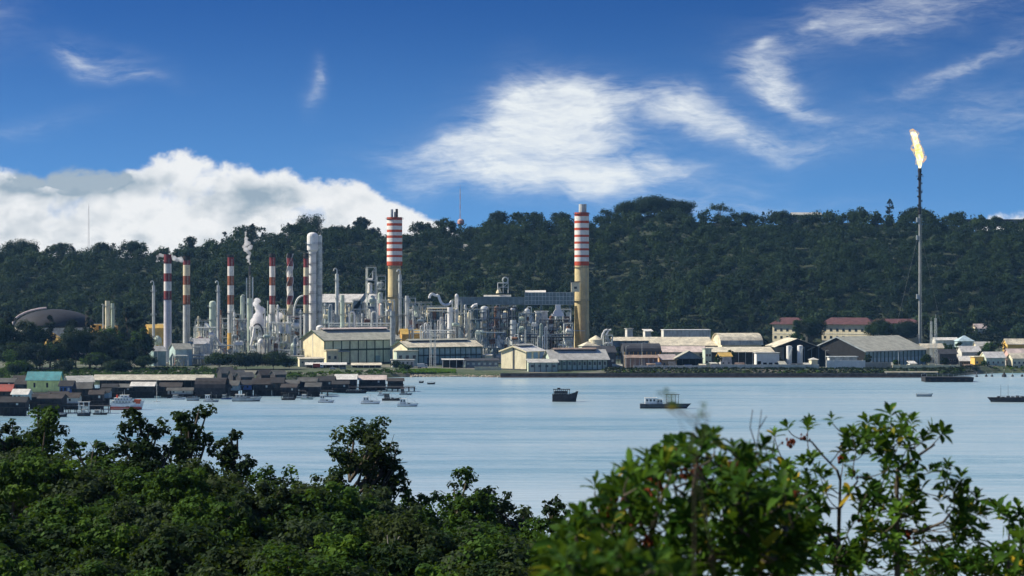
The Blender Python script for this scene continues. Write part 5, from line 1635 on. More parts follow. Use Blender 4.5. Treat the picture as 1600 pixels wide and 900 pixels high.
stilt_house('very long open jetty shed under a cream white roof', 146, 330, 619, 612, 593.5, 586, WOODD, mat('old cream tin', (.52, .49, .40), .7, .25, .3, streak=.4), W=14, open_=True, name='jetty_shed', cat='shed', nst=18, group=None, phi=.0)
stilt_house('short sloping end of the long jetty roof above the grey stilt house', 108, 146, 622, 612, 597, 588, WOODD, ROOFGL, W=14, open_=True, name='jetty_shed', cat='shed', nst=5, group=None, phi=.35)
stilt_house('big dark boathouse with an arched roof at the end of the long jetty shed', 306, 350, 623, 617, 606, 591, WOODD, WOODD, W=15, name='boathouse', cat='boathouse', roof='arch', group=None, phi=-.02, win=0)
# jetty decks
for lab, px0, px1, yw, yt, wdt in [('long dark timber jetty running out at the right of the kampung', 500, 648, 612, 605, 9), ('dark timber jetty in front of the striped roof stilt house', 430, 520, 619, 611, 6), ('dark walkway on stilts left of the ferry', 96, 170, 646, 634, 5)]:
    D = DW(yw); L = S(px1 - px0, D); zt = max(1.2, Zp(yt, D))
    o = thing('jetty', lab, 'jetty', (X(px0, D), D, 0), 0, 'timber jetties of the kampung')
    b = MB(); b.box(0, L, 0, wdt, zt - .3, zt); b.build('deck', WOODD, o)
    b = MB(); b.box(0, L, -.05, .12, zt + .8, zt + .9)
    for i in range(int(L / 3)): b.box(i * 3, i * 3 + .12, -.05, .07, zt, zt + .85)
    b.build('handrail', WOODG, o)
    b = MB(); b.tube((0, 0, -2), (0, 0, zt - .2), .2, n=6); po = b.build('stilt', WOODD, None); pme = po.data; bpy.data.objects.remove(po)
    for i in range(int(L / 3.2) + 1):
        share('stilt', pme, o, (i * 3.2, .3, 0)); share('stilt', pme, o, (i * 3.2, wdt - .4, 0))
D = DW(628)
o = thing('pole', 'tall thin white pole standing in the water right of the ferry', 'pole', (X(245, D), D, 0))
b = MB(); b.tube((0, 0, -2), (0, 0, Zp(592, D)), .16, .08, 6); b.build('shaft', OFFW, o)
b = MB(); b.box(-1.8, 1.8, -.5, .5, -.1, .25); b.build('float', OFFW, o)


# ------------------------------------------------------------------ boats
def hull_mesh(L, B, H, sheer, m, m2, stern=.75, red=.25, wl=None):
    """sections from stern (x=0) to bow (x=L); deck follows the sheer"""
    b = MB(); n = 11; vs = []; half = 5
    for i in range(n):
        t_ = i / (n - 1)
        wd = B / 2 * ((stern + (1 - stern) * min(1, t_ / .35)) if t_ < .35 else (1 - max(0, (t_ - .45) / .55) ** 2.2 * .97))
        top = H * (1 + sheer[1] * max(0, (t_ - .5) / .5) ** 2 + sheer[0] * max(0, (.3 - t_) / .3) ** 2)
        rake = .10 * L * max(0, (t_ - .7) / .3) ** 2
        for (yy, zz) in ((-1, 1), (-1, red * 1.0), (-.86, .0), (-.5, -.35), (0, -.45), (.5, -.35), (.86, .0), (1, red), (1, 1)):
            zv = top * zz if zz > 0 else H * zz
            vs.append((L * t_ * .94 + rake * max(0, zz), wd * yy, zv))
    k = 9; fs, mi = [], []
    for i in range(n - 1):
        for j in range(k - 1):
            fs.append((i * k + j, (i + 1) * k + j, (i + 1) * k + j + 1, i * k + j + 1)); mi.append(0 if j in (0, k - 2) else 1)
        fs.append((i * k, i * k + k - 1, (i + 1) * k + k - 1, (i + 1) * k)); mi.append(2)
    fs.append(tuple(range(k))); mi.append(0); fs.append(tuple(range((n - 1) * k, n * k))[::-1]); mi.append(0)
    o_ = len(b.v); b.v += vs; b.f += fs; b.mi += mi
    return b


def boat(label, px0, px1, yw, ytop, hullm, botm, rz=0.0, flip=False, kind='fishing', cabin=WHITE, roofm=ROOFW, H=None, name='fishing_boat', cat='boat', group='boats on the bay', sheer=(.1, .55), mast=True, beam=.3):
    D = DW(yw); L = S(px1 - px0, D); B = L * beam
    zt = Zp(ytop, D); H = H or min(zt * .4, L * .11)
    xo = X(px0, D)
    o = thing(name, label, cat, (xo, D, 0) if not flip else (xo + L, D, 0), rz if not flip else math.pi + rz, group)
    hull_mesh(L, B, H, sheer, hullm, botm).build('hull', [hullm, botm, WOOD], o)
    b = MB()
    for s in (-1, 1):
        for i in range(8): b.box(L * (.05 + .1 * i), L * (.05 + .1 * i) + .07, s * B * .44 - .03, s * B * .44 + .03, H, H + .7)
        b.box(L * .05, L * .76, s * B * .44 - .04, s * B * .44 + .04, H + .66, H + .74)
    b.build('rail', OFFW, o)
    def cab(x0, x1, wd, z0, z1, m=cabin, win=True):
        b = MB(); b.hexa([(L * x0, -B * wd / 2, z0), (L * x1, -B * wd / 2, z0), (L * x1, B * wd / 2, z0), (L * x0, B * wd / 2, z0)], [(L * x0, -B * wd / 2, z1), (L * x1 - (z1 - z0) * .15, -B * wd / 2, z1), (L * x1 - (z1 - z0) * .15, B * wd / 2, z1), (L * x0, B * wd / 2, z1)])
        c_ = b.build('cabin', m, o)
        if win:
            for s in (-1, 1):
                n = max(2, int((x1 - x0) * L / 1.6))
                for i in range(n):
                    xx = L * x0 + (x1 - x0) * L * .9 * (i + .3) / n; b = MB()
                    b.box(xx, xx + (x1 - x0) * L * .5 / n, s * B * wd / 2 - .04, s * B * wd / 2 + .04, z0 + (z1 - z0) * .45, z0 + (z1 - z0) * .8); b.build('window', GLASS, c_)
        b = MB(); b.box(L * x0 - .3, L * x1 + .2, -B * wd / 2 - .25, B * wd / 2 + .25, z1 + .01, z1 + .15); b.build('cabin_roof', roofm, o)
    def pole(x, z0, z1, r=.07, m=OFFW, nm='mast'):
        b = MB(); b.tube((L * x, 0, z0), (L * x, 0, z1), r, r * .6, 5); b.build(nm, m, o)
    if kind == 'fishing':
        cab(.12, .42, .6, H, H + (zt - H) * .62)
        if mast: pole(.5, H, zt); pole(.82, H * 1.3, H + (zt - H) * .7)
        b = MB(); b.path([(L * .5, 0, zt * .95), (L * .95, 0, H * 1.5)], .03, 3); b.path([(L * .5, 0, zt * .95), (L * .05, 0, H * 1.3)], .03, 3); b.build('rigging', WOODG, o)
        b = MB(); b.box(L * .5, L * .62, -B * .2, B * .2, H - .05, H + .5); b.build('hatch', WOODG, o)
    elif kind == 'ferry':
        z = H; hs = (zt * .8 - H) / 3
        cab(.06, .70, .8, z, z + hs); cab(.12, .62, .72, z + hs + .16, z + 2 * hs); cab(.30, .55, .6, z + 2 * hs + .16, z + 3 * hs)
        pole(.42, z + 3 * hs, zt * 1.12, .12); pole(.36, z + 3 * hs, zt, .07)
        b = MB(); b.box(L * .73, L * .92, -B * .3, B * .3, H, H + hs * 1.5); b.build('deck_cargo', mat('orange red cargo', (.60, .12, .05), .6, .2, .4), o)
        b = MB(); b.tube((L * .2, 0, z + 2 * hs), (L * .2, 0, z + 3.2 * hs), .5, n=8); b.build('funnel', REDP, o)
        b = MB(); b.box(L * .02, L * .95, -B * .50, -B * .485, H * .30, H * .52); b.build('red_stripe', REDP, o)
    elif kind == 'house':
        z1 = H + (zt - H) * .92
        b = MB(); b.box(L * .04, L * .70, -B * .42, B * .42, z1, z1 + .22); b.box(L * .02, L * .72, -B * .45, B * .45, z1 + .22, z1 + .3); b.build('canopy', WOODD, o)
        b = MB()
        for i in range(9):
            for s in (-1, 1): b.box(L * (.06 + .078 * i) - .08, L * (.06 + .078 * i) + .08, s * B * .4 - .08, s * B * .4 + .08, H, z1)
        b.build('canopy_post', WOODD, o)
        cab(.08, .62, .66, H, H + (z1 - H) * .72, WOODD)
        b = MB(); b.hexa([(L * .84, -.4, H * 1.1), (L * .93, -.4, H * 1.1), (L * .93, .4, H * 1.1), (L * .84, .4, H * 1.1)], [(L * .96, -.2, H + (zt - H) * .62), (L * 1.05, -.2, H + (zt - H) * .66), (L * 1.05, .2, H + (zt - H) * .66), (L * .96, .2, H + (zt - H) * .62)]); b.build('raised_bow', WOODD, o)
        b = MB(); b.box(L * .2, L * .32, -B * .25, B * .25, z1 + .3, z1 + .9); b.build('roof_cargo', WOOD, o)
    elif kind == 'barge':
        for i in range(7):
            b = MB(); b.box(L * (.08 + .11 * i), L * (.08 + .11 * i) + L * .06, -B * .25, B * .25, H, H + .3 + .8 * ((i * 7) % 5) / 5); b.build('cargo', WOODD, o)
        for i, x in enumerate((.55, .72)): pole(x, H, zt, .1, WOODD)
    elif kind == 'patrol':
        cab(.10, .34, .62, H, H + (zt - H) * .55); cab(.34, .46, .5, H, H + (zt - H) * .42, OFFW)
        b = MB(); z1 = H + (zt - H) * .85; b.box(L * .52, L * .80, -B * .3, B * .3, z1, z1 + .18); b.build('canopy', STEELD, o)
        b = MB()
        for x in (.54, .64, .72, .78):
            for s in (-1, 1): b.box(L * x - .06, L * x + .06, s * B * .28 - .06, s * B * .28 + .06, H, z1)
        b.build('canopy_post', WOODG, o)
        b = MB(); b.box(L * .55, L * .72, -B * .2, B * .2, H, H + .9); b.build('engine_box', STEELB, o); pole(.28, H + (zt - H) * .55, zt, .07)
    elif kind == 'bagan':
        b = MB(); z1 = zt
        for x in (.1, .45, .85):
            for s in (-1, 1): b.tube((L * x, s * B * .4, H), (L * x, s * B * .4, z1), .10, n=5)
        for s in (-1, 1): b.tube((L * .05, s * B * .4, z1), (L * .95, s * B * .4, z1), .09, n=5); b.tube((L * .05, s * B * .4, z1 * .75), (L * .5, s * B * .4, z1 * .75), .09, n=5)
        b.build('pole_frame', WHITE, o); cab(.35, .6, .5, H, H + 1.4, OFFW, False)
    elif kind == 'dinghy':
        b = MB(); b.box(L * .1, L * .7, -B * .36, B * .36, H * .6, H * .75); b.build('thwart', WOODG, o)
        b = MB(); b.tube((0, 0, -.3), (-.1, 0, H * 1.5), .12, n=6); b.build('outboard_motor', STEELD, o)
    return o


boat('red and white ferry with stacked decks moored at the left kampung', 173, 224, 640, 612, WHITE, mat('red boot paint', (.42, .04, .03), .6, .2, .4), kind='ferry', name='ferry', cat='ferry', H=3.0, beam=.34, roofm=OFFW, group=None)
boat('boat with a white pole frame left of the ferry', 121, 142, 650, 628, STEELD, WOODD, kind='bagan', name='lift_net_boat', mast=False, H=1.4)
boat('small dark dinghy left of the white pole frame boat', 91, 105, 651.5, 645, WOODD, WOODD, kind='dinghy', name='dinghy', H=1.2)
boat('grey fishing boat with a white cabin below the bright blue stilt house', 363, 408, 627, 613, GALV, STEELD, flip=False, cabin=OFFW)
boat('white fishing boat, leftmost of the group off the jetty', 497, 522, 629, 611, WHITE, STEELD, kind='fishing')
boat('white fishing boat in the middle of the group off the jetty', 564, 594, 631, 616, WHITE, STEELD, kind='fishing', beam=.28)
boat('dark fishing boat moored behind the rightmost white one', 597, 626, 626, 611, WOOD, WOODD, kind='fishing', cabin=WOODG, roofm=ROOFD)
boat('white fishing boat, rightmost of the group off the jetty', 621, 653, 635, 618, WHITE, STEELD, kind='fishing')
boat('fishing boat with raised bow tied up at the jetty end', 624, 644, 617, 602, GALV, WOODD, kind='fishing', cabin=WOODG, roofm=ROOFR)
boat('dark floating barge tied under the long dark jetty', 540, 573, 614.5, 604, WOODD, WOODD, kind='barge', name='barge', cat='barge', group=None, sheer=(0, .05))
boat('dark wooden houseboat with a canopy and raised bow alone on open water', 863, 902, 627.5, 608, WOODD, WOODD, kind='house', name='houseboat', cat='houseboat', beam=.36, H=3.6, sheer=(.15, .5), group=None)
boat('long low boat with a small white cabin behind the blurred twig', 1000, 1077, 638, 614, STEELD, WOODD, kind='patrol', flip=False, name='work_boat', beam=.2, H=2.2, sheer=(.05, .1), group=None)
boat('tiny flat grey boat far right off the dark barge', 1432, 1457, 619.5, 614, GALV, STEELD, kind='dinghy', name='dinghy', H=1.2, beam=.2)
boat('dark low barge with two posts at the right edge of the bay', 1545, 1612, 628, 601, WOODD, WOODD, kind='barge', name='barge', cat='barge', H=2.4, sheer=(0, .05), beam=.2, flip=True, group=None)
boat('tiny dark rowing boat off the stones of the grass patch', 668, 680, 600.5, 597.5, WOODD, WOODD, kind='dinghy', name='dinghy', H=.9, beam=.24)
boat('very small dark canoe left of the tiny rowing boat', 655, 662, 598.5, 595, WOODD, WOODD, kind='dinghy', name='dinghy', H=1.0, beam=.26)
boat('small white boat moored under the pale stilt landing', 268, 290, 624, 615, WHITE, STEELD, kind='fishing', cabin=OFFW, group='small boats moored at the kampung')
boat('grey open boat tied right of the tall thin white pole', 292, 312, 626, 619, GALV, WOODD, kind='dinghy', H=1.3, name='dinghy', group='small boats moored at the kampung')
boat('white boat with a mast moored before the dark arched boathouse', 318, 342, 628, 612, OFFW, STEELD, kind='fishing', group='small boats moored at the kampung')
boat('blue boat moored in front of the white and blue stilt house', 346, 362, 624, 614, BLUEP, STEELD, kind='fishing', cabin=OFFW, group='small boats moored at the kampung')
boat('dark boat moored before the low dark stilt house with a pale eave', 440, 462, 625, 614, WOOD, WOODD, kind='fishing', cabin=WOODG, roofm=ROOFD, group='small boats moored at the kampung')
boat('pale green boat moored under the house with a white strip of roof', 470, 490, 624, 613, GREENL, STEELD, kind='fishing', group='small boats moored at the kampung')
boat('brown boat tied to the walkway left of the ferry', 146, 168, 648, 638, WOOD, WOODD, kind='fishing', cabin=OFFW, group='small boats moored at the kampung')
boat('little white boat between the jetty and the houseboat group', 590, 606, 618.5, 610, WHITE, STEELD, kind='fishing', group='small boats moored at the kampung')
# black loading pontoon at the end of the quay
D = DW(597)
o = thing('pontoon', 'black loading pontoon lying at the right end of the sea wall', 'pontoon', (X(1446, D), D, 0))
L = S(76, D); b = MB(); b.hexa([(0, 0, -1), (L * .97, 0, -1), (L * .97, 14, -1), (0, 14, -1)], [(0, 0, 3.2), (L, 0, 3.0), (L, 14, 3.0), (0, 14, 3.2)]); b.build('hull', mat('black tarred steel', (.016, .016, .018), .8, .3, .4), o)
b = MB()
for i in range(9): b.box(L * i / 9, L * i / 9 + .15, 13.6, 13.8, 3.1, 4.6)
b.box(0, L * .9, 13.6, 13.75, 4.5, 4.62); b.build('railing', GALVL, o)
for i in range(6):
    b = MB(); b.lathe([(.5, 0), (.9, 0), (.9, .45), (.5, .45)], 10, c=(L * (.1 + .15 * i), -.35, 1.2)); b.build('fender', SOOT, o)
o = pipe_rack('low jetty gangway with a yellow pipe left of the black pontoon', 1384, 1464, 1430, 582, GALV, [YEL, GALVL, OFFW], 1, None)
# buoys and posts on the far water line
for i, (px, yw, lab) in enumerate([(1526, 589, 'white buoy nearest the pontoon on the far water'), (1541, 588.5, 'second small buoy right of the pontoon'), (1550, 588.5, 'third small buoy right of the pontoon'), (1569, 589, 'larger dark buoy in the far row by the right shore'), (1582, 588.5, 'small buoy right of the larger dark one'), (1597, 588.5, 'small buoy at the right edge in the far row')]):
    D = DW(yw); o = thing('buoy', lab, 'buoy', (X(px, D), D, 0), 0, 'row of buoys off the right shore')
    r = 1.6 if i == 3 else .9
    b = MB(); b.lathe([(r * .5, -.5), (r, 0), (r, r * .8), (r * .3, r * 1.6), (r * .1, r * 2.4)], 10); b.build('float', [STEELD, WOODD][i % 2], o)
    b = MB(); b.tube((0, 0, r * 2.3), (0, 0, r * 3.6), .1, n=5); b.build('topmark', OFFW, o)
# ------------------------------------------------------------------ the warehouses by the shore
building('long green warehouse with a sunlit cream gable', 507, 1585, S(113, 1585) / math.cos(R(35)), S(42, 1585) / math.sin(R(35)), 531, 516.5, R(35), GREENW, ROOFG, name='warehouse', cat='warehouse', gable=CREAM, over=1.4,
         pil=(9, .7, DKGRN), band=[(.55, 1.3, DKGRN)], trim=DKGRN, ridge_vent=(.12, .97, .6, ROOFP, STEELD), gstrip=(.5, .5, OFFW, 6), plinth=(1.0, STEELD), doors=[(.7, 5, 6, TEAL)], awning=(.56, 4, GALV, .02, .3))
building('second warehouse with a teal window band and pale roof', 637, 1572, S(114, 1572) / math.cos(R(30)), 24, 542, 533.5, R(30), TEAL, ROOFC, name='warehouse', cat='warehouse', gable=CREAM2, over=1.4,
         win=(1, 14, 3.2, 3.0, TEALL, [.62]), pil=(14, .4, DKGRN), trim=DKGRN, band=[(.48, .9, STEELD)], ridge_vent=(.1, .9, .4, ROOFG, STEELD), plinth=(1.0, STEELD), doors=[(.3, 5, 5.5, STEELD), (.8, 5, 5.5, STEELD)])
building('low lean-to with dark windows between the two warehouses', 620, 1556, 16, 8, 549, 548, R(20), GREENL, ROOFG, name='lean_to', cat='lean-to', roof='flat', win=(1, 3, 2.4, 2.4, GLASS, [.5]))
building('cream kiosk against the gable corner of the long green warehouse', 510, 1560, 9, 8, 548, 547.5, R(20), CREAM, CREAM2, name='kiosk', cat='kiosk', roof='flat', win=(1, 2, 1.8, 2.2, GLASS, [.45]))
building('tall cream house with a dark slit and blue windows on its right', 822, 1478, S(30, 1478) / math.cos(R(50)), S(39, 1478) / math.sin(R(50)), 548.5, 541, R(50), CREAM2, ROOFW, name='gable_house', cat='house', gable=CREAM2, over=1.2, trim=CREAM,
         win=(1, 3, 4.6, 5.4, BLUEW, [.56]), gstrip=(.5, 1.6, STEELD), ridge_vent=(.1, .9, .3, ROOFGL, STEELD), plinth=(.8, STEELD), band=[(.47, .8, DKGRN)])
building('low pale green house with a long grey roof and dark pillars', 862, 1470, S(88, 1470) / math.cos(R(14)), 20, 560.5, 547, R(14), GREENL, ROOFGL, name='long_house', cat='house', over=1.6, pil=(11, .6, DKGRN), ridge_vent=(.1, .85, .2, ROOFR, STEELD), plinth=(.7, STEELD), win=(1, 11, 1.6, 2.2, GLASS, [.45]))
building('low green lean-to in front of the tall cream house', 826, 1453, S(46, 1453), 9, 567, 562, R(6), GREENL, ROOFGL, name='lean_to', cat='lean-to', roof='shed', pil=(5, .4, DKGRN), win=(1, 4, 2.0, 1.6, GLASS, [.5]))
open_shed('low white roofed parking shed in front of the long green warehouse gable', 478, 1520, S(62, 1520), 8, 570, 567, R(4), ROOFW, GALVL, n=6, roof='shed', back=STEELD)
open_shed('low pale roofed parking shed in front of the long green warehouse wall', 550, 1522, S(45, 1522), 8, 570.5, 567.5, R(4), ROOFC, GALVL, n=5, roof='shed', back=STEELD)
building('small white block with a flat roof in front of the second warehouse', 613, 1530, S(34, 1530), 8, 563, 562, R(8), OFFW, ROOFGL, name='office', cat='office', roof='flat', win=(1, 5, 1.2, 1.3, GLASS, [.5]), doors=[(.9, 1.4, 2.4, STEELD)])
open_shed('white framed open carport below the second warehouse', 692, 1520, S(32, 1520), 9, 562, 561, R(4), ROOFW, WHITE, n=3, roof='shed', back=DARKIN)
building('dark blue low shed right of the white framed carport', 727, 1530, S(52, 1530), 8, 564, 561, R(5), STEELB, ROOFD, name='plant_shed', cat='shed', roof='shed', win=(1, 6, 1.6, 1.4, TEALL, [.4]))
building('pale low block in front of the cream kiosk', 468, 1545, 18, 7, 561, 559, R(15), CREAM2, ROOFC, name='office', cat='office', roof='shed', win=(1, 4, 1.3, 1.2, GLASS, [.45]))
building('pale green block below the crowded frame left of the long green warehouse', 446, 1560, 14, 8, 557, 555, R(20), GREENL, ROOFGL, name='office', cat='office', roof='flat', win=(1, 4, 1.3, 1.2, GLASS, [.5]))

# ------------------------------------------------------------------ right of the fat chimney
building('dark roofed shed at the foot of the fat chimney', 915, 1535, S(48, 1535), 16, 550, 541, R(8), STEELD, ROOFD, name='dark_shed', cat='shed', win=(1, 5, 1.6, 1.6, OFFW, [.35]))
building('dark arched shed right of the slanted white pipes', 976, 1530, S(56, 1530), 18, 549, 537, R(6), STEELD, ROOFD, name='arched_shed', cat='shed', pil=(8, .5, ORANGE), roof='arch')
open_shed('rusty open shed with white posts below the dark arched shed', 978, 1500, S(50, 1500), 8, 559, 555, R(3), ROOFR, WHITE, n=7, roof='shed', back=PINK)
building('small pale green house behind the dark roofed shed', 912, 1590, S(34, 1590), 10, 541, 534, R(20), GREENL, ROOFC, name='plant_house', roof='hip')
building('long cream roofed shed, the rearmost of three right of the fat chimney', 958, 1700, S(152, 1700), 20, 532, 527, R(2), STEELB, ROOFC, name='long_shed', cat='shed', pil=(16, .4, STEELD))
building('long cream roofed shed, the middle one of three right of the fat chimney', 1018, 1630, S(112, 1630), 20, 539.5, 533, R(2), STEELD, ROOFC, name='long_shed', cat='shed')
building('pinkish roofed shed with a cream front, nearest of the three long sheds', 1033, 1560, S(70, 1560), 18, 549.5, 541.5, R(3), CREAM2, ROOFP, name='long_shed', cat='shed', pil=(7, .4, CONC), win=(1, 6, 2.0, 1.6, GLASS, [.4]))
building('white flat block with a green glass end behind the long cream roofs', 1037, 1900, S(74, 1900), 18, 516, 514, R(3), OFFW, WHITE, name='office_block', cat='office', roof='flat', win=(1, 9, 4.0, 3.0, TEAL, [.45]), over=.5)
building('small white tower house left of the white flat block', 980, 1850, S(9, 1850), 8, 514, 512, R(10), OFFW, ROOFGL, name='tower_house', cat='tower', roof='flat', win=(1, 2, 1.6, 2, GLASS, [.5]))
building('white cabin between the small tower house and the white flat block', 1008, 1860, S(12, 1860), 8, 518, 515, R(10), OFFW, ROOFW, name='cabin', roof='shed', win=(1, 2, 1.6, 2, GLASS, [.4]))
building('orange walled house below the pinkish roofed shed', 1034, 1505, S(26, 1505), 10, 561, 554, R(20), mat('sandy orange wall', (.55, .36, .20), .8, .15, .3, streak=.3), ROOFP, name='small_house', cat='house', win=(1, 3, 1.2, 1.3, GLASS, [.4]))
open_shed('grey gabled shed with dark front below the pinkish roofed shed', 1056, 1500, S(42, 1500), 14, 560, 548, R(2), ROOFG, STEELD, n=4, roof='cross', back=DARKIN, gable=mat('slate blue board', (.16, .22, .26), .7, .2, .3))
building('green glazed stair block right of the grey gabled shed', 1102, 1520, S(10, 1520), 8, 545, 544, R(10), GREENL, ROOFGL, name='stair_block', roof='flat', win=(2, 2, 1.4, 1.6, GLASS, [.25, .6]))
building('cream barn with a big curved roof left of the dark open shed', 1128, 1620, S(64, 1620), 26, 539, 521, R(10), CREAM2, ROOFC, name='barn', cat='barn', roof='arch', win=(1, 6, 2, 1.6, GLASS, [.4]), over=1.2)
open_shed('wide cream canopy in front of the curved roof barn', 1110, 1540, S(100, 1540), 16, 550, 543, R(4), ROOFC, WHITE, n=9, roof='shed', back=STEELD)
building('white garage with dark arched doors left of the dark open shed', 1182, 1515, S(36, 1515), 9, 552, 550, R(4), WHITE, ROOFGL, name='garage', cat='garage', roof='flat', doors=[(.12, 2.6, 5, DARKIN), (.37, 2.6, 4, DARKIN), (.62, 2.6, 4, DARKIN), (.87, 2.6, 4, DARKIN)])
building('yellow topped white hut in front of the cream canopy', 1126, 1500, S(18, 1500), 7, 556, 551, R(15), OFFW, YEL, name='hut', cat='hut', doors=[(.5, 1.6, 2.4, STEELD)], win=(1, 2, 1, 1, GLASS, [.4]))
building('grey box house at the left wall of the dark open shed', 1205, 1560, S(20, 1560), 14, 541, 538, R(4), CONC, ROOFG, name='box_house', roof='flat')
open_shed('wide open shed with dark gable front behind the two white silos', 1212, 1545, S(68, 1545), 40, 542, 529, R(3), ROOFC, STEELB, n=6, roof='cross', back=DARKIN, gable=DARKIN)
W_ = S(75, 1522) / math.sin(R(42))
building('huge grey roofed hall with a dark open gable and teal side', 1352, 1522, S(114, 1522) / math.cos(R(42)), W_, 548, 527, R(42), TEAL, ROOFG, name='hall', cat='hall', gable=DARKIN, over=1.2, pil=(16, .5, DKGRN), win=(1, 16, 2.6, 2.4, TEALL, [.35]), trim=GALV)  # closed gable wall, coloured near-black as the shaded inside
building('white low block inside the dark gable of the huge hall', 1296, 1502, S(44, 1502), 8, 558, 556, R(4), OFFW, GALVL, name='office', cat='office', roof='flat', win=(1, 7, 1.5, 1.3, GLASS, [.5]))
building('small white and cream gatehouse left of the huge hall front', 1268, 1496, S(10, 1496), 6, 562, 559, R(10), CREAM2, ROOFW, name='gatehouse', cat='gatehouse', roof='hip', doors=[(.5, 1.2, 2.2, STEELD)])
for i, (x0, x1, D, y1, lab, m) in enumerate([(1110, 1280, 1484, 569.5, 'low pale wall along the quay below the two white silos', OFFW), (1292, 1352, 1488, 563, 'white boundary wall in front of the huge hall gable', WHITE), (1352, 1392, 1490, 566, 'low grey wall in front of the huge hall side', CONC),
                                    (742, 783, 1480, 573, 'cream low wall left of the tall cream house', CREAM2), (990, 1105, 1480, 571, 'pale low wall below the sheds right of the fat chimney', OFFW), (1395, 1500, 1484, 570, 'long cream low wall at the foot of the two thin masts', CREAM2)]):
    o = thing('boundary_wall', lab, 'wall', at((x0 + x1) / 2, D), 0, 'low walls along the quay')
    L = S(x1 - x0, D); H = max(1.2, hz_(y1, D))
    b = MB(); b.box(-L / 2, L / 2, -.2, .2, -.6, H); b.build('wall_panel', m, o)
    b = MB()
    for k in range(int(L / 5) + 1): b.box(-L / 2 + k * 5 - .25, -L / 2 + k * 5 + .25, -.4, .4, -.6, H + .3)
    b.build('pier', m, o)

# maroon roofed houses at the hill foot
zr = 9.0
for px, n_px, lab, nw in ((1207, 43, 'left cream house with a maroon hipped roof at the foot of the wood', 5), (1284, 71, 'longer cream house with a maroon hipped roof at the foot of the wood', 8)):
    D = 2092
    building(lab, px, D, S(n_px, D) / math.cos(R(30)), 14, 506.5, 496, R(-30), CREAM2, MAROON, name='hip_house', cat='house', roof='hip', z=zr - 6, over=2.6, win=(2, nw, 2.4, 2.6, GLASS, [.35, .68]), band=[(.56, .5, OFFW)], group='maroon roofed houses at the hill foot')
building('long low maroon roof showing behind trees left of the flare stack', 1358, 2082, S(72, 2082) / math.cos(R(20)), 12, 505, 498, R(-20), CREAM2, MAROON, name='hip_house', cat='house', roof='hip', z=3, over=2, win=(1, 8, 2, 2, GLASS, [.6]), group='maroon roofed houses at the hill foot')

# the settlement at the right end
RH = [('light blue house with a hipped blue roof right of the flare foot', 1498, 1720, 24, 12, 533, 524.5, TEALL, mat('pale blue roof', (.42, .55, .60), .6, .2, .3), 'hip'), ('long thin white roof left of the light blue house', 1462, 1740, 36, 10, 531, 527.5, OFFW, ROOFW, 'gable'),
      ('cream roofed low house right of the huge hall', 1442, 1620, 34, 10, 543, 537, CREAM, ROOFC, 'gable'), ('white roofed house below the light blue house', 1503, 1600, 32, 10, 549, 541, OFFW, ROOFW, 'gable'),
      ('second white roof stepped below the white roofed house', 1500, 1540, 30, 9, 563, 556.5, STEELD, ROOFW, 'gable'), ('dark two storey house behind the two thin masts', 1468, 1545, 28, 10, 552, 546, STEELD, ROOFD, 'gable'),
      ('small yellow house with a dark doorway at the right shore', 1523, 1525, 16, 8, 558, 554, YEL, CREAM, 'flat'), ('pale green house with a white gable roof at the right shore', 1541, 1522, 32, 10, 558, 550, GREENL, ROOFW, 'gable'),
      ('yellow veranda house high at the right edge', 1574, 1640, 34, 12, 537, 529.5, YEL, ROOFC, 'gable'), ('pinkish roof in front of the yellow veranda house', 1576, 1580, 34, 9, 551, 545, PINK, ROOFP, 'gable'),
      ('cream house at the right edge of the shore', 1582, 1522, 30, 9, 559, 552, CREAM2, ROOFC, 'gable'), ('low grey house between the pale green and the cream one', 1572, 1535, 12, 8, 562, 558, CONC, ROOFR, 'gable'),
      ('low cream house behind the round dark bush', 1526, 1690, 22, 9, 540, 534, CREAM2, ROOFGL, 'gable')]
for i, (lab, px, D, wp, W, ye, yr, wl, rf, st) in enumerate(RH):
    building(lab, px, D, S(wp, D), W, ye, yr, R(4 + 3 * (i % 4)), wl, rf, name='settlement_house', cat='house', roof=st, group='houses of the right settlement', win=(1, max(2, int(wp / 7)), 1.3, 1.5, GLASS, [.4]), doors=[(.5, 1.2, 2.2, STEELD)])
# roofs among the trees of the slope and the hilltop
for lab, px, D0, wp, ye, yr, rf, wl in [('small white roof alone in the wood right of centre', 1176, 2380, 10, 414, 411, ROOFW, OFFW), ('white house in the wood left of the red mast foot', 696, 2560, 9, 386, 382.5, ROOFW, WHITE), ('white house in the wood right of the red mast foot', 726, 2560, 8, 386, 381.5, ROOFGL, WHITE),
                                        ('pinkish roofed house on the slope at the right end', 1524, 2085, 18, 512, 506, ROOFP, CREAM2), ('small white roof in the wood above the duct bridge', 798, 2520, 9, 391, 388, ROOFW, OFFW),
                                        ('tiny white hut in the wood below the ridge right of the flare', 1507, 2620, 9, 355, 352, ROOFW, WHITE), ('pale roof in the wood behind the pointed ridge tree', 467, 2540, 6, 382, 380, ROOFW, OFFW)]:
    z = Zp(ye, D0) - 4.0
    building(lab, px, D0, S(wp, D0), 8, ye, yr, R(8), wl, rf, name='hillside_house', cat='house', z=z, win=(1, 3, 1.4, 1.4, GLASS, [.4]), plinth=(.3, CONC), group='houses scattered in the wood')
D = 2716
z = Zp(340, D)
open_shed('white curved hilltop shelter roof among the ridge trees', 1238, D, S(46, D), 14, 335.5, 331.5, R(4), ROOFGL, OFFW, n=5, z=z - 6, back=OFFW, name='hilltop_shelter', cat='shelter')
building('long flat hilltop roof line at the right end of the ridge', 1502, 2730, S(100, 2730), 14, 343, 341, R(2), CONCD, STEELD, name='hilltop_building', roof='flat', z=Zp(352, 2730), win=(1, 14, 2, 2, GLASS, [.4]))

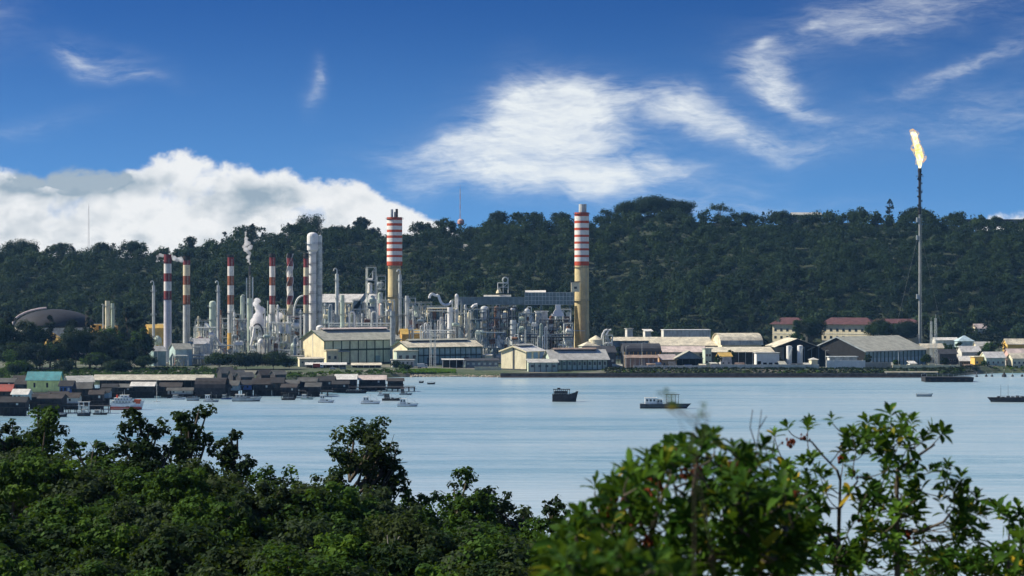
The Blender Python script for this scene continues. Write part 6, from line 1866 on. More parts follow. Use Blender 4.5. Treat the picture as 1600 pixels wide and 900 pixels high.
# small tin sheds and lean-tos along the quay road
TS = [('small grey tin shed left of the dark arched shed', 958, 14, ROOFG, STEELB), ('rusty tin shed before the white posts of the rusty open shed', 1012, 12, ROOFR, WOODG), ('white tin shed left of the orange walled house', 1024, 9, ROOFW, OFFW), ('dark tin shed right of the orange walled house', 1046, 10, ROOFD, STEELD), ('cream shed at the foot of the green glazed stair block', 1094, 9, ROOFC, CREAM2), ('grey lean-to left of the yellow topped hut', 1112, 11, ROOFGL, CONC),
      ('rusty shed between the yellow topped hut and the garage', 1150, 13, ROOFR, PINK), ('green shed right of the white garage', 1219, 10, ROOFG, GREENL), ('dark low shed under the two white silos', 1240, 18, ROOFD, STEELD), ('pale shed at the right foot of the two white silos', 1258, 8, ROOFGL, OFFW), ('grey pump shed before the teal side of the huge hall', 1384, 14, ROOFG, CONC), ('white pump shed at the right end of the teal side', 1422, 11, ROOFW, OFFW), ('rusty boat shed left of the small yellow house', 1508, 12, ROOFR, WOODG)]
for i, (lab, px, wp, rf, wl) in enumerate(TS):
    D = 1492 + (i % 3) * 4
    building(lab, px, D, S(wp, D), 4.5, 0, 0, R(4 + 5 * (i % 3)), wl, rf, name='tin_shed', cat='shed', he=2.6 + .5 * (i % 3), hr=3.8 + .5 * (i % 4), roof=['gable', 'shed'][i % 2], group='tin sheds along the quay road', over=.5, doors=[(.3, 1.1, 2.0, STEELD)], win=(1, 2, .9, .9, GLASS, [.45]))
BT = [('bushy green tree behind the rusty open shed', 1030, 1540, 545, 16), ('dark tree between the grey gabled shed and the stair block', 1099, 1530, 548, 14), ('dark tree behind the yellow topped hut', 1140, 1530, 545, 18), ('small tree between the white garage and the green shed', 1218, 1520, 552, 12), ('dark tree at the corner of the huge hall gable', 1356, 1500, 552, 14), ('bush before the middle of the teal hall side', 1400, 1488, 560, 14), ('tree at the right end of the teal hall side', 1448, 1500, 552, 18), ('leafy tree before the dark two storey house', 1476, 1500, 556, 16), ('bush at the left of the pale green house', 1538, 1512, 562, 10),
      ('dark tree above the dark roofed shed by the fat chimney', 938, 1560, 541, 14), ('dark tree right of the cream barn', 1196, 1640, 527, 16), ('tree behind the long cream roofs at their right end', 1116, 1720, 520, 16)]
for i, (lab, px, D, yt, wp) in enumerate(BT):
    bush(lab, px, D, yt, wp, [[L_DK], [F_A], [L_DK, L_MID]][i % 3], 260 + i, name='yard_tree', style=['round', 'lobed'][i % 2], group='trees around the plant', cat='tree', leaf=.6)

# masts
lattice_mast('tall red and white mast on the ridge left of the right striped chimney', 719, 2690, 296, 1.7, REDP, z=Zp(388, 2690), mats=[PINK, OFFW], seg=12, w1=.7)
D = 2690
o = thing('water_tank', 'round pinkish tank up on the red and white ridge mast', 'tank', (X(720, D), D, Zp(352, D)))
b = MB(); b.lathe([(2, -.4), (4, 1.5), (4.2, 6), (2, 8)], 14); b.build('shell', PINK, o); ring_walk(4.2, 2, 12, .8).build('gallery', REDP, o)
lattice_mast('thin white mast standing on the ridge at the left', 138.5, 2650, 322, 2.2, WHITE, z=Zp(415, 2650), seg=14, w1=.8)
lattice_mast('left one of two thin lattice masts right of the huge hall', 1455, 1500, 502, 1.7, GALVL, seg=12, w1=.9, group='twin masts on the quay')
lattice_mast('right taller one of two thin lattice masts right of the huge hall', 1462, 1498, 497, 2.0, GALVL, seg=12, w1=1.1, group='twin masts on the quay')
lattice_mast('thin pole like mast in front of the second warehouse, left one', 673, 1540, 503, 1.3, GALVL, seg=10, w1=.8, group='twin masts before the warehouse')
lattice_mast('thin pole like mast in front of the second warehouse, right one', 679.5, 1540, 505, 1.3, GALVL, seg=10, w1=.8, group='twin masts before the warehouse')
lattice_mast('thin mast on the roof line behind the tall cream house', 821, 1600, 515, 1.2, GALVL, seg=8, w1=.7)

# lamp poles along the quay
lm = []
for i, (px, D, yt, lab) in enumerate([(365, 1500, 545, 'white lamp pole between the low trees at the left shore'), (1003, 1484, 536, 'lamp pole in front of the dark arched shed'), (978, 1484, 541, 'lamp pole left of the rusty open shed'), (839, 1560, 530, 'lamp pole on the right of the tall cream house roof'), (1290, 1486, 548, 'lamp pole between the silos and the huge hall'), (246, 1540, 545, 'lamp pole left of the lilac white chimney'), (1404, 1486, 550, 'lamp pole before the teal side of the huge hall')]):
    o = thing('street_lamp', lab, 'lamp', at(px, D), 0, 'lamp poles along the quay')
    H = hz_(yt, D); b = MB(); b.tube((0, 0, -.4), (0, 0, H), .16, .09, 6); b.build('pole', GALVL, o)
    b = MB(); b.path([(0, 0, H - .1), (.6, 0, H + .25), (1.8, 0, H + .35)], .07, 5); b.build('arm', GALVL, o)
    b = MB(); b.box(1.5, 2.4, -.2, .2, H + .2, H + .4); b.build('lamp_head', OFFW, o)

# parked vehicles along the quay road
def truck(label, px, D, m, lorry=True, group='vehicles parked along the quay', rz=0.05):
    o = thing('parked_truck' if lorry else 'parked_car', label, 'truck' if lorry else 'car', at(px, D), rz, group)
    if lorry:
        b = MB(); b.box(-3.6, 1.4, -1.2, 1.2, .9, 3.4); b.build('cargo_box', m, o)
        b = MB(); b.prism([(1.6, .7), (3.7, .7), (3.7, 1.7), (3.3, 2.7), (1.6, 2.7)], -1.15, 1.15); b.build('cab', WHITE, o)
        b = MB(); b.box(2.0, 3.0, -1.19, -1.16, 1.7, 2.5); b.build('window', GLASS, o)
        ws = (-2.6, -1.4, 2.7); r = .5
    else:
        b = MB(); b.prism([(-2.2, .35), (2.2, .35), (2.25, .9), (1.2, 1.0), (.7, 1.55), (-1.3, 1.55), (-2.0, 1.0), (-2.25, .95)], -.85, .85); b.build('body', m, o)
        b = MB(); b.prism([(.95, 1.03), (.62, 1.45), (-1.2, 1.45), (-1.75, 1.03)], -.87, -.852); b.build('window', GLASS, o)
        ws = (-1.4, 1.4); r = .34
    for x in ws:
        for y in (-.95, .95):
            b = MB(); b.tube((x, y - .13, r), (x, y + .13, r), r, n=12); b.build('wheel', SOOT, o)
for a in [('white box lorry parked left of the white garage', 1163, 1490, WHITE), ('cream box lorry behind the low wall below the silos', 1262, 1492, CREAM2), ('white box lorry near the small pale kiosk by the carport', 660, 1515, WHITE), ('blue box lorry in front of the grey gabled shed', 1078, 1488, BLUEP), ('red box lorry at the gable end of the long green warehouse', 497, 1512, REDP), ('white box lorry at the end of the huge hall', 1470, 1490, WHITE)]:
    truck(*a)
for i, (px, c, lab) in enumerate([(1120, WHITE, 'white car beside the yellow topped hut'), (1144, REDP, 'red car left of the white box lorry by the garage'), (1210, SILVER, 'silver car in front of the white garage right end'), (520, WHITE, 'white car under the low white roofed parking shed'), (536, STEELB, 'dark blue car right of the white car by the parking shed'), (1415, WHITE, 'white car by the teal side of the huge hall'), (1432, SILVER, 'silver car right of the white car by the huge hall'), (1050, SOOT, 'black car in front of the orange walled house')]):
    truck(lab, px, 1492, c, False)

# ------------------------------------------------------------------ quay, bank, trees of the yard
o = thing('sea_wall', 'long dark stone sea wall below the plant at the water', 'sea wall', (0, 0, 0))
b = MB()
xs = np.linspace(782, 1448, 90)
for i in range(len(xs) - 1):
    D0 = interp(SHORE, xs[i]) - 5.5; D1 = interp(SHORE, xs[i + 1]) - 5.5
    z0 = 2.9 + .25 * mnoise.noise((xs[i] * .2, 0, 0)); z1 = 2.9 + .25 * mnoise.noise((xs[i + 1] * .2, 0, 0))
    p = [Vector((X(xs[i], D0), D0, 0)), Vector((X(xs[i + 1], D1), D1, 0))]
    q = [(p[0].x, D0, -1), (p[1].x, D1, -1), (p[1].x, D1 + 3, -1), (p[0].x, D0 + 3, -1)]
    b.hexa(q, [(p[0].x, D0 + 1, z0), (p[1].x, D1 + 1, z1), (p[1].x, D1 + 3, z1), (p[0].x, D0 + 3, z0)])
b.build('wall_face', STONE, o)
b = MB()
for i in range(len(xs) - 1):
    D0 = interp(SHORE, xs[i]) - 6.2; D1 = interp(SHORE, xs[i + 1]) - 6.2
    b.hexa([(X(xs[i], D0), D0, -.6), (X(xs[i + 1], D1), D1, -.6), (X(xs[i + 1], D1), D1 + 1, -.6), (X(xs[i], D0), D0 + 1, -.6)], [(X(xs[i], D0), D0, .55), (X(xs[i + 1], D1), D1, .55), (X(xs[i + 1], D1), D1 + 1, .6), (X(xs[i], D0), D0 + 1, .6)])
b.build('toe_ledge', mat('brown tide stain', (.13, .09, .075), .9, .4, .4), o)
# loose stones under the grass patch
rng = np.random.default_rng(8)
import bmesh
bm = bmesh.new()
for i in range(260):
    px = 640 + 145 * rng.random(); D = interp(SHORE, px) + rng.normal() * 2.2 - .5
    r = .35 + .6 * rng.random() ** 2
    mt = Matrix.Translation((X(px, D), D, .3 + .35 * (D - interp(SHORE, px) + 2) * .5)) @ Matrix.Rotation(rng.random() * 6, 4, 'Z') @ Matrix.Diagonal((r * 1.3, r, r * .7, 1))
    bmesh.ops.create_icosphere(bm, subdivisions=1, radius=1, matrix=mt)
me = bpy.data.meshes.new('shore_stones'); bm.to_mesh(me); bm.free(); me.materials.append(mat('pale shore stone', (.36, .31, .24), .9, .35, .4))
tag(link('shore_stones', me), 'pale loose stones along the water below the grass patch', 'stones', kind='stuff')
# bright grass patch
n = 9000
v = np.empty((n, 4, 3))
px = 638 + 74 * rng.random(n); tt = rng.random(n)
for i in range(n):
    D = interp(SHORE, px[i]) + 4 + 44 * tt[i]
    w_ = .5 + .5 * rng.random(); a = rng.random() * 3.14
    hgt = (.7 + .7 * rng.random())
    x, y, z = X(px[i], D), D, 2.4 + 1.2 * math.sin(math.pi * min(1, tt[i] * 1.2)) * math.sin(math.pi * (px[i] - 638) / 74)
    c, s = math.cos(a) * w_ * .5, math.sin(a) * w_ * .5
    v[i] = [(x - c, y - s, z), (x + c, y + s, z), (x + c * .3 + .2, y + s * .3, z + hgt), (x - c * .3 + .2, y - s * .3, z + hgt)]
tag(link('grass', quads_mesh('grass', v.reshape(-1, 3), [GRASSM])), 'bright green grass patch on the bank below the second warehouse', 'grass', kind='stuff')
# scrub along the bank
sp_ = []
for i in range(1500):
    px = 945 + 600 * rng.random(); D = interp(SHORE, px) + 1 + 22 * rng.random() ** 1.3
    dd = D - interp(SHORE, px)
    sp_.append((X(px, D), D, min(4.6, 1.0 + dd * .33), .55 + .4 * rng.random(), int(rng.integers(0, 2)), 3 if rng.random() < .75 else 0))
BP = [forest_protos(rng, 1.8, 3.2, .45, 4.0, 'round', 9), forest_protos(rng, 1.5, 2.6, .4, 4.0, 'open', 8)]
for i in range(520):
    px = 940 + 660 * rng.random(); D = interp(SHORE, px) + 3 + 22 * rng.random()
    if mnoise.noise((px * .03, 1, 1)) < -.25: continue
    sp_.append((X(px, D), D, 1.6 + min(1.4, (D - interp(SHORE, px)) * .1), .7 + .6 * rng.random(), int(rng.integers(0, 2)), int(rng.integers(0, 3))))
for i in range(1500):
    px = -30 + 400 * rng.random(); D = interp(SHORE, px) + 2 + 185 * rng.random()
    sp_.append((X(px, D), D, 2.2, .9 + .5 * rng.random(), int(rng.integers(0, 2)), int(rng.integers(0, 2))))
for i in range(260):
    px = 440 + 200 * rng.random(); D = interp(SHORE, px) + 2 + 30 * rng.random()
    sp_.append((X(px, D), D, 1.8 + min(1.2, (D - interp(SHORE, px)) * .05), .7 + .6 * rng.random(), int(rng.integers(0, 2)), int(rng.integers(0, 3))))
bk = big_forest('bank_scrub', sp_, BP, [L_DK, L_MID, L_BR, F_CAS], rng)
tag(bk, 'low green scrub growing along the bank above the water', 'scrub', kind='stuff')

YT = [('tall dark casuarina in front of the dark dome left part', 78, 1520, 491, 40, 'casuarina'), ('thick dark tree right of the yellow cone roofed tank', 118, 1490, 511, 56, 'round'), ('dark thick tree filling below the orange clad plant', 160, 1490, 519, 60, 'round'), ('dark spreading tree beside the tallest casuarina right side', 222, 1500, 511, 44, 'round'), ('big dark tree mass at the left edge by the dome', -4, 1500, 497, 60, 'round'),
      ('wide dark tree low over the yellow tank foot', 56, 1480, 534, 60, 'round'),
      ('dark leafy tree low between the left edge trees and the yellow tank', 66, 1470, 545, 40, 'open'), ('low dark tree mass below the dark slender casuarina', 150, 1470, 552, 46, 'round'), ('low dark tree left of the low trees by the teal shed', 226, 1480, 556, 40, 'round'), ('feathery low tree on the bank behind the turquoise roof', 100, 1420, 562, 44, 'open'), ('dark bank tree behind the long cream white jetty roof, left one', 182, 1430, 566, 50, 'round'), ('bushy bank tree at the far left above the red roof', 30, 1400, 566, 50, 'round'),
      ('dark casuarina at the left edge of the plant', 12, 1530, 487, 62, 'casuarina'), ('broad dark tree in front of the left end of the lit dome edge', 40, 1505, 499, 62, 'round'), ('dark tree left of the yellow cone roofed tank', 62, 1500, 511, 40, 'tall'), ('low dark tree in front of the yellow cone roofed tank', 88, 1495, 536, 56, 'round'),
      ('drooping dark casuarina right of the yellow cone roofed tank', 112, 1515, 499, 56, 'casuarina'), ('dark slender casuarina in front of the dark dome right end', 141, 1530, 477, 34, 'casuarina'), ('dark bushy tree in front of the orange clad plant', 140, 1500, 515, 56, 'round'),
      ('tree with bare twigs below the two cream columns', 172, 1510, 509, 46, 'round'), ('tallest dark casuarina right of the two cream columns', 203, 1528, 475, 66, 'casuarina'), ('dark casuarina left of the teal sheeted shed', 224, 1510, 507, 40, 'casuarina'), ('low dark crown under the tallest casuarina', 194, 1490, 538, 62, 'round'),
      ('low dark crown at the left shore edge', 20, 1480, 538, 76, 'round'), ('dark low tree below the orange cased chimney', 343, 1490, 552, 44, 'round'), ('low wide tree in front of the pipe racks', 385, 1495, 553, 60, 'round'), ('low dark tree left of the pale low blocks', 428, 1495, 552, 56, 'round'), ('dark tree behind the gray kampung roofs', 452, 1500, 560, 30, 'open'),
      ('dark clump of leaves at the stone end of the grass patch', 632, 1465, 570, 22, 'round'), ('bushy tree in front of the white flat block with small windows', 620, 1500, 564, 22, 'open'), ('tree between the two maroon roofed houses', 1268, 2060, 497, 48, 'round'), ('tall tree hiding the right end of the left maroon roof', 1246, 2058, 500, 26, 'tall'),
      ('dark tree in front of the long low maroon roof', 1376, 2058, 499, 48, 'round'), ('spreading tree right of the dark one before the long maroon roof', 1414, 2056, 502, 54, 'round'), ('dark round bush tree beside the light blue house', 1500, 1660, 532, 16, 'round'), ('round dark tree above the white roofed house', 1546, 1650, 533, 24, 'round'), ('round tree left of the cream roofed low house', 1484, 1580, 536, 22, 'round'),
      ('dark tree behind the yellow house at the right shore', 1534, 1560, 545, 18, 'round'), ('wispy palm like tree between the pale green house and the yellow veranda', 1562, 1600, 532, 22, 'flat'), ('green tree at the foot of the light blue house', 1476, 1690, 534, 16, 'open'), ('small round tree in front of the green glazed stair block', 1122, 1490, 553, 12, 'round'), ('small dark tree left of the curved roof barn', 1118, 1600, 540, 12, 'round'),
      ('small dark tree at the right foot of the fat chimney', 966, 1590, 540, 12, 'round'), ('dark tree behind the white tower house', 1024, 1840, 512, 18, 'round')]
for i, (lab, px, D, yt, wp, st) in enumerate(YT):
    m = [F_CAS] if st == 'casuarina' else [[L_DK], [F_A], [L_DK, F_CAS], [F_A, L_MID]][i % 4]
    bush(lab, px, D, yt, wp, m, 200 + i, name='yard_tree', style=st, group='trees around the plant', cat='tree', leaf=.7 if st != 'casuarina' else .6, dens=6.0 if st != 'casuarina' else 8)
# ------------------------------------------------------------------ trees on the near hillside
def near_tree(px, py, wp, D, st, seed, mats, label, leaf=.26, dens=2.0, group=None, dead=False):
    x = X(px, D); zt = Zp(py, D); zb = near_z(x, D)
    zt += S(9, D); wp *= 1.5
    hh = max(2.5, zt - zb)
    return tree('hillside_tree', label, (x, D, zt - hh), st, seed, hh, S(wp, D), leaf, dens, mats, group, rz=0)


G1 = 'trees standing out above the near canopy'
FT = [(20, 676, 80, 250, 'lobed', 21, [L_DK, L_MID], 'dark leafy crown between the left edge and the tallest left tree'), (128, 676, 90, 248, 'lobed', 22, [L_MID, L_DK], 'mid green crown leaning on the right of the tallest left tree'), (745, 768, 70, 244, 'lobed', 23, [L_MID], 'mid green crown between the two leafy trees near the shore gap'),
      (6, 648, 60, 250, 'lobed', 1, [L_DK], 'dark tree cut by the left edge of the picture'),
      (66, 630, 122, 255, 'lobed', 2, [L_DK, L_MID], 'tall dark tree in front of the turquoise roofed house'),
      (150, 704, 80, 240, 'lobed', 3, [L_MID], 'rounded mid green tree right of the tall tree by the turquoise roof'),
      (222, 634, 92, 235, 'lobed', 4, [L_DK], 'tall dark tree with sky gaps below the red and white ferry'),
      (292, 630, 66, 240, 'lobed', 5, [L_DK], 'tall narrow dark tree right of the gappy one'),
      (366, 672, 50, 245, 'lobed', 6, [L_DK], 'small dark pointed tree on the canopy edge left of the open water'),
      (325, 690, 44, 230, 'open', 7, [L_BR], 'fresh yellow green sapling between two dark trees'),
      (412, 712, 60, 250, 'round', 8, [L_MID], 'low mid green crown at the water left of the biggest tree'),
      (465, 718, 50, 240, 'round', 9, [L_BR, L_MID], 'bright green crown hugging the left foot of the biggest tree'),
      (552, 648, 118, 235, 'lobed', 10, [L_DK, L_OL], 'biggest near tree with a tall ragged dark crown against the water'),
      (600, 690, 60, 238, 'lobed', 11, [L_DK], 'thin leaning tree at the right shoulder of the biggest tree'),
      (702, 728, 104, 245, 'lobed', 12, [L_DK, L_MID], 'rounded dark tree in the middle of the near shore line'),
      (655, 758, 70, 240, 'lobed', 13, [L_MID], 'lower green crown between the biggest tree and the rounded dark one'),
      (790, 754, 100, 250, 'lobed', 14, [L_DK, L_GY], 'leafy tree with fan shaped top right of the rounded dark tree'),
      (868, 778, 40, 240, 'lobed', 15, [L_DK], 'small dark tree half hidden by the blurred shrub'),
      (840, 812, 60, 220, 'round', 16, [L_MID], 'green crown sinking behind the blurred shrub')]
for a in FT:
    near_tree(*a[:7], a[7], group=G1, leaf=.34 if a[4] != 'open' else .30, dens=7.5)

# dead branch reaching out of the biggest tree, and bare twigs
D = 236
b = MB()
pp = lambda *q: [P(px, py, D) for px, py in q]
b.path(pp((590, 790), (600, 752), (612, 730), (622, 724), (637, 722)), .14, 5, r1=.03)
b.path(pp((606, 740), (614, 722), (618, 705), (614, 690)), .09, 4, r1=.03)
b.path(pp((614, 722), (609, 700), (616, 678)), .06, 4, r1=.02)
b.path(pp((622, 724), (630, 716)), .05, 4, r1=.02)
tag(b.build('dead_branch', BARK), 'bare grey branch sticking out over the water right of the biggest tree', 'branch')
b = MB()
b.path(pp((606, 905), (607, 880), (612, 862), (618, 850), (616, 838)), .16, 5, r1=.05)
b.path(pp((612, 862), (606, 848), (605, 836)), .09, 4, r1=.04)
b.path(pp((618, 850), (624, 838)), .07, 4, r1=.03)
for v_i in range(len(b.v)): b.v[v_i] = (b.v[v_i][0] * .72, b.v[v_i][1] * .72, CZ + (b.v[v_i][2] - CZ) * .72)
tag(b.build('bare_tree', BARKP), 'pale leafless forked trunk low in the canopy below the biggest tree', 'tree')
b = MB()
b.path(pp((632, 900), (637, 875), (641, 856)), .1, 4, r1=.04)
b.path(pp((637, 875), (630, 862)), .06, 4, r1=.03)
for v_i in range(len(b.v)): b.v[v_i] = (b.v[v_i][0] * .73, b.v[v_i][1] * .73, CZ + (b.v[v_i][2] - CZ) * .73)
tag(b.build('bare_tree', BARKP), 'thin pale leafless stem right of the forked pale trunk', 'tree')
b = MB()
b.path(pp((143, 760), (143, 718), (146, 700), (152, 690)), .08, 4, r1=.03)
b.path(pp((146, 700), (140, 690)), .05, 4, r1=.02)
tag(b.build('dead_branch', BARK), 'thin bare twig against the water left of the gappy dark tree', 'branch')

# the canopy below: every crown a tree of its own
rng = np.random.default_rng(21)
KINDS = [('lobed', [L_MID], 'mid green billowing'), ('lobed', [L_DK], 'dark billowing'), ('lobed', [L_BR, L_MID], 'bright fresh green'), ('round', [L_OL], 'dull olive domed'), ('lobed', [L_GY], 'grey green feathery'),
         ('lobed', [L_DK, L_MID], 'dark mottled'), ('round', [L_OL, L_DK], 'brownish green'), ('round', [L_GY, L_MID], 'soft grey green')]
ROWS = [(228, 704, 'back'), (205, 720, 'top'), (180, 760, 'second'), (160, 800, 'third'), (140, 838, 'fourth'), (122, 872, 'bottom')]
EDGE = [(-60, 690), (0, 700), (60, 690), (140, 712), (190, 730), (260, 700), (330, 715), (420, 735), (480, 745), (560, 735), (620, 775), (690, 785), (760, 800), (830, 830), (900, 850), (1000, 880)]
for ri, (D, y0, rn) in enumerate(ROWS):
    px = -30 + 22 * (ri % 2); k = 0
    while px < 905 - ri * 4:
        wp = 74 + 40 * rng.random() + ri * 7
        edge = interp(EDGE, px)
        py = y0 + (edge - 700) * (1.0 - .14 * ri) + rng.normal() * 9
        py = max(py, edge + 8)
        if py < 905:
            st, ms, nm_ = KINDS[int(rng.integers(0, len(KINDS)))]
            hh_px = S(1, D)
            lab = '%s crown, %s from the left in the %s row of the near canopy' % (nm_, ORD[k], rn)
            x = X(px, D); zt = Zp(py, D); zb = near_z(x, D) - .5
            wm = S(wp, D) * 1.45
            hh = wm * (.95 + .3 * rng.random())
            zg = near_z(x, D)
            sd = 100 + int(rng.integers(0, 4))
            # one mesh per kind and seed, scaled to size
            base_h, base_w = 9.0, 8.0
            tm, cm = tree_meshes(st, sd, base_h, base_w, .27, 8.0, ms)
            sc = (wm / base_w, wm / base_w, hh / base_h)
            o = thing('canopy_tree', lab, 'tree', (x, D + rng.normal() * 4, zg), rng.random() * 6.28, 'trees of the near canopy')
            o.scale = sc
            up_ = (zt - hh - zg) / sc[2]
            link('trunk', tm, o, (0, 0, up_)); link('crown', cm, o, (0, 0, up_))
            if up_ > 2:
                b = MB(); b.tube((0, 0, -.5), (0, 0, up_ - 2), .22, .16, 6); b.build('stem', BARK, o)
            k += 1
        px += wp * (.60 + .18 * rng.random())

# low growth that closes the canopy floor
spots = []
UP = [forest_protos(rng, 3.2, 4.2, .27, 4.5, 'round', 12), forest_protos(rng, 2.6, 3.6, .25, 4.5, 'open', 10)]
for i in range(900):
    D = 60 + 370 * rng.random() ** .8
    px = -60 + 1000 * rng.random()
    x = X(px, D)
    if px > 860 + 60 * rng.random() and D > 45: continue
    spots.append((x, D, near_z(x, D) - .3, .8 + .7 * rng.random(), int(rng.integers(0, 2)), int(rng.integers(0, 3))))
for i in range(420):          # right of the shrubs the slope drops away under short scrub
    D = 40 + 385 * rng.random()
    px = 880 + 800 * rng.random()
    x = X(px, D)
    top = min(.5, (CZ + (450 - 925) * K * D - near_z(x, D)) / 3.4)
    if top < .12: continue
    spots.append((x, D, near_z(x, D) - .2, top, int(rng.integers(0, 2)), int(rng.integers(0, 3))))
ug = big_forest('undergrowth', spots, UP, [L_DK, L_MID, L_OL], rng)
tag(ug, 'tangled low growth filling the hillside between the near trees', 'undergrowth', kind='stuff')

# ------------------------------------------------------------------ the shrubs right in front of the camera


def leaf_rosette(v, f, m, rng, c, axis, n, ln, mi, wid=.36, spread=1.0):
    axis = Vector(axis).normalized()
    a = axis.orthogonal().normalized(); b_ = axis.cross(a)
    ph = rng.random() * 6.28
    for i in range(n):
        t_ = ph + i * 2.399 + rng.normal() * .15
        k = (i + .5) / n
        tilt = (.35 + .95 * k) * spread + rng.normal() * .15
        out = a * math.cos(t_) + b_ * math.sin(t_)
        d = axis * math.cos(tilt) + out * math.sin(tilt)
        side = d.cross(axis if abs(d.dot(axis)) < .98 else a).normalized()
        nrm = side.cross(d).normalized()
        L = ln * (.65 + .5 * rng.random()) * (.75 + .35 * k); W = L * wid * (.85 + .3 * rng.random())
        c0 = Vector(c) + axis * (ln * .35 * (1 - k))
        fold, sag = .16, .14 + .22 * rng.random()
        prof = [(0.0, .06), (.22, .55), (.5, 1.0), (.78, .78), (1.0, .04)]
        base = len(v)
        for s_, w_ in prof:
            pc = c0 + d * (L * s_) - Vector((0, 0, 1)) * (sag * L * s_ * s_)
            v.append(pc + side * (W * .5 * w_) + nrm * (fold * W * w_)); v.append(pc); v.append(pc - side * (W * .5 * w_) + nrm * (fold * W * w_))
        for q in range(4):
            o = base + q * 3
            f.append((o, o + 3, o + 4, o + 1)); f.append((o + 1, o + 4, o + 5, o + 2)); m.append(mi); m.append(mi)


def bezier(p0, p1, p2, n):
    return [p0 * (1 - t_) ** 2 + p1 * 2 * t_ * (1 - t_) + p2 * t_ ** 2 for t_ in [i / n for i in range(n + 1)]]


def shrub(name, label, D, trunk, tips, seed, ln, mats, n_leaf=(9, 14), depth=1.2, seeds=(), r0=.028, extra=2, base=None):
    """trunk: list of polylines of (px, py); tips: (px, py) of leaf rosettes; seeds: (px, py) of seed heads"""
    rng = np.random.default_rng(seed)
    nodes = []
    b = MB()
    for pl in trunk:
        pts = []
        for i, (px, py) in enumerate(pl):
            dd = D + (rng.random() - .5) * depth * .5
            pts.append(P(px, py, dd)); nodes.append(pts[-1])
        b.path(pts, r0 * .9, 6, r1=r0 * .4)
        for a_, c_ in zip(pts, pts[1:]):
            for k in (.25, .5, .75): nodes.append(a_.lerp(c_, k))
    v, f, m = [], [], []
    tp = []
    for (px, py) in tips:
        dd = D + (rng.random() - .5) * depth
        tp.append((P(px, py, dd), True))
    order = sorted(tp, key=lambda q: min((q[0] - n_).length for n_ in nodes))
    tw = []
    for p, _ in order:
        cand = [n_ for n_ in nodes if n_.z < p.z - .02] or nodes
        n0 = min(cand, key=lambda n_: (p - n_).length + .8 * max(0, .06 - (p.z - n_.z)))
        mid = n0.lerp(p, .5) + Vector((rng.normal() * .02, rng.normal() * .02, -.12 * (p - n0).length))
        pts = bezier(n0, mid, p, 5)
        b.path(pts, max(.0012 if r0 < .005 else .0045, r0 * .30), 5, r1=min(.003, r0))
        nodes += pts[2:]
        ax = (pts[-1] - pts[-2]).normalized() + Vector((0, 0, .8)) + Vector(rng.normal(size=3)) * .25
        leaf_rosette(v, f, m, rng, p, ax, int(rng.integers(*n_leaf)), ln * (.8 + .4 * rng.random()), int(rng.integers(0, len(mats))))
        for e in range(int(rng.integers(0, extra + 1))):
            q = pts[int(rng.integers(2, 5))] + Vector(rng.normal(size=3)) * ln * .35
            leaf_rosette(v, f, m, rng, q, Vector(rng.normal(size=3)) + Vector((0, 0, .7)), int(rng.integers(4, 8)), ln * .85, int(rng.integers(0, len(mats))))
    o = thing(name, label, 'shrub', base or (X(trunk[0][0][0], D), D, near_z(X(trunk[0][0][0], D), D)))
    off = Vector(o.location)
    for pl in trunk:                      # down to the soil
        px, py = pl[0]
        top_ = P(px, py, D); foot = Vector((top_.x * .98, top_.y, near_z(top_.x, top_.y) - .1))
        b.tube(foot, top_, r0 * 1.2, r0 * .9, 6)
    b.v = [tuple(Vector(q) - off) for q in b.v]
    b.build('stem', BARK, o)
    me = MB(); me.v = [tuple(Vector(q) - off) for q in v]; me.f = f; me.mi = m
    me.build('foliage', mats, o, smooth=True)
    for px, py in seeds:
        sb = MB()
        c = P(px, py, D - .1 * rng.random()) - off
        for k in range(16):
            q = c + Vector(rng.normal(size=3)) * ln * .13
            sb.sphere(q, ln * (.045 + .03 * rng.random()), 6, 4, sz=1.8)
        sb.build('seed_head', SEED, o, smooth=True)
    return o


rs = random.Random(4)


def spread_tips(poly_rows, n):
    out = []
    while len(out) < n:
        cx, cy, rx, ry = rs.choice(poly_rows)
        a_ = rs.random() * 6.283; q = math.sqrt(rs.random())
        out.append((cx + math.cos(a_) * q * rx, cy + math.sin(a_) * q * ry))
    return out


# open shrub with leaf rosettes at the right
tipsB = [(1210, 684), (1232, 672), (1265, 660), (1300, 660), (1262, 674), (1320, 690), (1333, 684), (1318, 712), (1355, 664), (1374, 670), (1392, 652), (1408, 664), (1424, 664), (1386, 688), (1402, 700),
         (1362, 698), (1346, 712), (1416, 704), (1452, 676), (1470, 680), (1440, 692), (1395, 676), (1412, 684), (1372, 684), (1428, 690), (1352, 690), (1338, 706), (1384, 706), (1400, 690), (1420, 676),
         (1335, 745), (1352, 755), (1382, 745), (1402, 735), (1420, 745), (1440, 768), (1370, 768), (1400, 765), (1350, 788), (1382, 790), (1412, 800), (1430, 806), (1342, 805), (1390, 755), (1410, 780), (1366, 780), (1430, 756), (1425, 786), (1372, 806), (1356, 770),
         (1458, 737), (1480, 735), (1502, 752), (1490, 770), (1515, 778), (1500, 792), (1527, 805), (1500, 815), (1532, 830), (1520, 848), (1498, 838), (1478, 752), (1486, 788), (1512, 800), (1516, 822), (1510, 838), (1526, 784),
         (1256, 730), (1268, 720), (1232, 742), (1262, 760), (1280, 772), (1286, 792), (1222, 760), (1244, 752), (1270, 784), (1250, 780), (1230, 775), (1276, 806), (1252, 800), (1292, 834), (1325, 832), (1340, 850), (1300, 855), (1312, 880), (1350, 880), (1330, 868), (1290, 880), (1370, 850), (1385, 835), (1400, 850), (1420, 840), (1380, 875), (1405, 880), (1360, 830), (1395, 820)]
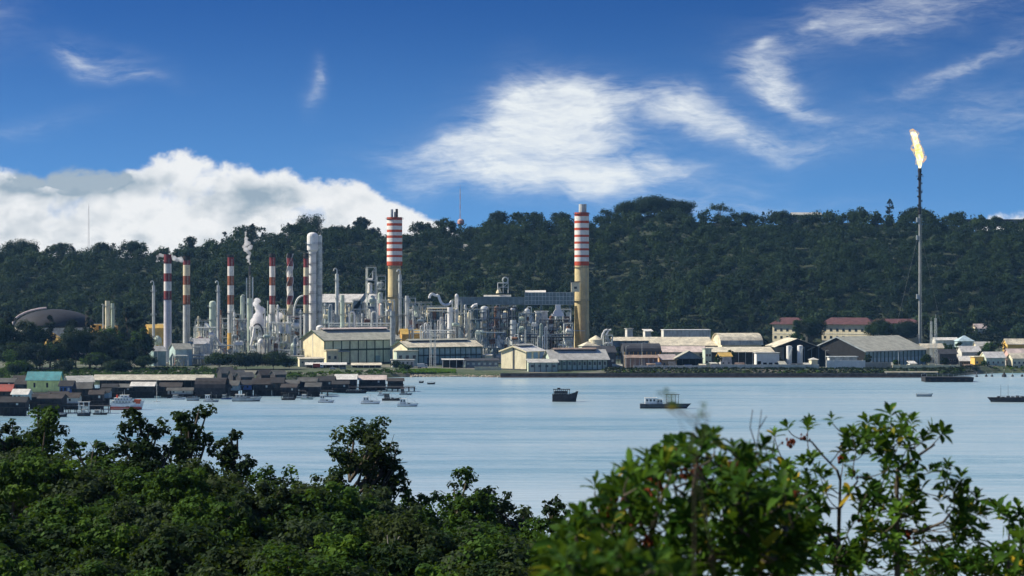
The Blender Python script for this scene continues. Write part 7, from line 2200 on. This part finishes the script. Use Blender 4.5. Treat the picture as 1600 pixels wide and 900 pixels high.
shrub('open_shrub', 'leggy shrub with leaf rosettes on open branches at the right front', 14.0,
      [[(1308, 910), (1310, 850), (1312, 795), (1313, 750), (1308, 735), (1286, 712), (1268, 690)], [(1311, 795), (1330, 765), (1340, 752)], [(1400, 910), (1402, 850), (1404, 800), (1398, 760), (1405, 735)], [(1402, 735), (1430, 715), (1460, 695)],
       [(1404, 830), (1440, 830), (1475, 815), (1490, 795)], [(1308, 850), (1280, 815), (1258, 790)]],
      tipsB + spread_tips([(1380, 690, 60, 26), (1385, 770, 60, 50), (1500, 800, 30, 50), (1255, 760, 40, 40), (1340, 860, 80, 30), (1290, 872, 60, 28), (1440, 868, 90, 30), (1400, 820, 50, 40), (1250, 850, 30, 40)], 120), 3, .108, [SH_A, SH_B], (8, 13), 1.3, seeds=[(1236, 690), (1258, 684), (1315, 716), (1232, 694), (1330, 742), (1345, 812), (1420, 838)], r0=.015, extra=1)
# small plants at the lower right corner
shrub('young_shrub', 'small star shaped plant on a thin stem near the right edge', 15.0, [[(1575, 905), (1576, 860), (1577, 820)]], [(1577, 815), (1562, 800), (1592, 800), (1572, 806), (1588, 812)], 5, .13, [SH_A, SH_B], (7, 10), .4, r0=.014)
shrub('young_shrub', 'leafy plant cut by the right edge at the bottom corner', 13.0, [[(1590, 915), (1594, 880)]], spread_tips([(1590, 870, 30, 22), (1602, 850, 14, 14)], 9), 6, .13, [SH_B, SH_A], (7, 10), .6, r0=.014)
shrub('low_shrub', 'dark low bush with fine leaves along the bottom right', 15.5, [[(1450, 930), (1460, 890)], [(1520, 930), (1530, 890)]], spread_tips([(1445, 886, 50, 20), (1500, 878, 40, 20), (1545, 882, 40, 24), (1590, 890, 24, 18)], 110), 7, .085, [SH_A], (9, 13), 1.0, r0=.016)
# dense blurred shrub, nearer
tipsA = spread_tips([(960, 745, 50, 34), (1000, 730, 50, 40), (1050, 712, 40, 36), (1095, 705, 34, 34), (1000, 790, 90, 50), (1100, 770, 70, 60), (940, 800, 50, 40), (1160, 790, 50, 50), (1220, 800, 50, 50), (1245, 790, 40, 44), (1000, 860, 130, 50),
                     (1120, 850, 120, 50), (1220, 860, 50, 40), (890, 850, 40, 40), (880, 880, 40, 30), (1150, 720, 24, 26)], 140)
tipsA += [(1010, 690), (1050, 686), (1090, 680), (1103, 672), (1096, 690), (1110, 684), (1140, 690), (1155, 700), (1178, 712), (930, 726), (945, 720), (912, 770), (975, 706), (990, 700), (1030, 692), (905, 780), (1190, 740), (1180, 690)]
tipsA += spread_tips([(960, 840, 90, 60), (1080, 830, 110, 60), (1200, 840, 70, 60), (1000, 890, 130, 40), (1130, 885, 110, 40), (1180, 800, 60, 40)], 150)
tipsA = [(x_, y_ + (max(0, 1075 - x_) * .24 if y_ < 800 else 0)) for x_, y_ in tipsA]
tipsA = [(x_ + (6 if y_ < 760 else 0), y_ + (17 if y_ < 760 else 6)) for x_, y_ in tipsA]
shrub('dense_shrub', 'dense blurred shrub with reddish seed heads in the front centre', 10.0,
      [[(1000, 930), (1010, 860), (1030, 790), (1050, 740)], [(1080, 930), (1082, 850), (1080, 790), (1088, 730)], [(1180, 930), (1175, 860), (1160, 790), (1148, 730)], [(930, 930), (940, 850), (950, 790)], [(1230, 930), (1230, 850), (1225, 810)]],
      tipsA, 8, .108, [SH_A, SH_A, SH_B, L_MID, SH_A], (8, 12), 2.2, seeds=[(1042, 716), (1030, 760), (1068, 742), (1130, 740), (1150, 800), (1010, 845), (948, 800), (1085, 735), (1165, 765), (1200, 830), (1085, 845), (930, 815), (1015, 770), (1020, 742), (1145, 728), (975, 795), (1000, 775), (1060, 715), (958, 785), (990, 815), (1110, 760), (1215, 810), (980, 860), (1030, 880), (1240, 775)], r0=.022, extra=2)
for i, (lab, pl) in enumerate([('thin bare twig rising from the dense shrub before the open water', [[(1178, 760), (1182, 700), (1190, 640)], [(1182, 700), (1172, 668), (1176, 640)], [(1186, 670), (1198, 650)]]),
                             ('bare forked twig between the dense shrub and the leggy one', [[(1200, 760), (1206, 710), (1212, 672)], [(1206, 710), (1222, 690)], [(1204, 728), (1196, 700)]])]):
    b = MB()
    for q in pl: b.path([P(x_, y_, 11.0) for x_, y_ in q], .0035, 5, r1=.0018)
    tag(b.build('bare_twig', BARK), lab, 'twig')
shrub('front_shrub', 'strongly blurred leaves rising at the bottom left of the dense shrub', 6.5, [[(900, 960), (905, 900)], [(960, 960), (970, 900)]], spread_tips([(890, 900, 46, 36), (950, 890, 40, 40), (1010, 900, 60, 26)], 34), 9, .085, [SH_A, SH_A, L_MID], (6, 10), .8, r0=.012)
shrub('twig', 'out of focus thin leafy twig crossing the dark low boat', 4.2, [[(1120, 935), (1105, 820), (1085, 720), (1060, 650)], [(1085, 720), (1105, 660), (1110, 640)]], [(1052, 632), (1040, 622), (1062, 640), (1092, 655), (1100, 640)], 10, .026, [SH_B], (3, 5), .2, r0=.0014, extra=0)
# ------------------------------------------------------------------ the air: far things fade to blue
hz = bpy.data.materials.new('haze air'); hz.use_nodes = True
t = hz.node_tree
t.nodes.remove(t.nodes['Principled BSDF'])
pv = t.nodes.new('ShaderNodeVolumePrincipled')
pv.inputs['Color'].default_value = (.26, .55, 1.0, 1)
pv.inputs['Density'].default_value = .000022
pv.inputs['Anisotropy'].default_value = .1
t.links.new(pv.outputs[0], t.nodes['Material Output'].inputs['Volume'])
b = MB(); b.box(-2600, 2600, -260, 3700, -5, 262)
tag(b.build('haze', hz), kind='stuff')
